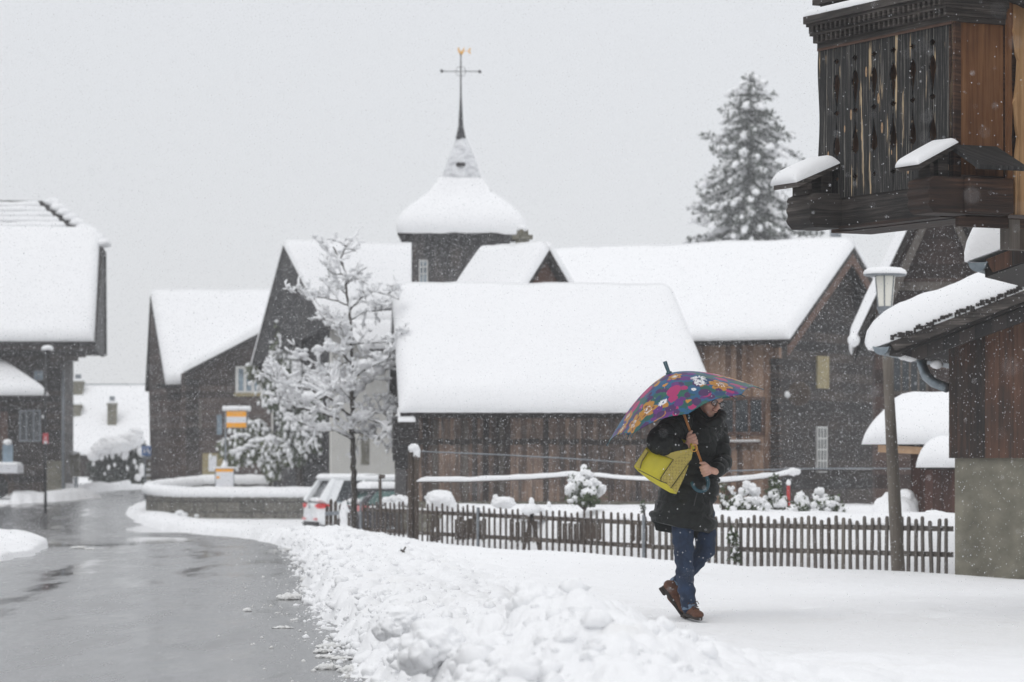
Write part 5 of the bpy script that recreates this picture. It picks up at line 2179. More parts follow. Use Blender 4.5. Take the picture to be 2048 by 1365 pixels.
# ------------------------------------------------------------------ garden shed with a mushroom of snow
def garden_shed():
    d = 46.0
    yaw = R(-18)
    o = V((P(1800, 945, d).x, d, 0))
    root = empty('garden_shed', o, 'red brown garden shed under a bulging mushroom of snow behind the lamp post', 'shed', yaw=yaw)
    fr = Frame(o, yaw)
    z = lambda py: CH - (py - HY) / F * d
    x0 = fr.on_front(1822, 905).x
    mb = MB()
    mb.ab((x0, 0, 0), (x0 + 2.0, 1.6, z(903)))
    mb.build('wall', M['red_wood'], root)
    a = MB()
    xl, xr = fr.on_front(1757, 0, -.25).x, x0 + 2.2
    a.prism([(xl, -.28, z(890)), (xr, -.28, z(912)), (xr, -.28, z(924)), (xl, -.28, z(905))], (0, .03, 0))
    a.build('fascia', M['tan_wood'], root)
    rf = MB()
    slab(rf, (xl, -.24, z(893)), (xr, -.24, z(893)), (xr, 1.5, z(893) + .45), (xl, 1.5, z(893) + .45), .05)
    ro = rf.build('roof', M['eave'], root)
    xs = fr.on_front(1726, 0, -.25).x
    snow_slab('roof_snow', (xs, -.34, z(889)), (xr, -.34, z(889)), (xr, 1.5, z(889) + .42), (xs, 1.5, z(889) + .42), .40, ro, r=.42, res=.1, amp=.03, ragged=.03, seed=17, bulge=.25, rounds=(True, False, True, True))
    # second pillow of snow on the low side roof
    sd = MB()
    q0, q1 = fr.on_front(1838, 935, -.7), fr.on_front(1905, 938, -.7)
    sd.ab((q0.x + .03, -.72, q0.z - .03), (q1.x + .6, -.1, q0.z + .0))
    so = sd.build('side_roof', M['eave'], root)
    snow_slab('side_snow', (q0.x - .03, -.78, q0.z), (q1.x + .6, -.78, q0.z), (q1.x + .6, -.1, q0.z + .1), (q0.x - .03, -.1, q0.z + .1), .36, so, r=.26, res=.07, amp=.03, ragged=.05, seed=19, bulge=.25, rounds=(True, True, True, True))
    w2 = MB()
    w2.ab((q0.x + .05, -.66, 0), (q1.x + .6, -.6, q0.z - .035))
    w2.build('side_wall', M['red_wood'], root)


garden_shed()

# ------------------------------------------------------------------ curved stone planter wall
def stone_mat():
    m, t, b = newmat('granite_blocks')
    b.inputs["Roughness"].default_value = .9
    tcn = t.nodes.new("ShaderNodeTexCoord")
    br = t.nodes.new("ShaderNodeTexBrick")
    br.inputs["Scale"].default_value = 1.0
    br.inputs["Mortar Size"].default_value = .014
    br.inputs["Brick Width"].default_value = .72
    br.inputs["Row Height"].default_value = .30
    br.inputs["Color1"].default_value = (.11, .105, .09, 1)
    br.inputs["Color2"].default_value = (.18, .17, .148, 1)
    br.inputs["Mortar"].default_value = (.035, .033, .03, 1)
    t.links.new(tcn.outputs["UV"], br.inputs["Vector"])
    n = noise_n(t, tcn.outputs["Object"], 5.0, 5, .65)
    c = mix_n(t, .55, br.outputs["Color"], ramp_n(t, n, [(.3, (.4, .4, .4)), (.7, (1.3, 1.3, 1.25))]), 'MULTIPLY')
    t.links.new(c, b.inputs["Base Color"])
    h = math_n(t, 'ADD', math_n(t, 'MULTIPLY', br.outputs["Fac"], -1.0), math_n(t, 'MULTIPLY', n, .6))
    bump_n(t, b, h, .7, .05)
    return m


def planter():
    # plan: straight front, half round left end, higher straight back
    pts = []
    f0, f1 = P(640, 0, 97.5), P(372, 0, 98.8)
    r = 3.2
    cx, cy = f1.x, f1.y + r
    xs = np.linspace(f0.x + 1.5, f1.x, 16)
    for x in xs:
        pts.append((x, f0.y + (f1.y - f0.y) * (f0.x - x) / (f0.x - f1.x) if x < f0.x else f0.y, .50))
    xe = P(287, 0, 101.0).x
    rx = cx - xe
    for a in np.linspace(0, math.pi, 26)[1:]:
        k = a / math.pi
        pts.append((cx - rx * math.sin(a), cy - r * math.cos(a), .50 + .34 * k ** 1.3))
    for x in np.linspace(cx, P(605, 0, 105).x, 12)[1:]:
        pts.append((x, cy + r, .84))
    base = V((pts[0][0], pts[0][1], 0))
    root = empty('planter_wall', V((cx, cy - r, -.35)), 'curved granite block wall with a thick rounded roll of snow round the bus stop', 'wall')
    off = root.location
    th = .38
    P2 = [V((x, y, 0)) for x, y, z in pts]
    n = len(P2)
    nor = []
    for i in range(n):
        t = (P2[min(i + 1, n - 1)] - P2[max(i - 1, 0)]).normalized()
        nor.append(V((t.y, -t.x, 0)) * -1)
    # outward = away from the ring's middle
    mid = V((cx + 2, cy, 0))
    for i in range(n):
        if (P2[i] - mid).dot(nor[i]) < 0:
            nor[i] = -nor[i]
    vs, fs, uv = [], [], []
    acc = 0.0
    us = []
    for i in range(n):
        if i:
            acc += (P2[i] - P2[i - 1]).length
        us.append(acc)
        z1 = pts[i][2]
        for (w_, z) in ((0, -1.0), (0, z1), (-th, z1), (-th, -1.0)):
            vs.append(P2[i] + nor[i] * w_ + V((0, 0, z)) - off)
    for i in range(n - 1):
        for k in range(3):
            fs.append((i * 4 + k, (i + 1) * 4 + k, (i + 1) * 4 + k + 1, i * 4 + k + 1))
    fs.append((0, 1, 2, 3))
    fs.append(tuple((n - 1) * 4 + k for k in (3, 2, 1, 0)))
    me = bpy.data.meshes.new('stone_wall')
    me.from_pydata([tuple(v) for v in vs], [], fs)
    uvl = me.uv_layers.new(name="UVMap")
    for poly in me.polygons:
        for li in poly.loop_indices:
            vi = me.loops[li].vertex_index
            uvl.data[li].uv = (us[vi // 4], vs[vi].z + off.z + (.0 if vi % 4 in (0, 1) else .15))
    link('stone_wall', me, stone_mat(), root)
    # snow roll along the top
    full = []
    for i in range(n - 1):
        for k in range(6):
            a = k / 6
            full.append((P2[i].lerp(P2[i + 1], a), nor[i].lerp(nor[i + 1], a).normalized(), pts[i][2] * (1 - a) + pts[i + 1][2] * a))
    full.append((P2[-1], nor[-1], pts[-1][2]))
    sv, sf = [], []
    prof = [(-.10, -.07), (-.14, .03), (-.12, .12), (-.03, .20), (.10, .235), (.26, .22), (.40, .15), (.46, .05), (.42, -.06)]
    m = len(prof)
    for i, (p, q, z) in enumerate(full):
        e = min(1.0, min(i, len(full) - 1 - i) / 3)
        e = math.sqrt(1 - (1 - e) ** 2) if e < 1 else 1
        for k, (w_, h) in enumerate(prof):
            nz = 1 + .16 * noise.noise(V((i * .12, k * .5, 2.0)))
            hh = h * (nz if h > 0 else 1) * max(e, .05)
            if k in (0, m - 1):
                hh += .035 * noise.noise(V((i * .5, k, 7.0)))
            sv.append(p - q * (w_ * (0.6 + .4 * nz)) + V((0, 0, z + hh)) - off)
    for i in range(len(full) - 1):
        for k in range(m - 1):
            sf.append((i * m + k, i * m + k + 1, (i + 1) * m + k + 1, (i + 1) * m + k))
        sf.append((i * m + m - 1, i * m, (i + 1) * m, (i + 1) * m + m - 1))
    sf.append(tuple(range(m)))
    sf.append(tuple((len(full) - 1) * m + k for k in range(m - 1, -1, -1)))
    mb = MB()
    mb.add(sv, sf)
    mb.build('wall_snow', M['snow'], root, True)
    # snowy bed inside
    bed = MB(off)
    poly = [P2[i] - nor[i] * .3 + V((0, 0, min(.30, pts[i][2] - .2))) for i in range(n)]
    bed.add(poly, [tuple(range(n))])
    bed.build('bed_snow', M['snow'], root)
    clumps = MB(off)
    for (px, py, w_) in ((352, 1030, 7), (360, 1026, 9), (368, 1030, 8), (393, 1032, 5), (345, 1033, 5)):
        c = P(px, py, 98.4)
        clumps.ball(c, (w_ / 72, .10, w_ * .6 / 72), 3, amp=.5, freq=2.2, seed=px)
    clumps.build('snow_clumps', M['snow'], root, True)


planter()


# ------------------------------------------------------------------ signs by the road
def bus_stop():
    d = 98.9
    s = d / F
    base = P(451, 0, d)
    base = V((base.x, base.y, .3))
    root = empty('bus_stop_sign', base, 'bus stop pole with a yellow and white flag sign and timetable case below it', 'sign')
    mb = MB(base)
    mb.tube([base - V((0, 0, .6)), P(451, 812, d)], 2.0 * s, 8)
    mb.build('pole', M['metal_grey'], root, True)

    def plate(a, b_, name, mat, dy=0.0, th=.04, par=root):
        mb = MB(base)
        p, q = P(a[0], a[1], d + dy), P(b_[0], b_[1], d + dy)
        mb.prism([p, (q.x, p.y, p.z), (q.x, p.y, q.z), (p.x, p.y, q.z)], (0, th, 0))
        return mb.build(name, M[mat], par)
    fl = plate((451, 821), (495, 857), 'flag_frame', 'metal_grey', -.02, .10)
    plate((453, 823), (492.5, 834), 'yellow_band', 'yellow', -.05, .03, fl)
    plate((453, 834), (492.5, 846), 'white_band', 'sign_white', -.05, .03, fl)
    plate((453, 846), (492.5, 855.5), 'yellow_band', 'yellow', -.05, .03, fl)
    rnd = random.Random(2)
    sn = MB(base)
    a, b_ = P(449, 821, d), P(497, 821, d)
    for k in range(9):
        q = a.lerp(b_, k / 8)
        sn.ball(q + V((0, .03, .05)), (.075, .13, .085), 2, amp=.2, seed=k)
    sn.build('sign_snow', M['snow'], root, True)
    cs = plate((430, 937), (468, 983), 'timetable_case', 'metal_grey', -.14, .08)
    plate((431.5, 938.5), (466.5, 944), 'yellow_band', 'yellow', -.17, .025, cs)
    plate((431.5, 944), (466.5, 981.5), 'timetable_sheet', 'sign_white', -.165, .02, cs)
    plate((433, 953), (439, 957.5), 'yellow_mark', 'yellow', -.18, .012, cs)
    plate((447.5, 975), (463, 980), 'yellow_mark', 'yellow', -.18, .012, cs)
    sn = MB(base)
    q = P(449, 934, d)
    sn.ball(q + V((0, 0, .02)), (.10, .12, .10), 2, amp=.2)
    sn.ball(q + V((0, 0, .12)), (.05, .06, .08), 2, amp=.2, seed=3)
    a, b_ = P(430, 937, d - .1), P(468, 937, d - .1)
    for k in range(8):
        sn.ball(a.lerp(b_, k / 7) + V((0, 0, .015)), (.06, .1, .03), 2, amp=.2, seed=k)
    sn.build('case_snow', M['snow'], root, True)


bus_stop()


def blue_sign():
    d = 118.0
    s = d / F
    base = V((P(290, 0, d).x, d, .25))
    root = empty('blue_sign', base, 'square blue street sign with white figures and a small plate beside the snowy steps', 'sign')
    mb = MB(base)
    mb.tube([base - V((0, 0, .3)), P(290, 893, d)], .03, 8)
    mb.build('pole', M['metal_grey'], root)

    def plate(x0, y0, x1, y1, name, mat, dy, par):
        mb = MB(base)
        p, q = P(x0, y0, d + dy), P(x1, y1, d + dy)
        mb.prism([p, (q.x, p.y, p.z), (q.x, p.y, q.z), (p.x, p.y, q.z)], (0, .02, 0))
        return mb.build(name, M[mat], par)
    bl = plate(283.5, 892, 302, 912, 'blue_plate', 'sign_blue', -.06, root)
    fg = MB(base)
    p = lambda x, y: P(x, y, d - .075)
    for (x, y, h) in ((288.5, 898, 9), (295, 896.5, 7.5)):          # an adult and a child walking, in white
        fg.ball(p(x, y), (.022, .008, .024), 1)
        fg.prism([p(x - 1.4, y + 1.6), p(x + 1.4, y + 1.6), p(x + 1.8, y + h), p(x + .6, y + h), p(x, y + h * .6), p(x - .8, y + h), p(x - 1.9, y + h)], (0, .01, 0))
    fg.prism([p(286, 894.5), p(289, 894.0), p(289, 895), p(286, 895.5)], (0, .01, 0))
    fg.prism([p(297, 903), p(300, 900.5), p(300, 908), p(297, 908)], (0, .01, 0))
    fg.build('pictogram', M['sign_white'], bl)
    plate(284, 913, 301.5, 918.5, 'small_plate', 'metal_grey', -.06, root)


blue_sign()


def left_lamp():
    d = 104.0
    s = d / F
    base = V((P(91, 0, d).x, d, -.1))
    root = empty('street_lamp', base, 'thin dark street lamp with snow cap and red sign before the left house', 'street lamp')
    mb = MB(base)
    mb.tube([base, P(90, 850, d), P(91, 708, d)], [.045, .04, .032], 8)
    mb.build('pole', M['metal_dark'], root, True)
    mb = MB(base)
    mb.lathe([(.03, -.02), (.10, 0), (.16, .04), (.15, .08), (.05, .10)], P(95, 706, d), 16)
    mb.build('lantern', M['metal_dark'], root, True)
    mb = MB(base)
    mb.ball(P(95, 698, d), (.185, .17, .11), 3, amp=.15)
    mb.ball(P(86, 834, d), (.03, .03, .06), 2)
    mb.build('lantern_snow', M['snow'], root, True)
    p, q = P(85.5, 867, d - .06), P(96.5, 888, d - .06)
    mb = MB(base)
    mb.prism([p, (q.x, p.y, p.z), (q.x, p.y, q.z), (p.x, p.y, q.z)], (0, .02, 0))
    rp = mb.build('red_plate', M['sign_red'], root)
    mb = MB(base)
    p, q = P(88, 882, d - .075), P(94, 888, d - .075)
    mb.prism([p, (q.x, p.y, p.z), (q.x, p.y, q.z), (p.x, p.y, q.z)], (0, .012, 0))
    mb.tube([P(91, 873, d - .075), P(91, 880, d - .075)], .014, 5)
    mb.build('white_mark', M['sign_white'], rp)


left_lamp()


def steps():
    d = 124.0
    s = d / F
    base = V((P(320, 0, d).x, d, .3))
    root = empty('stone_steps', base, 'outdoor stone steps with snow on every tread left of the brown house', 'steps')
    st, sn = MB(base), MB(base)
    for k in range(7):
        py0 = 972 - 11.5 * k
        xl, xr = 285 + 3.4 * k, 345
        a, b_ = P(xl, py0, d + .32 * k), P(xr, py0 - 10, d + .32 * k)
        st.ab((a.x, a.y, a.z - .4), (b_.x, b_.y + .4, b_.z - .05))
        sn.box(((a.x + b_.x) / 2, a.y + .14, b_.z - .012), (b_.x - a.x - .05, .30, .08))
    st.build('treads', M['concrete'], root)
    sn.build('tread_snow', M['snow'], root, bevel=.025)
    rl = MB(base)
    p0, p1 = P(302, 888, d), P(352, 884, d + 2)
    for k in range(9):
        q = p0.lerp(p1, k / 8)
        rl.tube([q, q - V((0, 0, .45))], .015, 5)
    rl.tube([p0, p1], .022, 6)
    rl.build('railing', M['metal_dark'], root)


steps()


# wooden trellis frame inside the planter
def trellis():
    d = 101.6
    base = V((P(570, 0, d).x, d, .5))
    root = empty('trellis_frame', base, 'slim wooden frame of posts with snow along its top bar inside the planter', 'trellis')
    mb = MB(base)
    for px, dd in ((543, 0), (557, .5), (564, 0), (597, 0), (601, .4)):
        mb.tube([P(px, 985, d + dd), P(px, 916, d + dd)], .032, 6)
    mb.tube([P(541, 917, d), P(602, 917, d)], .035, 6)
    mb.build('posts', M['grey_wood'], root)
    sn = MB(base)
    a, b_ = P(541, 912, d), P(602, 912, d)
    for k in range(22):
        f = k / 21
        e = .06 if 1 < k < 20 else .13
        sn.ball(a.lerp(b_, f) + V((0, 0, .03 if e < .1 else .07)), (.07, .09, e + .02), 2, amp=.25, seed=k)
    sn.build('bar_snow', M['snow'], root, True)


trellis()


# ------------------------------------------------------------------ cars
M['car_white'] = plain('white_car_paint', (.80, .82, .83), .25, var=.02)
M['car_dark'] = plain('dark_grey_car_paint', (.045, .043, .05), .25, var=.1)
M['car_glass'] = plain('tinted_car_glass', (.03, .035, .04), .08, var=.2)
M['car_glass_green'] = plain('greenish_car_glass', (.10, .17, .16), .08, var=.3)
for _k in ('car_glass', 'car_glass_green'):
    M[_k].node_tree.nodes['Principled BSDF'].inputs['Specular IOR Level'].default_value = .18
M['tail_red'] = plain('red_tail_lamp', (.62, .008, .012), .35, var=.3, scale=14)
M['tail_pink'] = plain('pale_red_tail_lamp', (.6, .22, .22), .2, var=.3, scale=14)


def car(loc, yaw, label, paint, glass, tail, Lc, Wc, Hc, suv=True, snow_t=.09):
    """built nose towards +x, rear bumper at x = 0, wheels on z = 0"""
    root = empty('parked_car', loc, label, 'car', 'cars parked behind the garden fence', yaw=yaw)
    hw = Wc / 2
    belt = .62 * Hc if suv else .78 * Hc
    st = [  # x, lower z, upper z, half width
        (0.0, .42, .62, .80), (.03, .34, .78, .90), (.10, .27, .88, .96), (.30, .24, belt, .99), (.80, .22, belt, 1.0), (1.6, .2, belt - .005, 1.0),
        (2.6, .2, belt - .015, 1.0), (Lc - 1.25, .2, belt - .04, 1.0), (Lc - .9, .2, belt - .10, .99), (Lc - .35, .22, belt - .22, .95), (Lc - .06, .28, belt - .34, .84), (Lc, .36, .56, .74)]
    vs, fs = [], []
    m = 10
    for (x, z0, z1, k) in st:
        wd = hw * k
        ring = [(-wd * .82, z0), (-wd * .97, z0 + .08), (-wd, z0 + (z1 - z0) * .55), (-wd * .97, z1 - .05), (-wd * .88, z1),
                (wd * .88, z1), (wd * .97, z1 - .05), (wd, z0 + (z1 - z0) * .55), (wd * .97, z0 + .08), (wd * .82, z0)]
        vs += [V((x, y, z)) for y, z in ring]
    n = len(st)
    for i in range(n - 1):
        for k in range(m):
            fs.append((i * m + k, (i + 1) * m + k, (i + 1) * m + (k + 1) % m, i * m + (k + 1) % m))
    fs.append(tuple(range(m)))
    fs.append(tuple((n - 1) * m + k for k in range(m - 1, -1, -1)))
    mb = MB()
    mb.add(vs, fs)
    body = mb.build('body', M[paint], root, True)
    sm = body.modifiers.new("round", 'SUBSURF')
    sm.levels = sm.render_levels = 2
    # cabin: glass shell, then roof and pillars in body colour outside it
    xr0, xr1, xf1, xf0 = .12, .55, Lc * .50, Lc * .70
    zt = Hc
    wb, wt = hw * .93, hw * .74
    g = MB()
    cor = [(xr0, wb, belt - .06), (xf0, wb, belt - .08), (xf1, wt, zt - .05), (xr1, wt, zt - .05)]
    g.add([V((x, -y, z)) for x, y, z in cor] + [V((x, y, z)) for x, y, z in cor],
          [(0, 1, 2, 3), (7, 6, 5, 4), (0, 4, 5, 1), (1, 5, 6, 2), (2, 6, 7, 3), (3, 7, 4, 0)])
    g.build('windows', M[glass], root)
    rf = MB()
    slab(rf, (xr1 - .16, -wt - .02, zt), (xf1 + .06, -wt - .02, zt), (xf1 + .06, wt + .02, zt), (xr1 - .16, wt + .02, zt), .07)
    rf.build('roof', M[paint], root, bevel=.03)
    for sg in (-1, 1):
        xm = xr1 + (xf1 - xr1) * .42
        for (pa, pb, ra, rb) in (((xr0 + .02, sg * wb, belt - .05), (xr1 - .08, sg * wt, zt - .04), .13 if suv else .08, .08 if suv else .05),
                                 ((xf0 - .05, sg * wb, belt - .05), (xf1, sg * wt, zt - .04), .05, .03),
                                 ((xm, sg * (wb + .005), belt - .05), (xm, sg * (wt + .005), zt - .04), .035, .035)):
            pl = MB()
            pl.tube([pa, pb], [ra, rb], 6)
            pl.build('pillar', M[paint], root)
        if suv:                                                   # broad rear quarter panel
            pl = MB()
            pl.prism([(xr0 + .06, sg * wb, belt - .06), (.46, sg * wb, belt - .06), (.74, sg * (wt + .03), zt - .05), (xr1 - .1, sg * (wt + .03), zt - .05)], (0, sg * .025, 0))
            pl.build('quarter_panel', M[paint], root)
    # roof rails
    if suv:
        rr = MB()
        for sg in (-1, 1):
            rr.tube([(xr1 + .1, sg * wt * .9, zt + .01), (xr1 + .2, sg * wt * .9, zt + .06), (xf1 - .3, sg * wt * .9, zt + .06), (xf1 - .15, sg * wt * .9, zt + .01)], .018, 6)
        rr.build('roof_rails', M['metal_dark'], root)
    # tail lamps wrap the rear corners
    for sg in (-1, 1):
        t_ = MB()
        z0, z1 = belt - .21, belt - .08
        y_ = hw * .98
        t_.prism([(-.012, sg * (hw * .64), z0 + .05), (.02, sg * (hw * .90), z0), (.16, sg * (y_ + .02), z0 + .01), (.34, sg * (y_ + .025), z1 - .04), (.14, sg * (y_ + .02), z1), (.015, sg * (hw * .90), z1 + .0), (-.012, sg * (hw * .66), z1 - .04)], (.05, -sg * .05, 0))
        t_.build('tail_light', M[tail], root)
    # rear details
    rd = MB()
    rd.box((-.005, 0, .52), (.03, .50, .11))
    rd.build('number_plate', M['sign_white'], root)
    rb = MB()
    rb.box((.04, 0, .33), (.10, Wc * .84, .12))
    rb.build('bumper_trim', M['rubber'], root, bevel=.03)
    rg = MB()
    for sg in (-1, 1):
        rg.box((.0, sg * hw * .66, .46), (.05, .26, .045))
    rg.build('reflectors', M['tail_red'], root)
    bd = MB()
    bd.lathe([(.01, 0), (.055, 0), (.055, .02), (.01, .02)], (.0, 0, belt - .16), 16, Matrix.Rotation(R(-90), 3, 'Y'))
    bd.build('badge', M['metal'], root)
    wp_ = MB()
    wp_.tube([(.07, .0, belt + .02), (.12, .45, belt + .06)], .012, 5)
    wp_.build('rear_wiper', M['rubber'], root)
    lp_ = MB()
    for sg in (-1, 1):
        lp_.tube([(.5, sg * (wb + .012), belt - .035), (xf0 - .1, sg * (wb + .012), belt - .055)], .016, 6)
    lp_.build('window_trim', M['metal'], root)
    for sg in (-1, 1):
        mi = MB()
        mi.ball((xf0 - .28, sg * (hw + .09), belt + .04), (.07, .10, .07), 2)
        mi.build('wing_mirror', M[paint], root, True)
        for x in (.82, Lc - .85):
            ty = MB()
            ty.lathe([(.20, -.11), (.31, -.11), (.33, -.07), (.33, .07), (.31, .11), (.20, .11)], (x, sg * (hw - .10), .33), 24, Matrix.Rotation(R(90), 3, 'X'))
            wo_ = ty.build('wheel', M['rubber'], root, True)
            rm = MB()
            rm.lathe([(.02, -.118), (.20, -.116), (.205, .116), (.02, .118)], (x, sg * (hw - .10), .33), 16, Matrix.Rotation(R(90), 3, 'X'))
            rm.build('rim', M['metal'], wo_)
    snow_slab('roof_snow', (xr1 - .22, -wt - .03, zt), (xf1 + .1, -wt - .03, zt), (xf1 + .1, wt + .03, zt), (xr1 - .22, wt + .03, zt), snow_t, root, M['snow'], r=snow_t * 1.2, res=.12, amp=.03, ragged=.02, seed=Lc, rounds=(True, True, True, True))
    sn = MB()
    for (x, y, z, a) in ((.10, -.35, belt + .02, .10), (.12, .1, belt + .02, .09), (.08, -.62, belt + .01, .08)):
        sn.ball((x, y, z), (a, a * 1.6, a * .6), 2, amp=.3, seed=y)
    sn.build('sill_snow', M['snow'], root, True)
    return root


cw = P(636, 0, 88.0)
cy_ = R(17)
cl = V((cw.x, cw.y, 0)) - Matrix.Rotation(cy_, 3, 'Z') @ V((0, -.91, 0))
cl.z = -.52
car(cl, cy_, 'white parked car with red tail lamp seen from behind between the planter and the fence', 'car_white', 'car_glass', 'tail_red', 4.5, 1.84, 1.52)
cw = P(714, 0, 78.0)
cy2 = R(17)
cl = V((cw.x, cw.y, 0)) - Matrix.Rotation(cy2, 3, 'Z') @ V((0, -.86, 0))
cl.z = -.62
dk = car(cl, cy2, 'dark grey parked car with snow on its roof behind the bare tree trunk', 'car_dark', 'car_glass_green', 'tail_pink', 4.2, 1.74, 1.40, suv=False, snow_t=.13)


# snow strewn bush tops along the fence beside the dark car
mb = MB()
c = P(782, 1003, 61)
mb.off = c
rnd = random.Random(12)
for k in range(26):
    mb.ball(P(768 + k * 2.1, 1004 + rnd.uniform(-7, 8), 61 + rnd.uniform(-.3, .3)), rnd.uniform(.035, .075), 2, amp=.35, seed=k)
mb2 = MB(c)
for k in range(14):
    p = P(768 + k * 4, 1006, 61)
    mb2.tube([V((p.x, p.y, -.1)), p], .008, 4)
o = tag(mb.build('snowy_hedge', M['snow'], None, True, loc=c), 'row of snow tufts on a low hedge in front of the dark car window', 'hedge')
mb2.build('twigs', M['bark'], o)


# ------------------------------------------------------------------ trailer at the left edge
def trailer():
    d = 113.6
    s = d / F
    base = V((P(0, 0, d).x - 1.5, d, .1))
    root = empty('farm_trailer', base, 'pale flatbed farm trailer with a big black tyre cut off by the left edge', 'trailer')
    gz = P(0, 1000, d).z
    bd = MB(base)
    a, b_ = P(-160, 930, d), P(37, 947, d)
    bd.ab((a.x, d - .2, b_.z), (b_.x, d + 1.2, a.z))
    bd.build('flatbed', M['blue_paint'] if False else M['sign_white'], root, bevel=.02)
    sn = MB(base)
    snow_slab('bed_snow', P(-160, 930, d - .2) - base, P(34, 930, d - .2) - base, P(34, 930, d - .2) - base + V((0, 1.2, 0)), P(-160, 930, d - .2) - base + V((0, 1.2, 0)), .08, root, M['snow'], r=.08, rounds=(True, True, True, True))
    cr = MB(base)
    a, b_ = P(6, 890, d + .3), P(24, 929, d + .3)
    n = 7
    for k in range(n):
        x = a.x + (b_.x - a.x) * k / (n - 1)
        cr.ab((x - .012, d + .30, b_.z), (x + .012, d + .33, a.z))
    cr.ab((a.x - .02, d + .335, a.z - .05), (b_.x + .02, d + .37, a.z))
    cr.ab((a.x - .02, d + .335, b_.z), (b_.x + .02, d + .36, a.z - .052))
    cr.build('tailgate', M['blue_paint'], root)
    sn = MB(base)
    sn.ball(P(15, 885, d + .33), (.15, .12, .10), 3, amp=.2)
    sn.build('snow_cap', M['snow'], root, True)
    for px in (-4, -70):
        w_ = MB(base)
        c = P(px, 974, d + .15)
        w_.lathe([(.16, -.13), (.33, -.13), (.385, -.09), (.385, .09), (.33, .13), (.16, .13)], c, 24, Matrix.Rotation(R(90), 3, 'X'))
        wo_ = w_.build('wheel', M['rubber'], root, True)
        r_ = MB(base)
        r_.lathe([(.02, -.11), (.17, -.12), (.17, .12), (.02, .11)], c, 16, Matrix.Rotation(R(90), 3, 'X'))
        r_.build('rim', M['metal_grey'], wo_)
    fr = MB(base)
    fr.tube([P(8, 948, d), P(18, 968, d), P(18, 992, d)], .03, 6)
    fr.tube([P(-90, 952, d + .3), P(12, 952, d + .3)], .07, 6)
    fr.tube([P(24, 948, d), P(25, 990, d)], .02, 6)
    fr.build('chassis', M['brown_wood'], root)


trailer()


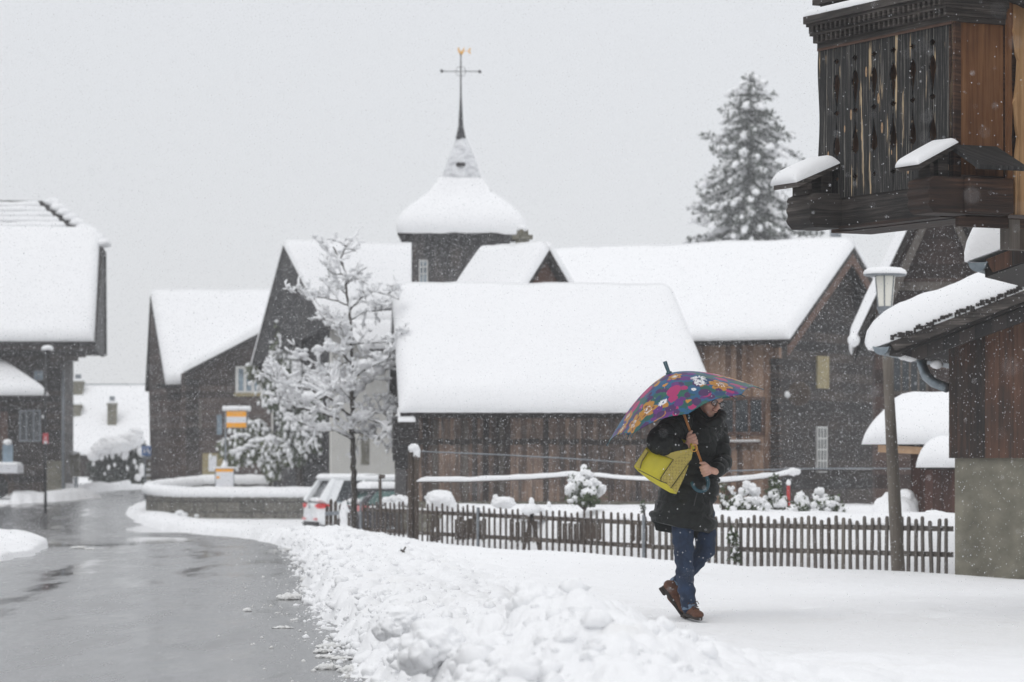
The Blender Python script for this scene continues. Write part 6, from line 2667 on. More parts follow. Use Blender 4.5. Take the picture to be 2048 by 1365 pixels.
# ------------------------------------------------------------------ trees
def bare_tree():
    d = 64.0
    s = d / F
    base = V((P(709, 0, d).x, d, P(0, 1075, d).z - .3))
    root = empty('bare_tree', base, 'young leafless tree with every twig loaded with snow left of the barn', 'tree')
    rnd = random.Random(21)
    br, tw, sn = MB(base), MB(base), MB(base)

    def limb(pts, r0, r1, snow=True):
        out = []
        for i in range(len(pts) - 1):
            k = max(2, int((pts[i + 1] - pts[i]).length / .10))
            out += [pts[i].lerp(pts[i + 1], j / k) + V((rnd.gauss(0, .008), rnd.gauss(0, .01), rnd.gauss(0, .008))) for j in range(k)]
        out.append(pts[-1])
        n = len(out)
        br.tube(out, [r0 + (r1 - r0) * i / (n - 1) for i in range(n)], 7)
        return out

    def cap(pts, r):
        """snow lying along a branch"""
        i = 0
        while i < len(pts) - 2:
            m_ = rnd.randint(2, 6)
            seg = pts[i:i + m_ + 1]
            if len(seg) > 2 and rnd.random() < .86:
                rr = [r * rnd.uniform(.6, 1.5) for _ in seg]
                rr[0] *= .4
                rr[-1] *= .4
                sn.tube([p + V((0, 0, r * .85)) for p in seg], rr, 6)
            i += m_

    def twig(p, dirv, L, lev):
        n = max(3, int(L / .07))
        pts = [p]
        dv = dirv.normalized()
        for i in range(n):
            dv = (dv + V((rnd.gauss(0, .22), rnd.gauss(0, .22), rnd.gauss(.03, .18)))).normalized()
            pts.append(pts[-1] + dv * L / n)
        r0 = .0075 if lev else .011
        tw.tube(pts, [r0 * .85 * (1 - .7 * i / n) for i in range(n + 1)], 4)
        cap(pts, .018 if lev else .025)
        if rnd.random() < .35:
            q = pts[rnd.randint(1, n)]
            a = rnd.uniform(.02, .055)
            sn.ball(q + V((0, 0, a * .5)), (a * 1.2, a, a * .8), 1, amp=.3, seed=rnd.uniform(0, 9))
        if lev < 2:
            for _ in range(3 if lev == 0 else 2):
                i = rnd.randint(1, n - 1)
                sd = V((rnd.gauss(0, 1), rnd.gauss(0, 1), rnd.gauss(.25, .7)))
                twig(pts[i], dv * .7 + sd.normalized() * .8, L * rnd.uniform(.4, .7), lev + 1)
    T = [(709, 1085), (708, 980), (706, 900), (704, 820), (703, 740), (702, 660), (699, 620), (694, 590), (690, 545), (681, 520), (672, 505), (666, 494)]
    trunk = limb([base] + [P(x, y, d) for x, y in T], 7.2 * s, 1.3 * s)
    L_ = [  # limbs: list of (px, py, depth offset)
        [(700, 622, 0), (720, 598, -.2), (748, 583, -.4), (775, 590, -.5), (797, 600, -.6)],
        [(699, 612, 0), (676, 602, -.3), (650, 597, -.5), (618, 594, -.7), (592, 588, -.9)],
        [(702, 640, 0), (730, 622, .3), (770, 622, .5), (800, 616, .6)],
        [(701, 660, 0), (672, 640, .3), (648, 622, .5), (630, 600, .6)],
        [(702, 690, 0), (740, 686, -.4), (778, 686, -.7), (798, 680, -.9)],
        [(703, 690, 0), (676, 650, -.6), (650, 640, -.9)],
        [(703, 728, 0), (680, 706, -.3), (656, 700, -.5), (632, 702, -.7)],
        [(704, 800, 0), (725, 775, .1), (755, 750, .2), (782, 735, .3), (798, 728, .3)],
        [(703, 760, 0), (735, 735, -.5), (770, 722, -.8), (790, 700, -1.0)],
        [(704, 800, 0), (672, 765, .2), (640, 735, .3), (606, 715, .4)],
        [(705, 838, 0), (665, 800, -.3), (620, 780, -.6), (575, 772, -.8), (545, 760, -.9)],
        [(706, 858, 0), (670, 835, .2), (630, 822, .3), (595, 815, .4), (560, 800, .6)],
        [(706, 840, 0), (740, 828, .2), (775, 822, .3), (793, 800, .4)],
        [(706, 850, 0), (730, 838, -.4), (760, 846, -.6), (790, 868, -.7)],
        [(706, 880, 0), (672, 862, -.4), (640, 860, -.6), (610, 850, -.8)],
        [(694, 588, 0), (672, 570, .2), (650, 550, .3)],
        [(693, 570, 0), (712, 552, -.2), (735, 535, -.3)],
        [(684, 528, 0), (668, 512, .1), (645, 498, .1)],
        [(680, 520, 0), (690, 500, -.1), (697, 486, -.1)],
        [(690, 548, 0), (672, 548, -.2), (655, 540, -.2)],
        [(703, 775, 0), (680, 770, -.8), (655, 780, -1.2), (625, 800, -1.5)],
        [(705, 815, 0), (690, 790, .8), (650, 770, 1.1), (610, 750, 1.3)],
        [(705, 865, 0), (735, 868, .5), (758, 880, .8), (775, 900, .9)],
    ]
    for li in L_:
        low = li[0][1] > 690
        pts = limb([P(x, y, d + o_) for x, y, o_ in li], (2.6 if low else 1.7) * s, .5 * s)
        cap(pts, .032 if low else .022)
        n = len(pts)
        big = 11 if low else 11
        for _ in range(int(big * n / 12)):
            i = rnd.randint(n // 5, n - 1)
            dv = (pts[min(i + 1, n - 1)] - pts[i - 1]).normalized()
            sd = V((rnd.gauss(0, 1), rnd.gauss(0, 1), rnd.gauss(.5, .8))).normalized()
            twig(pts[i], dv * .6 + sd, rnd.uniform(.22, .50) * (1.0 if low else .8), 0)
        if low:
            for _ in range(5):
                i = rnd.randint(n // 5, n - 1)
                a = rnd.uniform(.045, .11)
                sn.ball(pts[i] + V((rnd.gauss(0, .06), rnd.gauss(0, .1), a * .6)), (a * 1.2, a, a * .85), 3, amp=.35, seed=rnd.uniform(0, 9))
    for k in range(11):
        i = len(trunk) - 4 - k * 2
        twig(trunk[i], V((rnd.gauss(0, 1), rnd.gauss(0, 1), .7)), .4, 1)
    br.build('trunk', M['bark'], root, True)
    tw.build('twigs', M['bark'], root)
    sn.build('branch_snow', M['snow'], root, True)
    # wooden staking post beside the trunk
    return root


bare_tree()


def conifer(label, base, H, Rm, z_from, seed, dense=1.0):
    rnd = random.Random(seed)
    root = empty('conifer', base, label, 'tree')
    tr = MB()
    tr.tube([(0, 0, -.3), (0, 0, H * .5), (.05, 0, H)], [.28, .15, .02], 8)
    tr.build('trunk', M['bark'], root, True)
    lf, sn = MB(), MB()
    z = H - .05
    while z > z_from:
        f = (H - z) / H
        rad = Rm * min(1.0, (f * 2.9) ** .62) * rnd.uniform(.75, 1.15) + .10
        if f > .45:
            rad *= 1.0
        n = max(3, int((4 + 7 * min(1, f * 2.5)) * dense))
        a0 = rnd.uniform(0, 6.28)
        for k in range(n):
            a = a0 + 6.28 * k / n + rnd.uniform(-.35, .35)
            L = rad * rnd.uniform(.4, 1.15)
            droop = rnd.uniform(.05, .45) * L
            out = V((math.cos(a), math.sin(a), 0))
            m_ = max(2, int(L / .2))
            for j in range(1, m_ + 1):
                g = j / m_
                p = out * (L * g) + V((0, 0, z - droop * g * g + .22 * L * (g - .7) ** 2 + (.12 if g > .85 else 0)))
                leaf_blob(lf, p, (.19, .19, .14), int(17 * dense), .20, rnd, .9)
                if rnd.random() < .85:
                    r_ = rnd.uniform(.06, .16) * (1.15 if g > .4 else .8)
                    rz_ = Matrix.Rotation(a, 3, 'Z') @ Matrix.Rotation(.5 * g, 3, 'Y')
                    sn.ball(p + V((0, 0, .08)) + out * .04, (r_ * rnd.uniform(1.2, 2.2), r_ * .9, r_ * rnd.uniform(.5, .9)), 2, rz_, amp=.5, freq=2.2, seed=rnd.uniform(0, 40))
        z -= .27
    # upright leader and side tops
    for (dx, dz) in ((0, 0), (.15, -.35), (-.2, -.6)):
        leaf_blob(lf, V((dx, 0, H + dz - .1)), (.16, .16, .3), 70, .2, rnd, 1)
        sn.ball((dx - .05, -.05, H + dz + .12), (.2, .16, .13), 2, amp=.4, seed=dz)
    lf.build('crown', M['needle'], root)
    sn.build('crown_snow', M['snow'], root, True)
    return root


dcf = 138.0
tp = P(1500, 160, dcf)
cf_base = V((tp.x, dcf, float(tz(dcf))))
conifer('tall snow laden conifer rising behind the big white roof left of the balcony', cf_base, tp.z - cf_base.z, 2.75, 7.0, 4, 1.0)


def juniper(name, label, base, clumps, seed, pale, strands=0):
    """drooping evergreen: arching sprays of leaves with snow lying on their backs"""
    rnd = random.Random(seed)
    root = empty(name, base, label, 'shrub', 'evergreens round the bus stop')
    lf, sn, st = MB(base), MB(base), MB(base)
    for (p0, p1, p2, d, w_) in clumps:
        a, b_, c = P(*p0, d), P(*p1, d), P(*p2, d)
        pts = []
        for i in range(15):
            t_ = i / 14
            pts.append(a * (1 - t_) ** 2 + b_ * 2 * t_ * (1 - t_) + c * t_ * t_)
        st.tube(pts, [.03 * (1 - i / 16) for i in range(15)], 5)
        for i, p in enumerate(pts):
            leaf_blob(lf, p + V((0, 0, -.16 * w_)), (.2 * w_, .3 * w_, .28 * w_), 55, .16, rnd, -.5)
            if rnd.random() < .9:
                r_ = rnd.uniform(.06, .12) * w_
                sn.ball(p + V((rnd.gauss(0, .04), rnd.gauss(-.06, .12), .07)), (r_ * 1.5, r_ * 1.4, r_ * .75), 2, amp=.5, freq=2.4, seed=rnd.uniform(0, 60))
            for _ in range(3):
                q = p + V((rnd.gauss(0, .16), rnd.gauss(-.2, .1), rnd.uniform(-.45, 0)))
                r_ = rnd.uniform(.025, .065)
                sn.ball(q, (r_, r_, r_ * 1.6), 1, amp=.5, seed=rnd.uniform(0, 60))
    st.tube([V((base.x, base.y, base.z - .3)), P(*clumps[0][0], clumps[0][3])], .05, 6)
    st.build('stems', M['bark'], root)
    lf.build('foliage', M['leaf_pale'] if pale else M['leaf'], root)
    sn.build('snow', M['snow'], root, True)


dj = 101.8
juniper('juniper', 'low spreading juniper with drooping snowy branches behind the timetable case', V((P(540, 0, dj).x, dj, .3)), [
    ((540, 935), (520, 845), (445, 890), dj, 1.0), ((540, 935), (520, 870), (462, 915), dj - .5, .9), ((545, 935), (535, 850), (490, 905), dj - .3, 1.0),
    ((545, 935), (545, 835), (500, 850), dj, .9), ((550, 935), (560, 830), (600, 880), dj - .2, 1.0), ((550, 935), (570, 805), (603, 850), dj, .9), ((545, 935), (545, 850), (535, 900), dj - .6, 1.0),
    ((548, 935), (560, 850), (575, 905), dj - .6, .9), ((545, 930), (500, 815), (470, 850), dj + .4, .8)], 3, True)
dk_ = 99.6
juniper('evergreen_shrub', 'upright olive evergreen whose tip stands against the dark church gable', V((P(590, 0, dk_).x, dk_ + 3, .2)), [
    ((575, 800), (562, 690), (560, 648), dk_ + 3, .62), ((578, 800), (575, 720), (580, 668), dk_ + 3, .62), ((570, 800), (552, 730), (548, 690), dk_ + 3, .6),
    ((580, 830), (600, 740), (618, 705), dk_ + 3, .6), ((580, 840), (545, 760), (500, 735), dk_ + 3, .55)], 5, True)
juniper('evergreen_shrub', 'dense snow covered evergreen standing left of the white church wall', V((P(600, 0, dk_).x, dk_ + 2, .2)), [
    ((600, 900), (590, 760), (545, 745), dk_ + 2, 1.0), ((600, 900), (600, 740), (585, 720), dk_ + 2, 1.0), ((600, 900), (615, 770), (640, 780), dk_ + 2, 1.0), ((600, 900), (570, 790), (535, 790), dk_ + 1.7, 1.0),
    ((600, 900), (630, 800), (655, 830), dk_ + 1.7, 1.0), ((600, 900), (620, 820), (630, 880), dk_ + 1.6, 1.1), ((600, 900), (590, 820), (570, 850), dk_ + 1.5, 1.0)], 7, False)


def big_bush():
    d = 134.5
    s = d / F
    base = V((P(232, 0, d).x, d, .6))
    root = empty('snowy_bush', base, 'big rounded dark bush with a thick snow hood beside the blue sign', 'bush')
    rnd = random.Random(33)
    lf, sn, st = MB(base), MB(base), MB(base)
    cl = [(198, 945, 26, 24), (232, 940, 30, 30), (268, 940, 24, 30), (222, 958, 38, 16), (262, 958, 30, 18), (280, 905, 7, 20), (215, 915, 16, 16), (250, 915, 20, 14)]
    for (px, py, rx, rz) in cl:
        leaf_blob(lf, P(px, py, d), (rx * s, rx * s * .9, rz * s), 620, .20, rnd, .5)
        st.tube([base - V((0, 0, .3)), P(px, py, d)], .04, 5)
    for (px, py, rx, rz) in ((238, 890, 34, 16), (260, 880, 26, 18), (272, 868, 14, 12), (208, 897, 24, 12), (188, 912, 13, 10), (216, 884, 20, 11), (283, 903, 7, 10), (252, 908, 5, 12), (225, 908, 4, 11), (284, 940, 6, 12), (276, 955, 7, 7), (203, 912, 5, 9)):
        sn.ball(P(px, py, d - .75), (rx * s, rx * s * .8, rz * s), 4, amp=.30, freq=1.8, seed=px * .37)
    for k in range(16):
        px = rnd.uniform(185, 285)
        r_ = rnd.uniform(.04, .08)
        sn.ball(P(px, rnd.uniform(900, 950), d - .9), (r_, r_, r_ * 1.8), 2, amp=.4, seed=k)
    st.build('stems', M['bark'], root)
    lf.build('foliage', M['needle'], root)
    sn.build('snow', M['snow'], root, True)


big_bush()
# grey bollard and stone gatepost near the far bush
mb = MB()
c = P(150, 905, 121)
mb.off = V((c.x, c.y, .4))
mb.box(P(150, 930, 121), (.34, .3, .85))
o = tag(mb.build('stone_pillar', M['concrete'], None, loc=mb.off), 'grey stone pillar at the corner of the dark left house', 'pillar')
mb = MB(mb.off)
mb.ball(P(150, 908, 121), (.2, .18, .09), 2, amp=.2)
mb.build('snow_cap', M['snow'], o, True)
mb = MB()
c = P(152, 968, 119)
mb.off = c
mb.tube([c - V((0, 0, .3)), c + V((0, 0, .16))], .07, 8)
mb.ball(c + V((0, 0, .18)), (.09, .09, .06), 2)
tag(mb.build('bollard', M['metal_grey'], None, True, loc=c), 'small pale grey bollard at the foot of the stone pillar', 'bollard')

# ------------------------------------------------------------------ the walker
PD = 24.6


def Q(px, py, dd=0.0):
    return P(px, py, PD + dd)


PS = PD / F                                            # metres per photo pixel at the walker
FOOT = Q(1378, 1238)
FOOT.z = ground_z(FOOT.x, FOOT.y)


def skin(name, bones, balls, voxel, smooth_it, mat, parent=None, loc=None, deform=None):
    """one continuous surface grown round tapered bones ((a, b, ra, rb)) and ellipsoids ((c, radii, rot))"""
    mb = MB()
    for (a, b, ra, rb) in bones:
        a, b = V(a), V(b)
        n = max(2, int((b - a).length / (min(ra, rb) * .5)))
        pts = [a.lerp(b, i / n) for i in range(n + 1)]
        mb.tube(pts, [ra + (rb - ra) * i / n for i in range(n + 1)], 14)
        mb.ball(a, ra * .999, 2)
        mb.ball(b, rb * .999, 2)
    for (c, r, rot) in balls:
        mb.ball(c, r, 3, rot)
    if loc is not None:
        mb.v = [p - V(loc) for p in mb.v]
    me = mb.mesh(name + '_raw')
    o = bpy.data.objects.new(name + '_raw', me)
    COL.objects.link(o)
    rm = o.modifiers.new('remesh', 'REMESH')
    rm.mode = 'VOXEL'
    rm.voxel_size = voxel
    rm.adaptivity = 0
    sm = o.modifiers.new('smooth', 'SMOOTH')
    sm.iterations = smooth_it
    sm.factor = .5
    dg = bpy.context.evaluated_depsgraph_get()
    dg.update()
    out = bpy.data.meshes.new_from_object(o.evaluated_get(dg))
    bpy.data.objects.remove(o)
    bpy.data.meshes.remove(me)
    out.name = name
    if deform is not None:
        n = len(out.vertices)
        co = np.empty(n * 3, np.float32)
        out.vertices.foreach_get('co', co)
        co = co.reshape(-1, 3)
        no = np.empty(n * 3, np.float32)
        out.vertices.foreach_get('normal', no)
        no = no.reshape(-1, 3)
        off = np.array(loc if loc is not None else (0, 0, 0))
        co = deform(co + off, no) - off
        out.vertices.foreach_set('co', co.astype(np.float32).ravel())
        out.update()
    return link(name, out, mat, parent, True, loc=loc if parent is None else None)


def puffs(segs, amp, pitch):
    """quilting: ridges across each bone, for the surface nearest to it"""
    def f(co, no):
        best = np.full(len(co), 1e9)
        ph = np.zeros(len(co))
        for (a, b, ra, rb) in segs:
            a_, b_ = np.array(a), np.array(b)
            ab = b_ - a_
            L = np.linalg.norm(ab)
            t = np.clip(((co - a_) @ ab) / (L * L), 0, 1)
            dist = np.linalg.norm(co - a_ - t[:, None] * ab, axis=1) - (ra + (rb - ra) * t)
            m_ = dist < best
            best = np.where(m_, dist, best)
            ph = np.where(m_, t * L, ph)
        w_ = np.abs(np.sin(np.pi * (ph / pitch) + .6 * np.sin(co[:, 0] * 17 + co[:, 2] * 5)))
        w_ = w_ ** .55 - .75
        wr = .35 * np.sin(co[:, 0] * 60 + 3 * np.sin(co[:, 2] * 40)) * np.sin(co[:, 2] * 50 + co[:, 1] * 60)
        return co + no * (amp * (w_ + .25 * wr))[:, None]
    return f


def wrinkle(amp, fx, fz):
    def f(co, no):
        d_ = np.sin(co[:, 2] * fz + 2.2 * np.sin(co[:, 0] * fx)) * np.sin(co[:, 0] * fx * .6 + co[:, 2] * fz * .35 + 1)
        return co + no * (amp * d_)[:, None]
    return f


def person():
    # shaft of the umbrella in the plane of the picture, 0.24 m nearer than the body
    D_SH = -.26
    ax = (Q(1338, 745, D_SH) - Q(1410, 945, D_SH)).normalized()       # up along the shaft
    rt = V((ax.z, 0, -ax.x)).normalized()                              # to the right across it
    tw = V((0, -1, 0))
    S = lambda t, r_=0, w_=0: Q(1410, 945, D_SH) + ax * t + rt * r_ + tw * w_

    # --- head frame: leaning forward, turned three quarters, looking down
    up = V((.34, -.22, .90)).normalized()
    fw = V((.46, -.84, -.38))
    fw = (fw - up * fw.dot(up)).normalized()
    sd = fw.cross(up).normalized()
    if sd.x < 0:
        sd = -sd
    HC = Q(1422, 799, -.07)
    H = lambda a, b, c: HC + sd * a + fw * b + up * c
    HR = Matrix((sd, fw, up)).transposed()
    bones, balls = [], []
    balls += [(H(0, -.012, .035), (.073, .092, .085), HR), (H(0, .018, -.035), (.060, .070, .075), HR), (H(0, .055, -.088), (.030, .028, .028), HR),
              (H(.038, .045, -.03), (.026, .03, .03), HR), (H(-.038, .045, -.03), (.026, .03, .03), HR), (H(0, .078, .03), (.045, .02, .018), HR),
              (H(0, .092, -.048), (.026, .012, .008), HR), (H(0, .092, -.062), (.022, .012, .008), HR),
              (H(.076, -.005, -.005), (.010, .020, .032), HR), (H(-.076, -.005, -.005), (.010, .020, .032), HR)]
    bones += [(H(0, .088, .02), H(0, .112, -.022), .011, .016), (H(0, .104, -.026), H(.0, .106, -.026), .017, .017)]
    bones += [(H(0, -.03, -.05), Q(1404, 842, .02), .055, .058), (Q(1404, 842, .02), Q(1392, 880, .02), .07, .13), (Q(1392, 880, .02), Q(1385, 945, .02), .13, .125),
              (Q(1385, 945, .02), Q(1380, 1010, .02), .125, .13), (Q(1362, 850, -.12), Q(1432, 852, .12), .05, .05)]
    # arms inside the sleeves
    SH_R, EL_R, WR_R = Q(1354, 846, -.17), Q(1318, 884, -.33), S(.198, -.075, .035)
    SH_L, EL_L, WR_L = Q(1430, 852, .12), Q(1444, 926, -.02), S(-.02, .072, .02)
    bones += [(SH_R, EL_R, .048, .042), (EL_R, WR_R, .040, .026), (SH_L, EL_L, .048, .042), (EL_L, WR_L, .040, .026)]
    # legs inside the jeans
    bones += [(Q(1364, 1035, -.06), Q(1367, 1112, -.10), .075, .052), (Q(1367, 1112, -.10), Q(1379, 1218, -.07), .05, .036),
              (Q(1404, 1035, .10), Q(1411, 1105, .05), .075, .052), (Q(1411, 1105, .05), Q(1352, 1170, .14), .05, .036)]
    bones += [(Q(1379, 1214, -.07), Q(1385, 1221, -.10), .033, .028), (Q(1352, 1170, .14), Q(1353, 1205, .10), .033, .03)]

    def hand(t0, side, wrist):
        """fingers closed round the shaft at height t0; side = -1 when the hand comes from the left"""
        palm = S(t0, side * .030, .014)
        pr = Matrix((rt, tw, ax)).transposed()
        balls.append((palm, (.021, .020, .041), pr))
        bones.append((wrist, S(t0 - .005, side * .036, .012), .026, .024))
        for k, (dt, ln) in enumerate(((.033, .92), (.011, 1.0), (-.011, .96), (-.032, .80))):
            p0 = S(t0 + dt, side * .026, .026)
            p1 = S(t0 + dt * 1.05, side * .002, .0335)
            p2 = S(t0 + dt * 1.02 - .001, -side * .0235 * ln, .015)
            p3 = S(t0 + dt - .002, -side * .016 * ln, -.016)
            r_ = .0088 if k < 3 else .0078
            bones.append((p0, p1, r_ * 1.12, r_ * 1.1))
            bones.append((p1, p2, r_ * 1.1, r_))
            bones.append((p2, p3, r_, r_ * .88))
        bones.append((S(t0 + .022, side * .036, .004), S(t0 + .052, side * .018, .018), .0125, .0108))
        bones.append((S(t0 + .052, side * .018, .018), S(t0 + .062, -side * .010, .021), .0106, .0088))

    hand(.245, -1, WR_R)
    hand(.012, 1, WR_L)
    m, t, b = newmat('skin')
    b.inputs["Base Color"].default_value = (.48, .265, .20, 1)
    b.inputs["Roughness"].default_value = .55
    b.inputs["Subsurface Weight"].default_value = .12
    b.inputs["Subsurface Radius"].default_value = (.012, .005, .003)
    f = noise_n(t, coord(t), 22, 3)
    t.links.new(ramp_n(t, f, [(.3, (.52, .29, .22)), (.7, (.66, .40, .31))]), b.inputs["Base Color"])
    M['skin'] = m
    body = skin('person', bones, balls, .0045, 3, m, None, FOOT)
    tag(body, 'person in black quilted coat and jeans walking head bowed, both hands on an umbrella shaft', 'person')

    # --- hair, eyes, mouth, glasses
    m = wood('greying_brown_hair', [(.05, .032, .022), (.13, .085, .055), (.26, .19, .13)], .02, gap=0, grain=.9, gscale=6)
    hb = [(H(0, -.022, .052), (.084, .095, .085), HR), (H(-.02, .058, .088), (.052, .038, .030), HR), (H(.03, .062, .085), (.040, .032, .030), HR), (H(.0, .076, .073), (.045, .018, .016), HR),
          (H(-.070, -.03, .02), (.02, .045, .05), HR), (H(.070, -.03, .02), (.02, .045, .05), HR)]
    skin('hair', [], hb, .006, 2, m, body, FOOT)
    for sg in (-1, 1):
        mb = MB(FOOT)
        mb.ball(H(sg * .031, .083, .006), (.012, .009, .008), 2, HR)
        ey = mb.build('eye', M['sign_white'], body, True)
        mb = MB(FOOT)
        mb.ball(H(sg * .031, .0905, .003), (.0055, .003, .0055), 2, HR)
        mb.build('iris', M['metal_dark'], ey, True)
    mb = MB(FOOT)
    mb.tube([H(-.024, .098, -.052), H(-.010, .105, -.0555), H(.010, .105, -.0555), H(.024, .098, -.052)], .0026, 6)
    mb.build('mouth', plain('lip_shadow', (.20, .07, .06), .6), body, True)
    gl = MB(FOOT)
    for sg in (-1, 1):
        ring = [H(sg * (.036 + .027 * math.cos(a) * (1 + .08 * abs(math.cos(a)))), .110 - .010 * (1 if sg * math.cos(a) > .2 else 0), .006 + .021 * math.sin(a)) for a in np.linspace(0, 2 * math.pi, 21)]
        gl.tube(ring, .0030, 6, False)
        gl.tube([H(sg * .064, .100, .014), H(sg * .080, .07, .016), H(sg * .081, -.01, .012)], .0028, 6)
    gl.tube([H(-.010, .112, .010), H(0, .116, .013), H(.010, .112, .010)], .0028, 6)
    glo = gl.build('glasses', M['metal_dark'], body, True)
    for sg in (-1, 1):
        ln = MB(FOOT)
        ln.ball(H(sg * .036, .107, .006), (.025, .0015, .0195), 2, HR)
        mm = M['lens'] if 'lens' in M else None
        if mm is None:
            mm, tt_, bb = newmat('spectacle_lens')
            bb.inputs["Base Color"].default_value = (.3, .32, .34, 1)
            bb.inputs["Roughness"].default_value = .05
            bb.inputs["Alpha"].default_value = .22
            M['lens'] = mm
        ln.build('lens', mm, glo, True)

    # --- quilted coat
    trunk = [(Q(1404, 842, .0), Q(1392, 880, .0), .115, .165), (Q(1392, 880, 0), Q(1382, 950, 0), .165, .180), (Q(1382, 950, 0), Q(1370, 1000, 0), .180, .208), (Q(1370, 1000, 0), Q(1366, 1044, .0), .208, .216)]
    slr = [(SH_R + V((.02, .04, .0)), EL_R, .10, .098), (EL_R + V((.01, 0, -.004)), EL_R.lerp(WR_R, .45), .098, .082), (EL_R.lerp(WR_R, .45), EL_R.lerp(WR_R, .86), .082, .054)]
    sll = [(SH_L, EL_L, .090, .074), (EL_L, EL_L.lerp(WR_L, .84), .074, .056)]
    cb = trunk + slr + sll
    cbl = [(Q(1362, 846, -.03), (.10, .11, .075), None), (Q(1426, 856, .05), (.085, .10, .075), None),
           (Q(1386, 838, .0), (.085, .10, .085), None), (Q(1398, 828, .03), (.07, .09, .08), None), (Q(1364, 868, -.02), (.11, .12, .11), None),
           (Q(1403, 1046, .02), (.115, .19, .078), None), (Q(1366, 1040, .0), (.235, .20, .06), None), (Q(1340, 1028, .0), (.15, .19, .06), None), (Q(1420, 960, .0), (.07, .13, .20), None)]
    # stand-up collar round the chin
    cr = [Q(1392, 816, -.05), Q(1399, 840, -.12), Q(1416, 849, -.15), Q(1436, 843, -.14), Q(1446, 830, -.05), Q(1430, 824, .08)]
    for i in range(len(cr) - 1):
        cb.append((cr[i], cr[i + 1], .037, .037))
    m, t, b = newmat('black_quilted_nylon')
    b.inputs["Roughness"].default_value = .58
    b.inputs["Specular IOR Level"].default_value = .3
    f = noise_n(t, coord(t), 30, 4)
    t.links.new(ramp_n(t, f, [(.3, (.006, .0075, .007)), (.7, (.012, .0145, .0135))]), b.inputs["Base Color"])
    bump_n(t, b, noise_n(t, coord(t), 26, 4, .6), .5, .02)
    M['coat'] = m
    hem = Q(1298, 1040).z

    def coat_def(co, no):
        co = puffs(cb[:9], .019, .095)(co, no)
        # the hem: cut level, a little lower at the right
        zmin = CH - ((1042 + (co[:, 0] - Q(1298, 0).x) / PS * .205) - HY) / F * PD - .055 * (co[:, 1] > PD)
        zmin = zmin + .004 * np.sin(co[:, 0] * 40 + co[:, 1] * 25)
        body_ = (co[:, 2] < Q(0, 985).z)
        co[:, 2] = np.where(body_ & (co[:, 2] < zmin), zmin, co[:, 2])
        return co
    coat = skin('coat', cb, cbl, .0085, 4, m, body, FOOT, coat_def)
    zp = MB(FOOT)
    zp.tube([Q(1395, 985, -.225), Q(1391, 998, -.228), Q(1388, 1012, -.228)], .0035, 5)
    zp.build('pocket_zip', M['metal_dark'], coat)

    # --- jeans, one piece
    m, t, b = newmat('blue_denim')
    b.inputs["Roughness"].default_value = .85
    f = noise_n(t, coord(t), 9, 5, .65)
    t.links.new(ramp_n(t, f, [(.3, (.007, .014, .032)), (.7, (.022, .044, .095))]), b.inputs["Base Color"])
    bump_n(t, b, noise_n(t, coord(t), 45, 4), .4, .01)
    jb = [(Q(1364, 1020, -.06), Q(1366, 1062, -.09), .095, .083), (Q(1366, 1062, -.09), Q(1368, 1115, -.10), .083, .069), (Q(1368, 1115, -.10), Q(1371, 1165, -.09), .068, .064),
          (Q(1371, 1165, -.09), Q(1378, 1213, -.07), .064, .056),
          (Q(1402, 1020, .08), Q(1409, 1060, .07), .095, .084), (Q(1409, 1060, .07), Q(1413, 1098, .04), .083, .070), (Q(1413, 1098, .04), Q(1383, 1136, .09), .068, .060), (Q(1383, 1136, .09), Q(1355, 1167, .13), .060, .052)]
    jeans = skin('jeans', jb, [], .007, 3, m, body, FOOT, wrinkle(.0065, 40, 62))
    md = plain('denim_cuff', (.13, .19, .27), .85)
    cf = MB(FOOT)
    a, b_ = Q(1377.5, 1208, -.07), Q(1379.5, 1217, -.068)
    cf.tube([a, b_], [.0575, .0585], 18)
    cf.build('cuff', md, jeans, bevel=.004)
    cf = MB(FOOT)
    a, b_ = Q(1357, 1165, .13), Q(1350, 1171, .137)
    cf.tube([a, b_], [.056, .057], 18)
    cf.build('cuff', md, jeans, bevel=.004)

    # --- brown lace-up shoes
    ms = plain('brown_suede', (.105, .043, .024), .75, var=.25, scale=25, bump=.2)
    mso = plain('dark_sole', (.028, .020, .016), .8)

    def shoe(heel, ball_, toe, ankle, upv, label):
        f_ = (toe - heel).normalized()
        upv = (upv - f_ * upv.dot(f_)).normalized()
        s_ = f_.cross(upv)
        rot = Matrix((s_, f_, upv)).transposed()
        bn = [(heel + upv * .045, heel.lerp(ball_, .6) + upv * .045, .040, .040), (heel.lerp(ball_, .5) + upv * .04, toe - f_ * .045 + upv * .028, .042, .034),
              (ankle, heel.lerp(ball_, .42) + upv * .055, .047, .044)]
        bl = [(toe - f_ * .05 + upv * .030, (.044, .055, .030), rot), (heel + upv * .05 + f_ * .01, (.036, .036, .05), rot)]
        o = skin('shoe', bn, bl, .0055, 2, ms, body, FOOT)
        mb = MB(FOOT)
        out = []
        for k in range(28):
            a = 2 * math.pi * k / 28
            y = math.sin(a)
            L = (toe - heel).length + .03
            wd = .044 * (1 - .22 * max(0, -y)) * (1 - .12 * (y > .6) * (y - .6))
            out.append(heel + f_ * ((y + 1) / 2 * L - .022) + s_ * (math.cos(a) * wd) + upv * .018)
        mb.prism(out, -upv * .024)
        so = mb.build('sole', mso, o, bevel=.004)
        hl = MB(FOOT)
        hl.box(heel + f_ * .012 - upv * .016, (.066, .062, .024), rot)
        hl.build('heel', mso, o, bevel=.006)
        lc = MB(FOOT)
        for k in range(4):
            c = heel.lerp(toe, .50 + .085 * k) + upv * (.094 - .013 * k)
            lc.tube([c - s_ * .026 - upv * .006, c + upv * .004, c + s_ * .026 - upv * .006], .004, 6)
        c = heel.lerp(toe, .46) + upv * .10
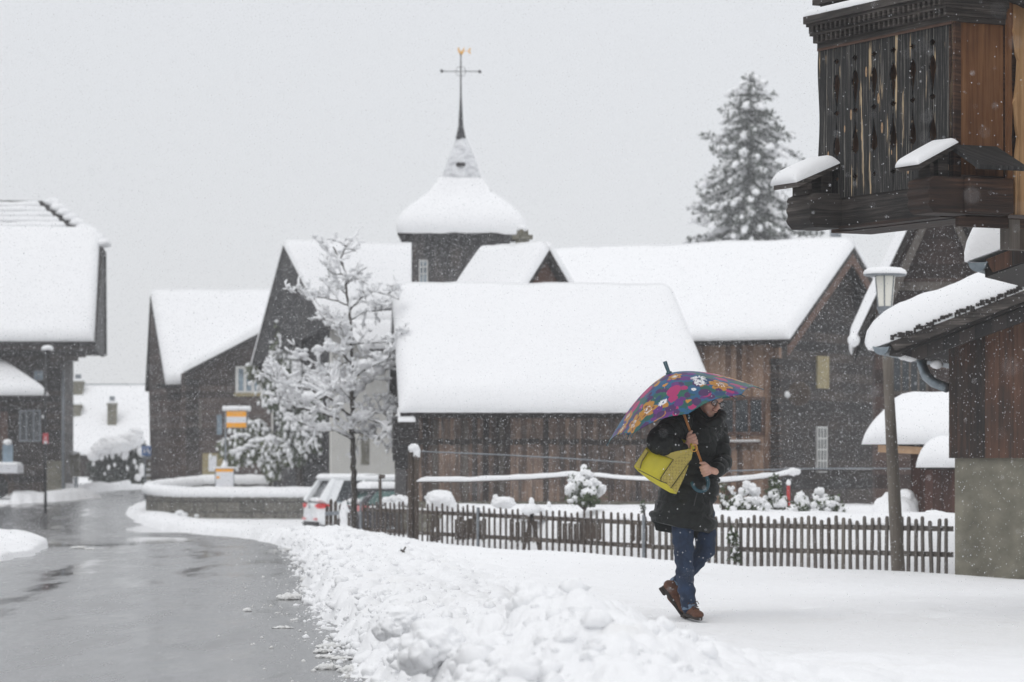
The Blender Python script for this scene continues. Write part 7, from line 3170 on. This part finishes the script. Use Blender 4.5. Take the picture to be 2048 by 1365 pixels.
        for sg in (-1, 1):
            lc.tube([c, c + s_ * .03 * sg + upv * .012, c + s_ * .045 * sg - upv * .01], .0035, 6)
        lc.build('laces', plain('brown_laces', (.05, .022, .014), .8) if 'laces' not in M else M['laces'], o, True)
        return o
    shoe(Q(1371, 1228, .0), Q(1389, 1235, -.13), Q(1401, 1240, -.20), Q(1379, 1212, -.06), V((0, 0, 1)), '')
    shoe(Q(1327, 1178, .10), Q(1344, 1220, .09), Q(1362, 1230, .06), Q(1352, 1176, .12), V((.82, -.10, .45)), '')

    # --- yellow handbag on the forearm
    bag_c = Q(1330, 945, -.40)
    bag = empty('handbag', bag_c, 'bright yellow handbag with perforated side panels hanging from the right forearm', 'handbag')
    mp, t, b = newmat('perforated_yellow_leather')
    vec = coord(t)
    vo = t.nodes.new("ShaderNodeTexVoronoi")
    vo.inputs["Scale"].default_value = 95
    vo.inputs["Randomness"].default_value = .15
    t.links.new(vec, vo.inputs["Vector"])
    t.links.new(mix_n(t, math_n(t, 'LESS_THAN', vo.outputs["Distance"], .36), (.50, .40, .085), (.14, .10, .03)), b.inputs["Base Color"])
    b.inputs["Roughness"].default_value = .55
    my = plain('yellow_leather', (.60, .52, .03), .4, var=.06, scale=14)
    mk = plain('black_piping', (.02, .018, .014), .5)
    d0 = -.325

    def B(zx, zy, dd=0.0):                               # corner given in the zoomed detail
        return Q(1240 + zx / 6.823, 860 + zy / 6.823, d0 + dd)
    TL, BL, BM, BR1, BR2, TR = (350, 250), (190, 500), (300, 592), (690, 800), (770, 876), (1005, 245)
    th = .11
    # body: bulging front, back and gusset in one shell
    fr_ = [TL, BL, (240, 560), (400, 690), (560, 790), (690, 862), BR2, (880, 620), TR, (820, 280), (560, 330)]
    mb = MB(bag_c)
    cen = B(560, 520, -.022)
    front = [B(x, y, .0) for x, y in fr_]
    inner = [p.lerp(cen, .35) + V((0, -.02, 0)) for p in front]
    back = [B(x * .96 + 30, y * .97 - 5, th) for x, y in fr_]
    n = len(front)
    mb.add(front + inner + back + [cen + V((0, -.008, 0))],
           [(k, (k + 1) % n, n + (k + 1) % n, n + k) for k in range(n)] + [(n + k, n + (k + 1) % n, 3 * n) for k in range(n)] +
           [(k, 2 * n + k, 2 * n + (k + 1) % n, (k + 1) % n) for k in range(n)] + [tuple(2 * n + k for k in range(n))])
    mb.build('bag_body', my, bag, True)

    def patch(poly, name, mat, dd, thick=.004):
        q = MB(bag_c)
        q.prism([B(x, y, dd) for x, y in poly], (0, thick, 0))
        return q.build(name, mat, bag)
    patch([(728, 408), (1000, 258), (975, 400), (930, 470), (690, 800), (640, 735), (560, 700), (556, 660), (600, 590)], 'perforated_panel', mp, -.040)
    patch([(350, 262), (200, 498), (272, 530), (300, 430), (385, 300)], 'perforated_panel', mp, -.036)
    patch([(585, 345), (728, 408), (1000, 258), (800, 285)], 'perforated_panel', mp, -.038)
    patch([(940, 470), (880, 640), (775, 865), (705, 800)], 'perforated_panel', mp, -.030)
    pp = MB(bag_c)
    for line in ([(585, 345), (728, 408), (600, 590), (556, 660), (556, 705)], [(960, 425), (820, 620), (692, 800)], [(385, 300), (300, 430), (272, 535)], [(250, 545), (420, 630), (560, 705), (640, 732)]):
        pp.tube([B(x, y, -.046) for x, y in line], .0028, 6)
    pp.build('piping', mk, bag)
    rg = MB(bag_c)
    c = B(1012, 246, -.05)
    rg.tube([c + V((.022 * math.cos(a), 0, .026 * math.sin(a))) for a in np.linspace(0, 2 * math.pi, 17)], .0032, 6, False)
    rg.build('ring', M['gold'], bag, True)
    hd = MB(bag_c)
    hp_ = [B(1000, 250, -.02), B(960, 190, .05), B(850, 150, .10), B(650, 150, .11), B(450, 190, .10), B(375, 262, .05)]
    hd.tube(hp_, .012, 8)
    hd.build('handle', my, bag, True)

    # --- umbrella
    um_c = S(0)
    um = empty('umbrella', um_c, 'open umbrella with a bright floral canopy and wooden shaft held by the walker', 'umbrella')
    apex = Q(1338, 747, D_SH)
    Rr, Hh = .575, .335
    E, T = rt, tw                                          # canopy frame: E to the right, T towards the viewer
    nr, na = 120, 640
    pats = []
    co = []
    uvs = []
    for i in range(nr + 1):
        k = i / nr
        for j in range(na):
            a = 2 * math.pi * j / na
            ph = (a / (math.pi / 4)) % 1.0
            mid = math.sin(math.pi * ph)                   # 1 in the middle of a panel, 0 on a rib
            rr = Rr * k * (1 - .085 * mid * k ** 2)
            hh = Hh * (1 - k ** 1.62) + .018 * k * (1 - mid) * k - .022 * mid * k * k * (1 - .4 * k)
            hh += .062 * k ** 5 * mid
            co.append(apex - ax * Hh + E * (rr * math.cos(a)) + T * (rr * math.sin(a)) + ax * hh)
            uvs.append((k * .66 * math.cos(a), k * .66 * math.sin(a)))
    q = []
    for i in range(nr):
        for j in range(na):
            j2 = (j + 1) % na
            q.append((i * na + j, i * na + j2, (i + 1) * na + j2, (i + 1) * na + j))
    co_np = np.array([tuple(p - um_c) for p in co])
    can = grid_mesh('canopy', co_np, np.array(q), None, None, um)
    UV = np.array(uvs)
    W = np.array([tuple(p) for p in co])
    PXY = np.stack([CX + W[:, 0] / W[:, 1] * F, HY + (CH - W[:, 2]) / W[:, 1] * F], 1)
    frontm = np.array([v[1] for v in uvs]) > -.02

    def at(px, py):
        dd = np.hypot(PXY[:, 0] - px, PXY[:, 1] - py) + np.where(frontm, 0, 1e4)
        return UV[np.argmin(dd)]
    c1, c2 = np.array([.0, .10, .10]), np.array([.0, .10, .24])
    nz = fbm(UV[:, 0] * 9 + 20, UV[:, 1] * 9 + 20, 2.0, 4)
    colr = np.where((nz > .47)[:, None], c1, c2)
    colr = np.where((nz > .60)[:, None], np.array([.0, .13, .085]), colr)
    warp = np.stack([fbm(UV[:, 0] * 30 + 9, UV[:, 1] * 30 + 9, 5.0, 3) - .47, fbm(UV[:, 0] * 30 + 50, UV[:, 1] * 30 + 9, 6.0, 3) - .47], 1) * .03
    UW = UV + warp

    def blob(c, r, col, e=1.0, rot=0.0, w_=None):
        d_ = (UW if w_ is None else UV) - c
        x = d_[:, 0] * math.cos(rot) + d_[:, 1] * math.sin(rot)
        y = (-d_[:, 0] * math.sin(rot) + d_[:, 1] * math.cos(rot)) / e
        colr[np.hypot(x, y) < r] = col

    MAG, PUR, DPU, OCH, WHT, ORG = (.46, .010, .15), (.13, .010, .20), (.06, .005, .11), (.52, .24, .025), (.86, .86, .88), (.65, .28, .02)
    rnd = random.Random(11)
    # filler all over the canopy
    for k in range(240):
        r_ = .64 * rnd.random() ** .42
        a = rnd.uniform(0, 6.28)
        blob(np.array([r_ * math.cos(a), r_ * math.sin(a)]), rnd.uniform(.02, .05), rnd.choice([PUR, DPU, MAG, PUR, DPU, MAG, OCH, (.0, .05, .16), (.0, .10, .075)]), rnd.uniform(.7, 1.3), rnd.uniform(0, 3))

    def flower(c, R_):
        a0 = rnd.uniform(0, 6.28)
        for k in range(6):
            a = a0 + k * 6.28 / 6
            blob(c + R_ * .62 * np.array([math.cos(a), math.sin(a)]), R_ * .43, OCH, .72, a)
            if k % 2 == 0:
                blob(c + R_ * .60 * np.array([math.cos(a), math.sin(a)]), R_ * .19, (.20, .07, .035), .6, a)
        blob(c, R_ * .3, (.30, .12, .02))
        for k in range(26):
            a, r_ = rnd.uniform(0, 6.28), R_ * .42 * math.sqrt(rnd.random())
            blob(c + r_ * np.array([math.cos(a), math.sin(a)]), .0042, WHT, 1, 0, 1)

    def burst(c, R_, e=1.0, rot=0.0):
        for k in range(22):
            a = 6.28 * k / 22 + rnd.uniform(-.1, .1)
            r0 = R_ * rnd.uniform(.25, .55)
            r1 = R_ * rnd.uniform(.7, 1.1)
            for f_ in np.linspace(0, 1, 9):
                rr = r0 + (r1 - r0) * f_
                v_ = np.array([rr * math.cos(a), rr * math.sin(a) * e])
                v_ = np.array([v_[0] * math.cos(rot) - v_[1] * math.sin(rot), v_[0] * math.sin(rot) + v_[1] * math.cos(rot)])
                blob(c + v_, .0042, WHT, 1, 0, 1)
    for (px, py, r_) in ((1292, 784, .070), (1347, 782, .066), (1425, 737, .075), (1268, 806, .05), (1368, 776, .03), (1346, 797, .045), (1440, 735, .05), (1405, 742, .04)):
        blob(at(px, py), r_, MAG, .9, px)
    for (px, py, r_) in ((1371, 757, .045), (1340, 817, .052), (1357, 806, .045), (1320, 829, .045), (1408, 785, .055), (1288, 853, .045), (1318, 783, .03), (1328, 781, .028), (1374, 790, .03), (1365, 798, .03), (1300, 797, .03), (1384, 738, .04), (1500, 765, .04), (1475, 775, .035)):
        blob(at(px, py), r_, PUR if int(px) % 2 else DPU, .85, py)
    for (px, py, r_) in ((1296, 820, .085), (1441, 769, .085), (1268, 848, .085), (1318, 759, .055), (1349, 753, .06), (1464, 757, .08), (1482, 753, .07), (1245, 858, .07), (1256, 832, .05)):
        flower(at(px, py), r_)
    burst(at(1397, 757), .062, .9)
    burst(at(1399, 766), .045, .8)
    burst(at(1326, 805), .045, .7)
    burst(at(1429, 749), .05, .6, .8)
    burst(at(1387, 779), .018)
    for k in range(6):
        a = rnd.uniform(0, 6.28)
        c = .45 * np.array([math.cos(a), -abs(math.sin(a)) - .1])
        flower(c, .08) if k % 2 else burst(c, .05)
    for (px, py) in ((1376, 801), (1312, 843), (1330, 770)):
        c = at(px, py)
        for k in range(3):
            blob(c + np.array([.012 * k - .012, .012 * (k % 2)]), .009, ORG, 2.0, k)
    at_ = can.data.color_attributes.new("pattern", 'FLOAT_COLOR', 'POINT')
    rgba = np.concatenate([np.clip(colr, 0, 1), np.ones((len(colr), 1))], 1).astype(np.float32)
    at_.data.foreach_set("color", rgba.ravel())
    m, t, b = newmat('floral_umbrella_cloth')
    ca = t.nodes.new("ShaderNodeAttribute")
    ca.attribute_name = "pattern"
    t.links.new(ca.outputs["Color"], b.inputs["Base Color"])
    b.inputs["Roughness"].default_value = .42
    tl = t.nodes.new("ShaderNodeBsdfTranslucent")
    t.links.new(ca.outputs["Color"], tl.inputs[0])
    ms_ = t.nodes.new("ShaderNodeMixShader")
    ms_.inputs[0].default_value = .25
    t.links.new(b.outputs[0], ms_.inputs[1])
    t.links.new(tl.outputs[0], ms_.inputs[2])
    t.links.new(ms_.outputs[0], t.nodes['Material Output'].inputs[0])
    can.data.materials.append(m)
    so = can.modifiers.new('cloth', 'SOLIDIFY')
    so.thickness = .002
    M['teal'] = plain('dark_teal_enamel', (.012, .06, .085), .25, var=.1)
    mshaft = plain('orange_wood_shaft', (.42, .17, .045), .45, var=.2, scale=30)
    mb = MB(um_c)
    mb.tube([S(.035), apex - ax * .02], .0095, 10)
    mb.build('shaft', mshaft, um, True)
    mb = MB(um_c)
    mb.tube([apex - ax * .012, apex + ax * .010, apex + ax * .012, apex + ax * .088, apex + ax * .09], [.026, .022, .0135, .0155, .012], 12)
    mb.build('ferrule', M['teal'], um, True)
    # hooked handle
    mb = MB(um_c)
    c0 = S(-.055, -.063)
    hook = [S(.055), S(.02), S(-.02)]
    for a in np.linspace(0, math.pi * 1.02, 16):
        hook.append(S(-.055, 0) + rt * (-.056 + .056 * math.cos(a)) - ax * (.066 * math.sin(a)))
    hook += [S(-.030, -.115)]
    mb.tube(hook, [.0135] * (len(hook) - 1) + [.0125], 12)
    mb.build('handle', M['teal'], um, True)
    for k in range(8):
        a = math.pi / 4 * k
        mb = MB(um_c)
        pts = []
        for i in range(13):
            kk = i / 12
            rr = Rr * kk
            pts.append(apex - ax * Hh + E * (rr * math.cos(a)) + T * (rr * math.sin(a)) + ax * (Hh * (1 - kk ** 1.62) + .018 * kk * kk - .006))
        tip = pts[-1] + (pts[-1] - pts[-2]).normalized() * .028 + ax * .004
        mb.tube(pts + [tip], [.0028] * 13 + [.0045], 6)
        rib = mb.build('rib', M['teal'], um)
        st = MB(um_c)
        st.tube([pts[6], apex - ax * .22], .0022, 5)
        st.build('strut', M['metal_dark'], rib)


person()

# ------------------------------------------------------------------ snowy air: one even haze box, and the falling flakes
def haze():
    mb = MB()
    mb.ab((-110, -30, -1.6), (110, 240, 34))
    o = mb.build('haze', None)
    m = bpy.data.materials.new('snowy_air')
    m.use_nodes = True
    t = m.node_tree
    t.nodes.clear()
    out = t.nodes.new("ShaderNodeOutputMaterial")
    pv = t.nodes.new("ShaderNodeVolumePrincipled")
    pv.inputs["Color"].default_value = (.95, .96, .98, 1)
    pv.inputs["Density"].default_value = HAZE
    pv.inputs["Anisotropy"].default_value = 0.0
    t.links.new(pv.outputs[0], out.inputs["Volume"])
    o.data.materials.append(m)
    o["kind"] = "stuff"


HAZE = .0008
haze()


def snowfall(n):
    rng = np.random.default_rng(5)
    y = 11.5 + 72 * rng.random(n) ** .45
    y[:900] = 4.0 + 7.0 * rng.random(900)                 # a few close flakes, far out of focus
    half = .19 * y + 1.2
    x = (rng.random(n) * 2 - 1) * half
    zlo = np.maximum(.08, 1.15 - .075 * y)
    zhi = 1.15 + .15 * y + .4
    z = zlo + (zhi - zlo) * rng.random(n)
    r = (.0014 + .0016 * rng.random(n) ** 2) * (1 + .016 * y)
    dirs = np.array([(1, 0, 0), (-1, 0, 0), (0, 1, 0), (0, -1, 0), (0, 0, 1.25), (0, 0, -1.25)], np.float32)
    sc = .75 + .5 * rng.random((n, 6, 1))
    co = np.stack([x, y, z], 1)[:, None, :] + dirs[None] * r[:, None, None] * sc
    f = np.array([(0, 2, 4), (2, 1, 4), (1, 3, 4), (3, 0, 4), (2, 0, 5), (1, 2, 5), (3, 1, 5), (0, 3, 5)])
    q = (np.arange(n)[:, None, None] * 6 + f[None]).reshape(-1, 3)
    o = grid_mesh('snowfall', co.reshape(-1, 3), q, M['flake'], 'stuff', None, False)
    return o


M['flake'] = snow_mat('snowflake', col=(.93, .94, .96), bump=0)
M['flake'].node_tree.nodes['Principled BSDF'].inputs['Alpha'].default_value = .5
snowfall(400000)
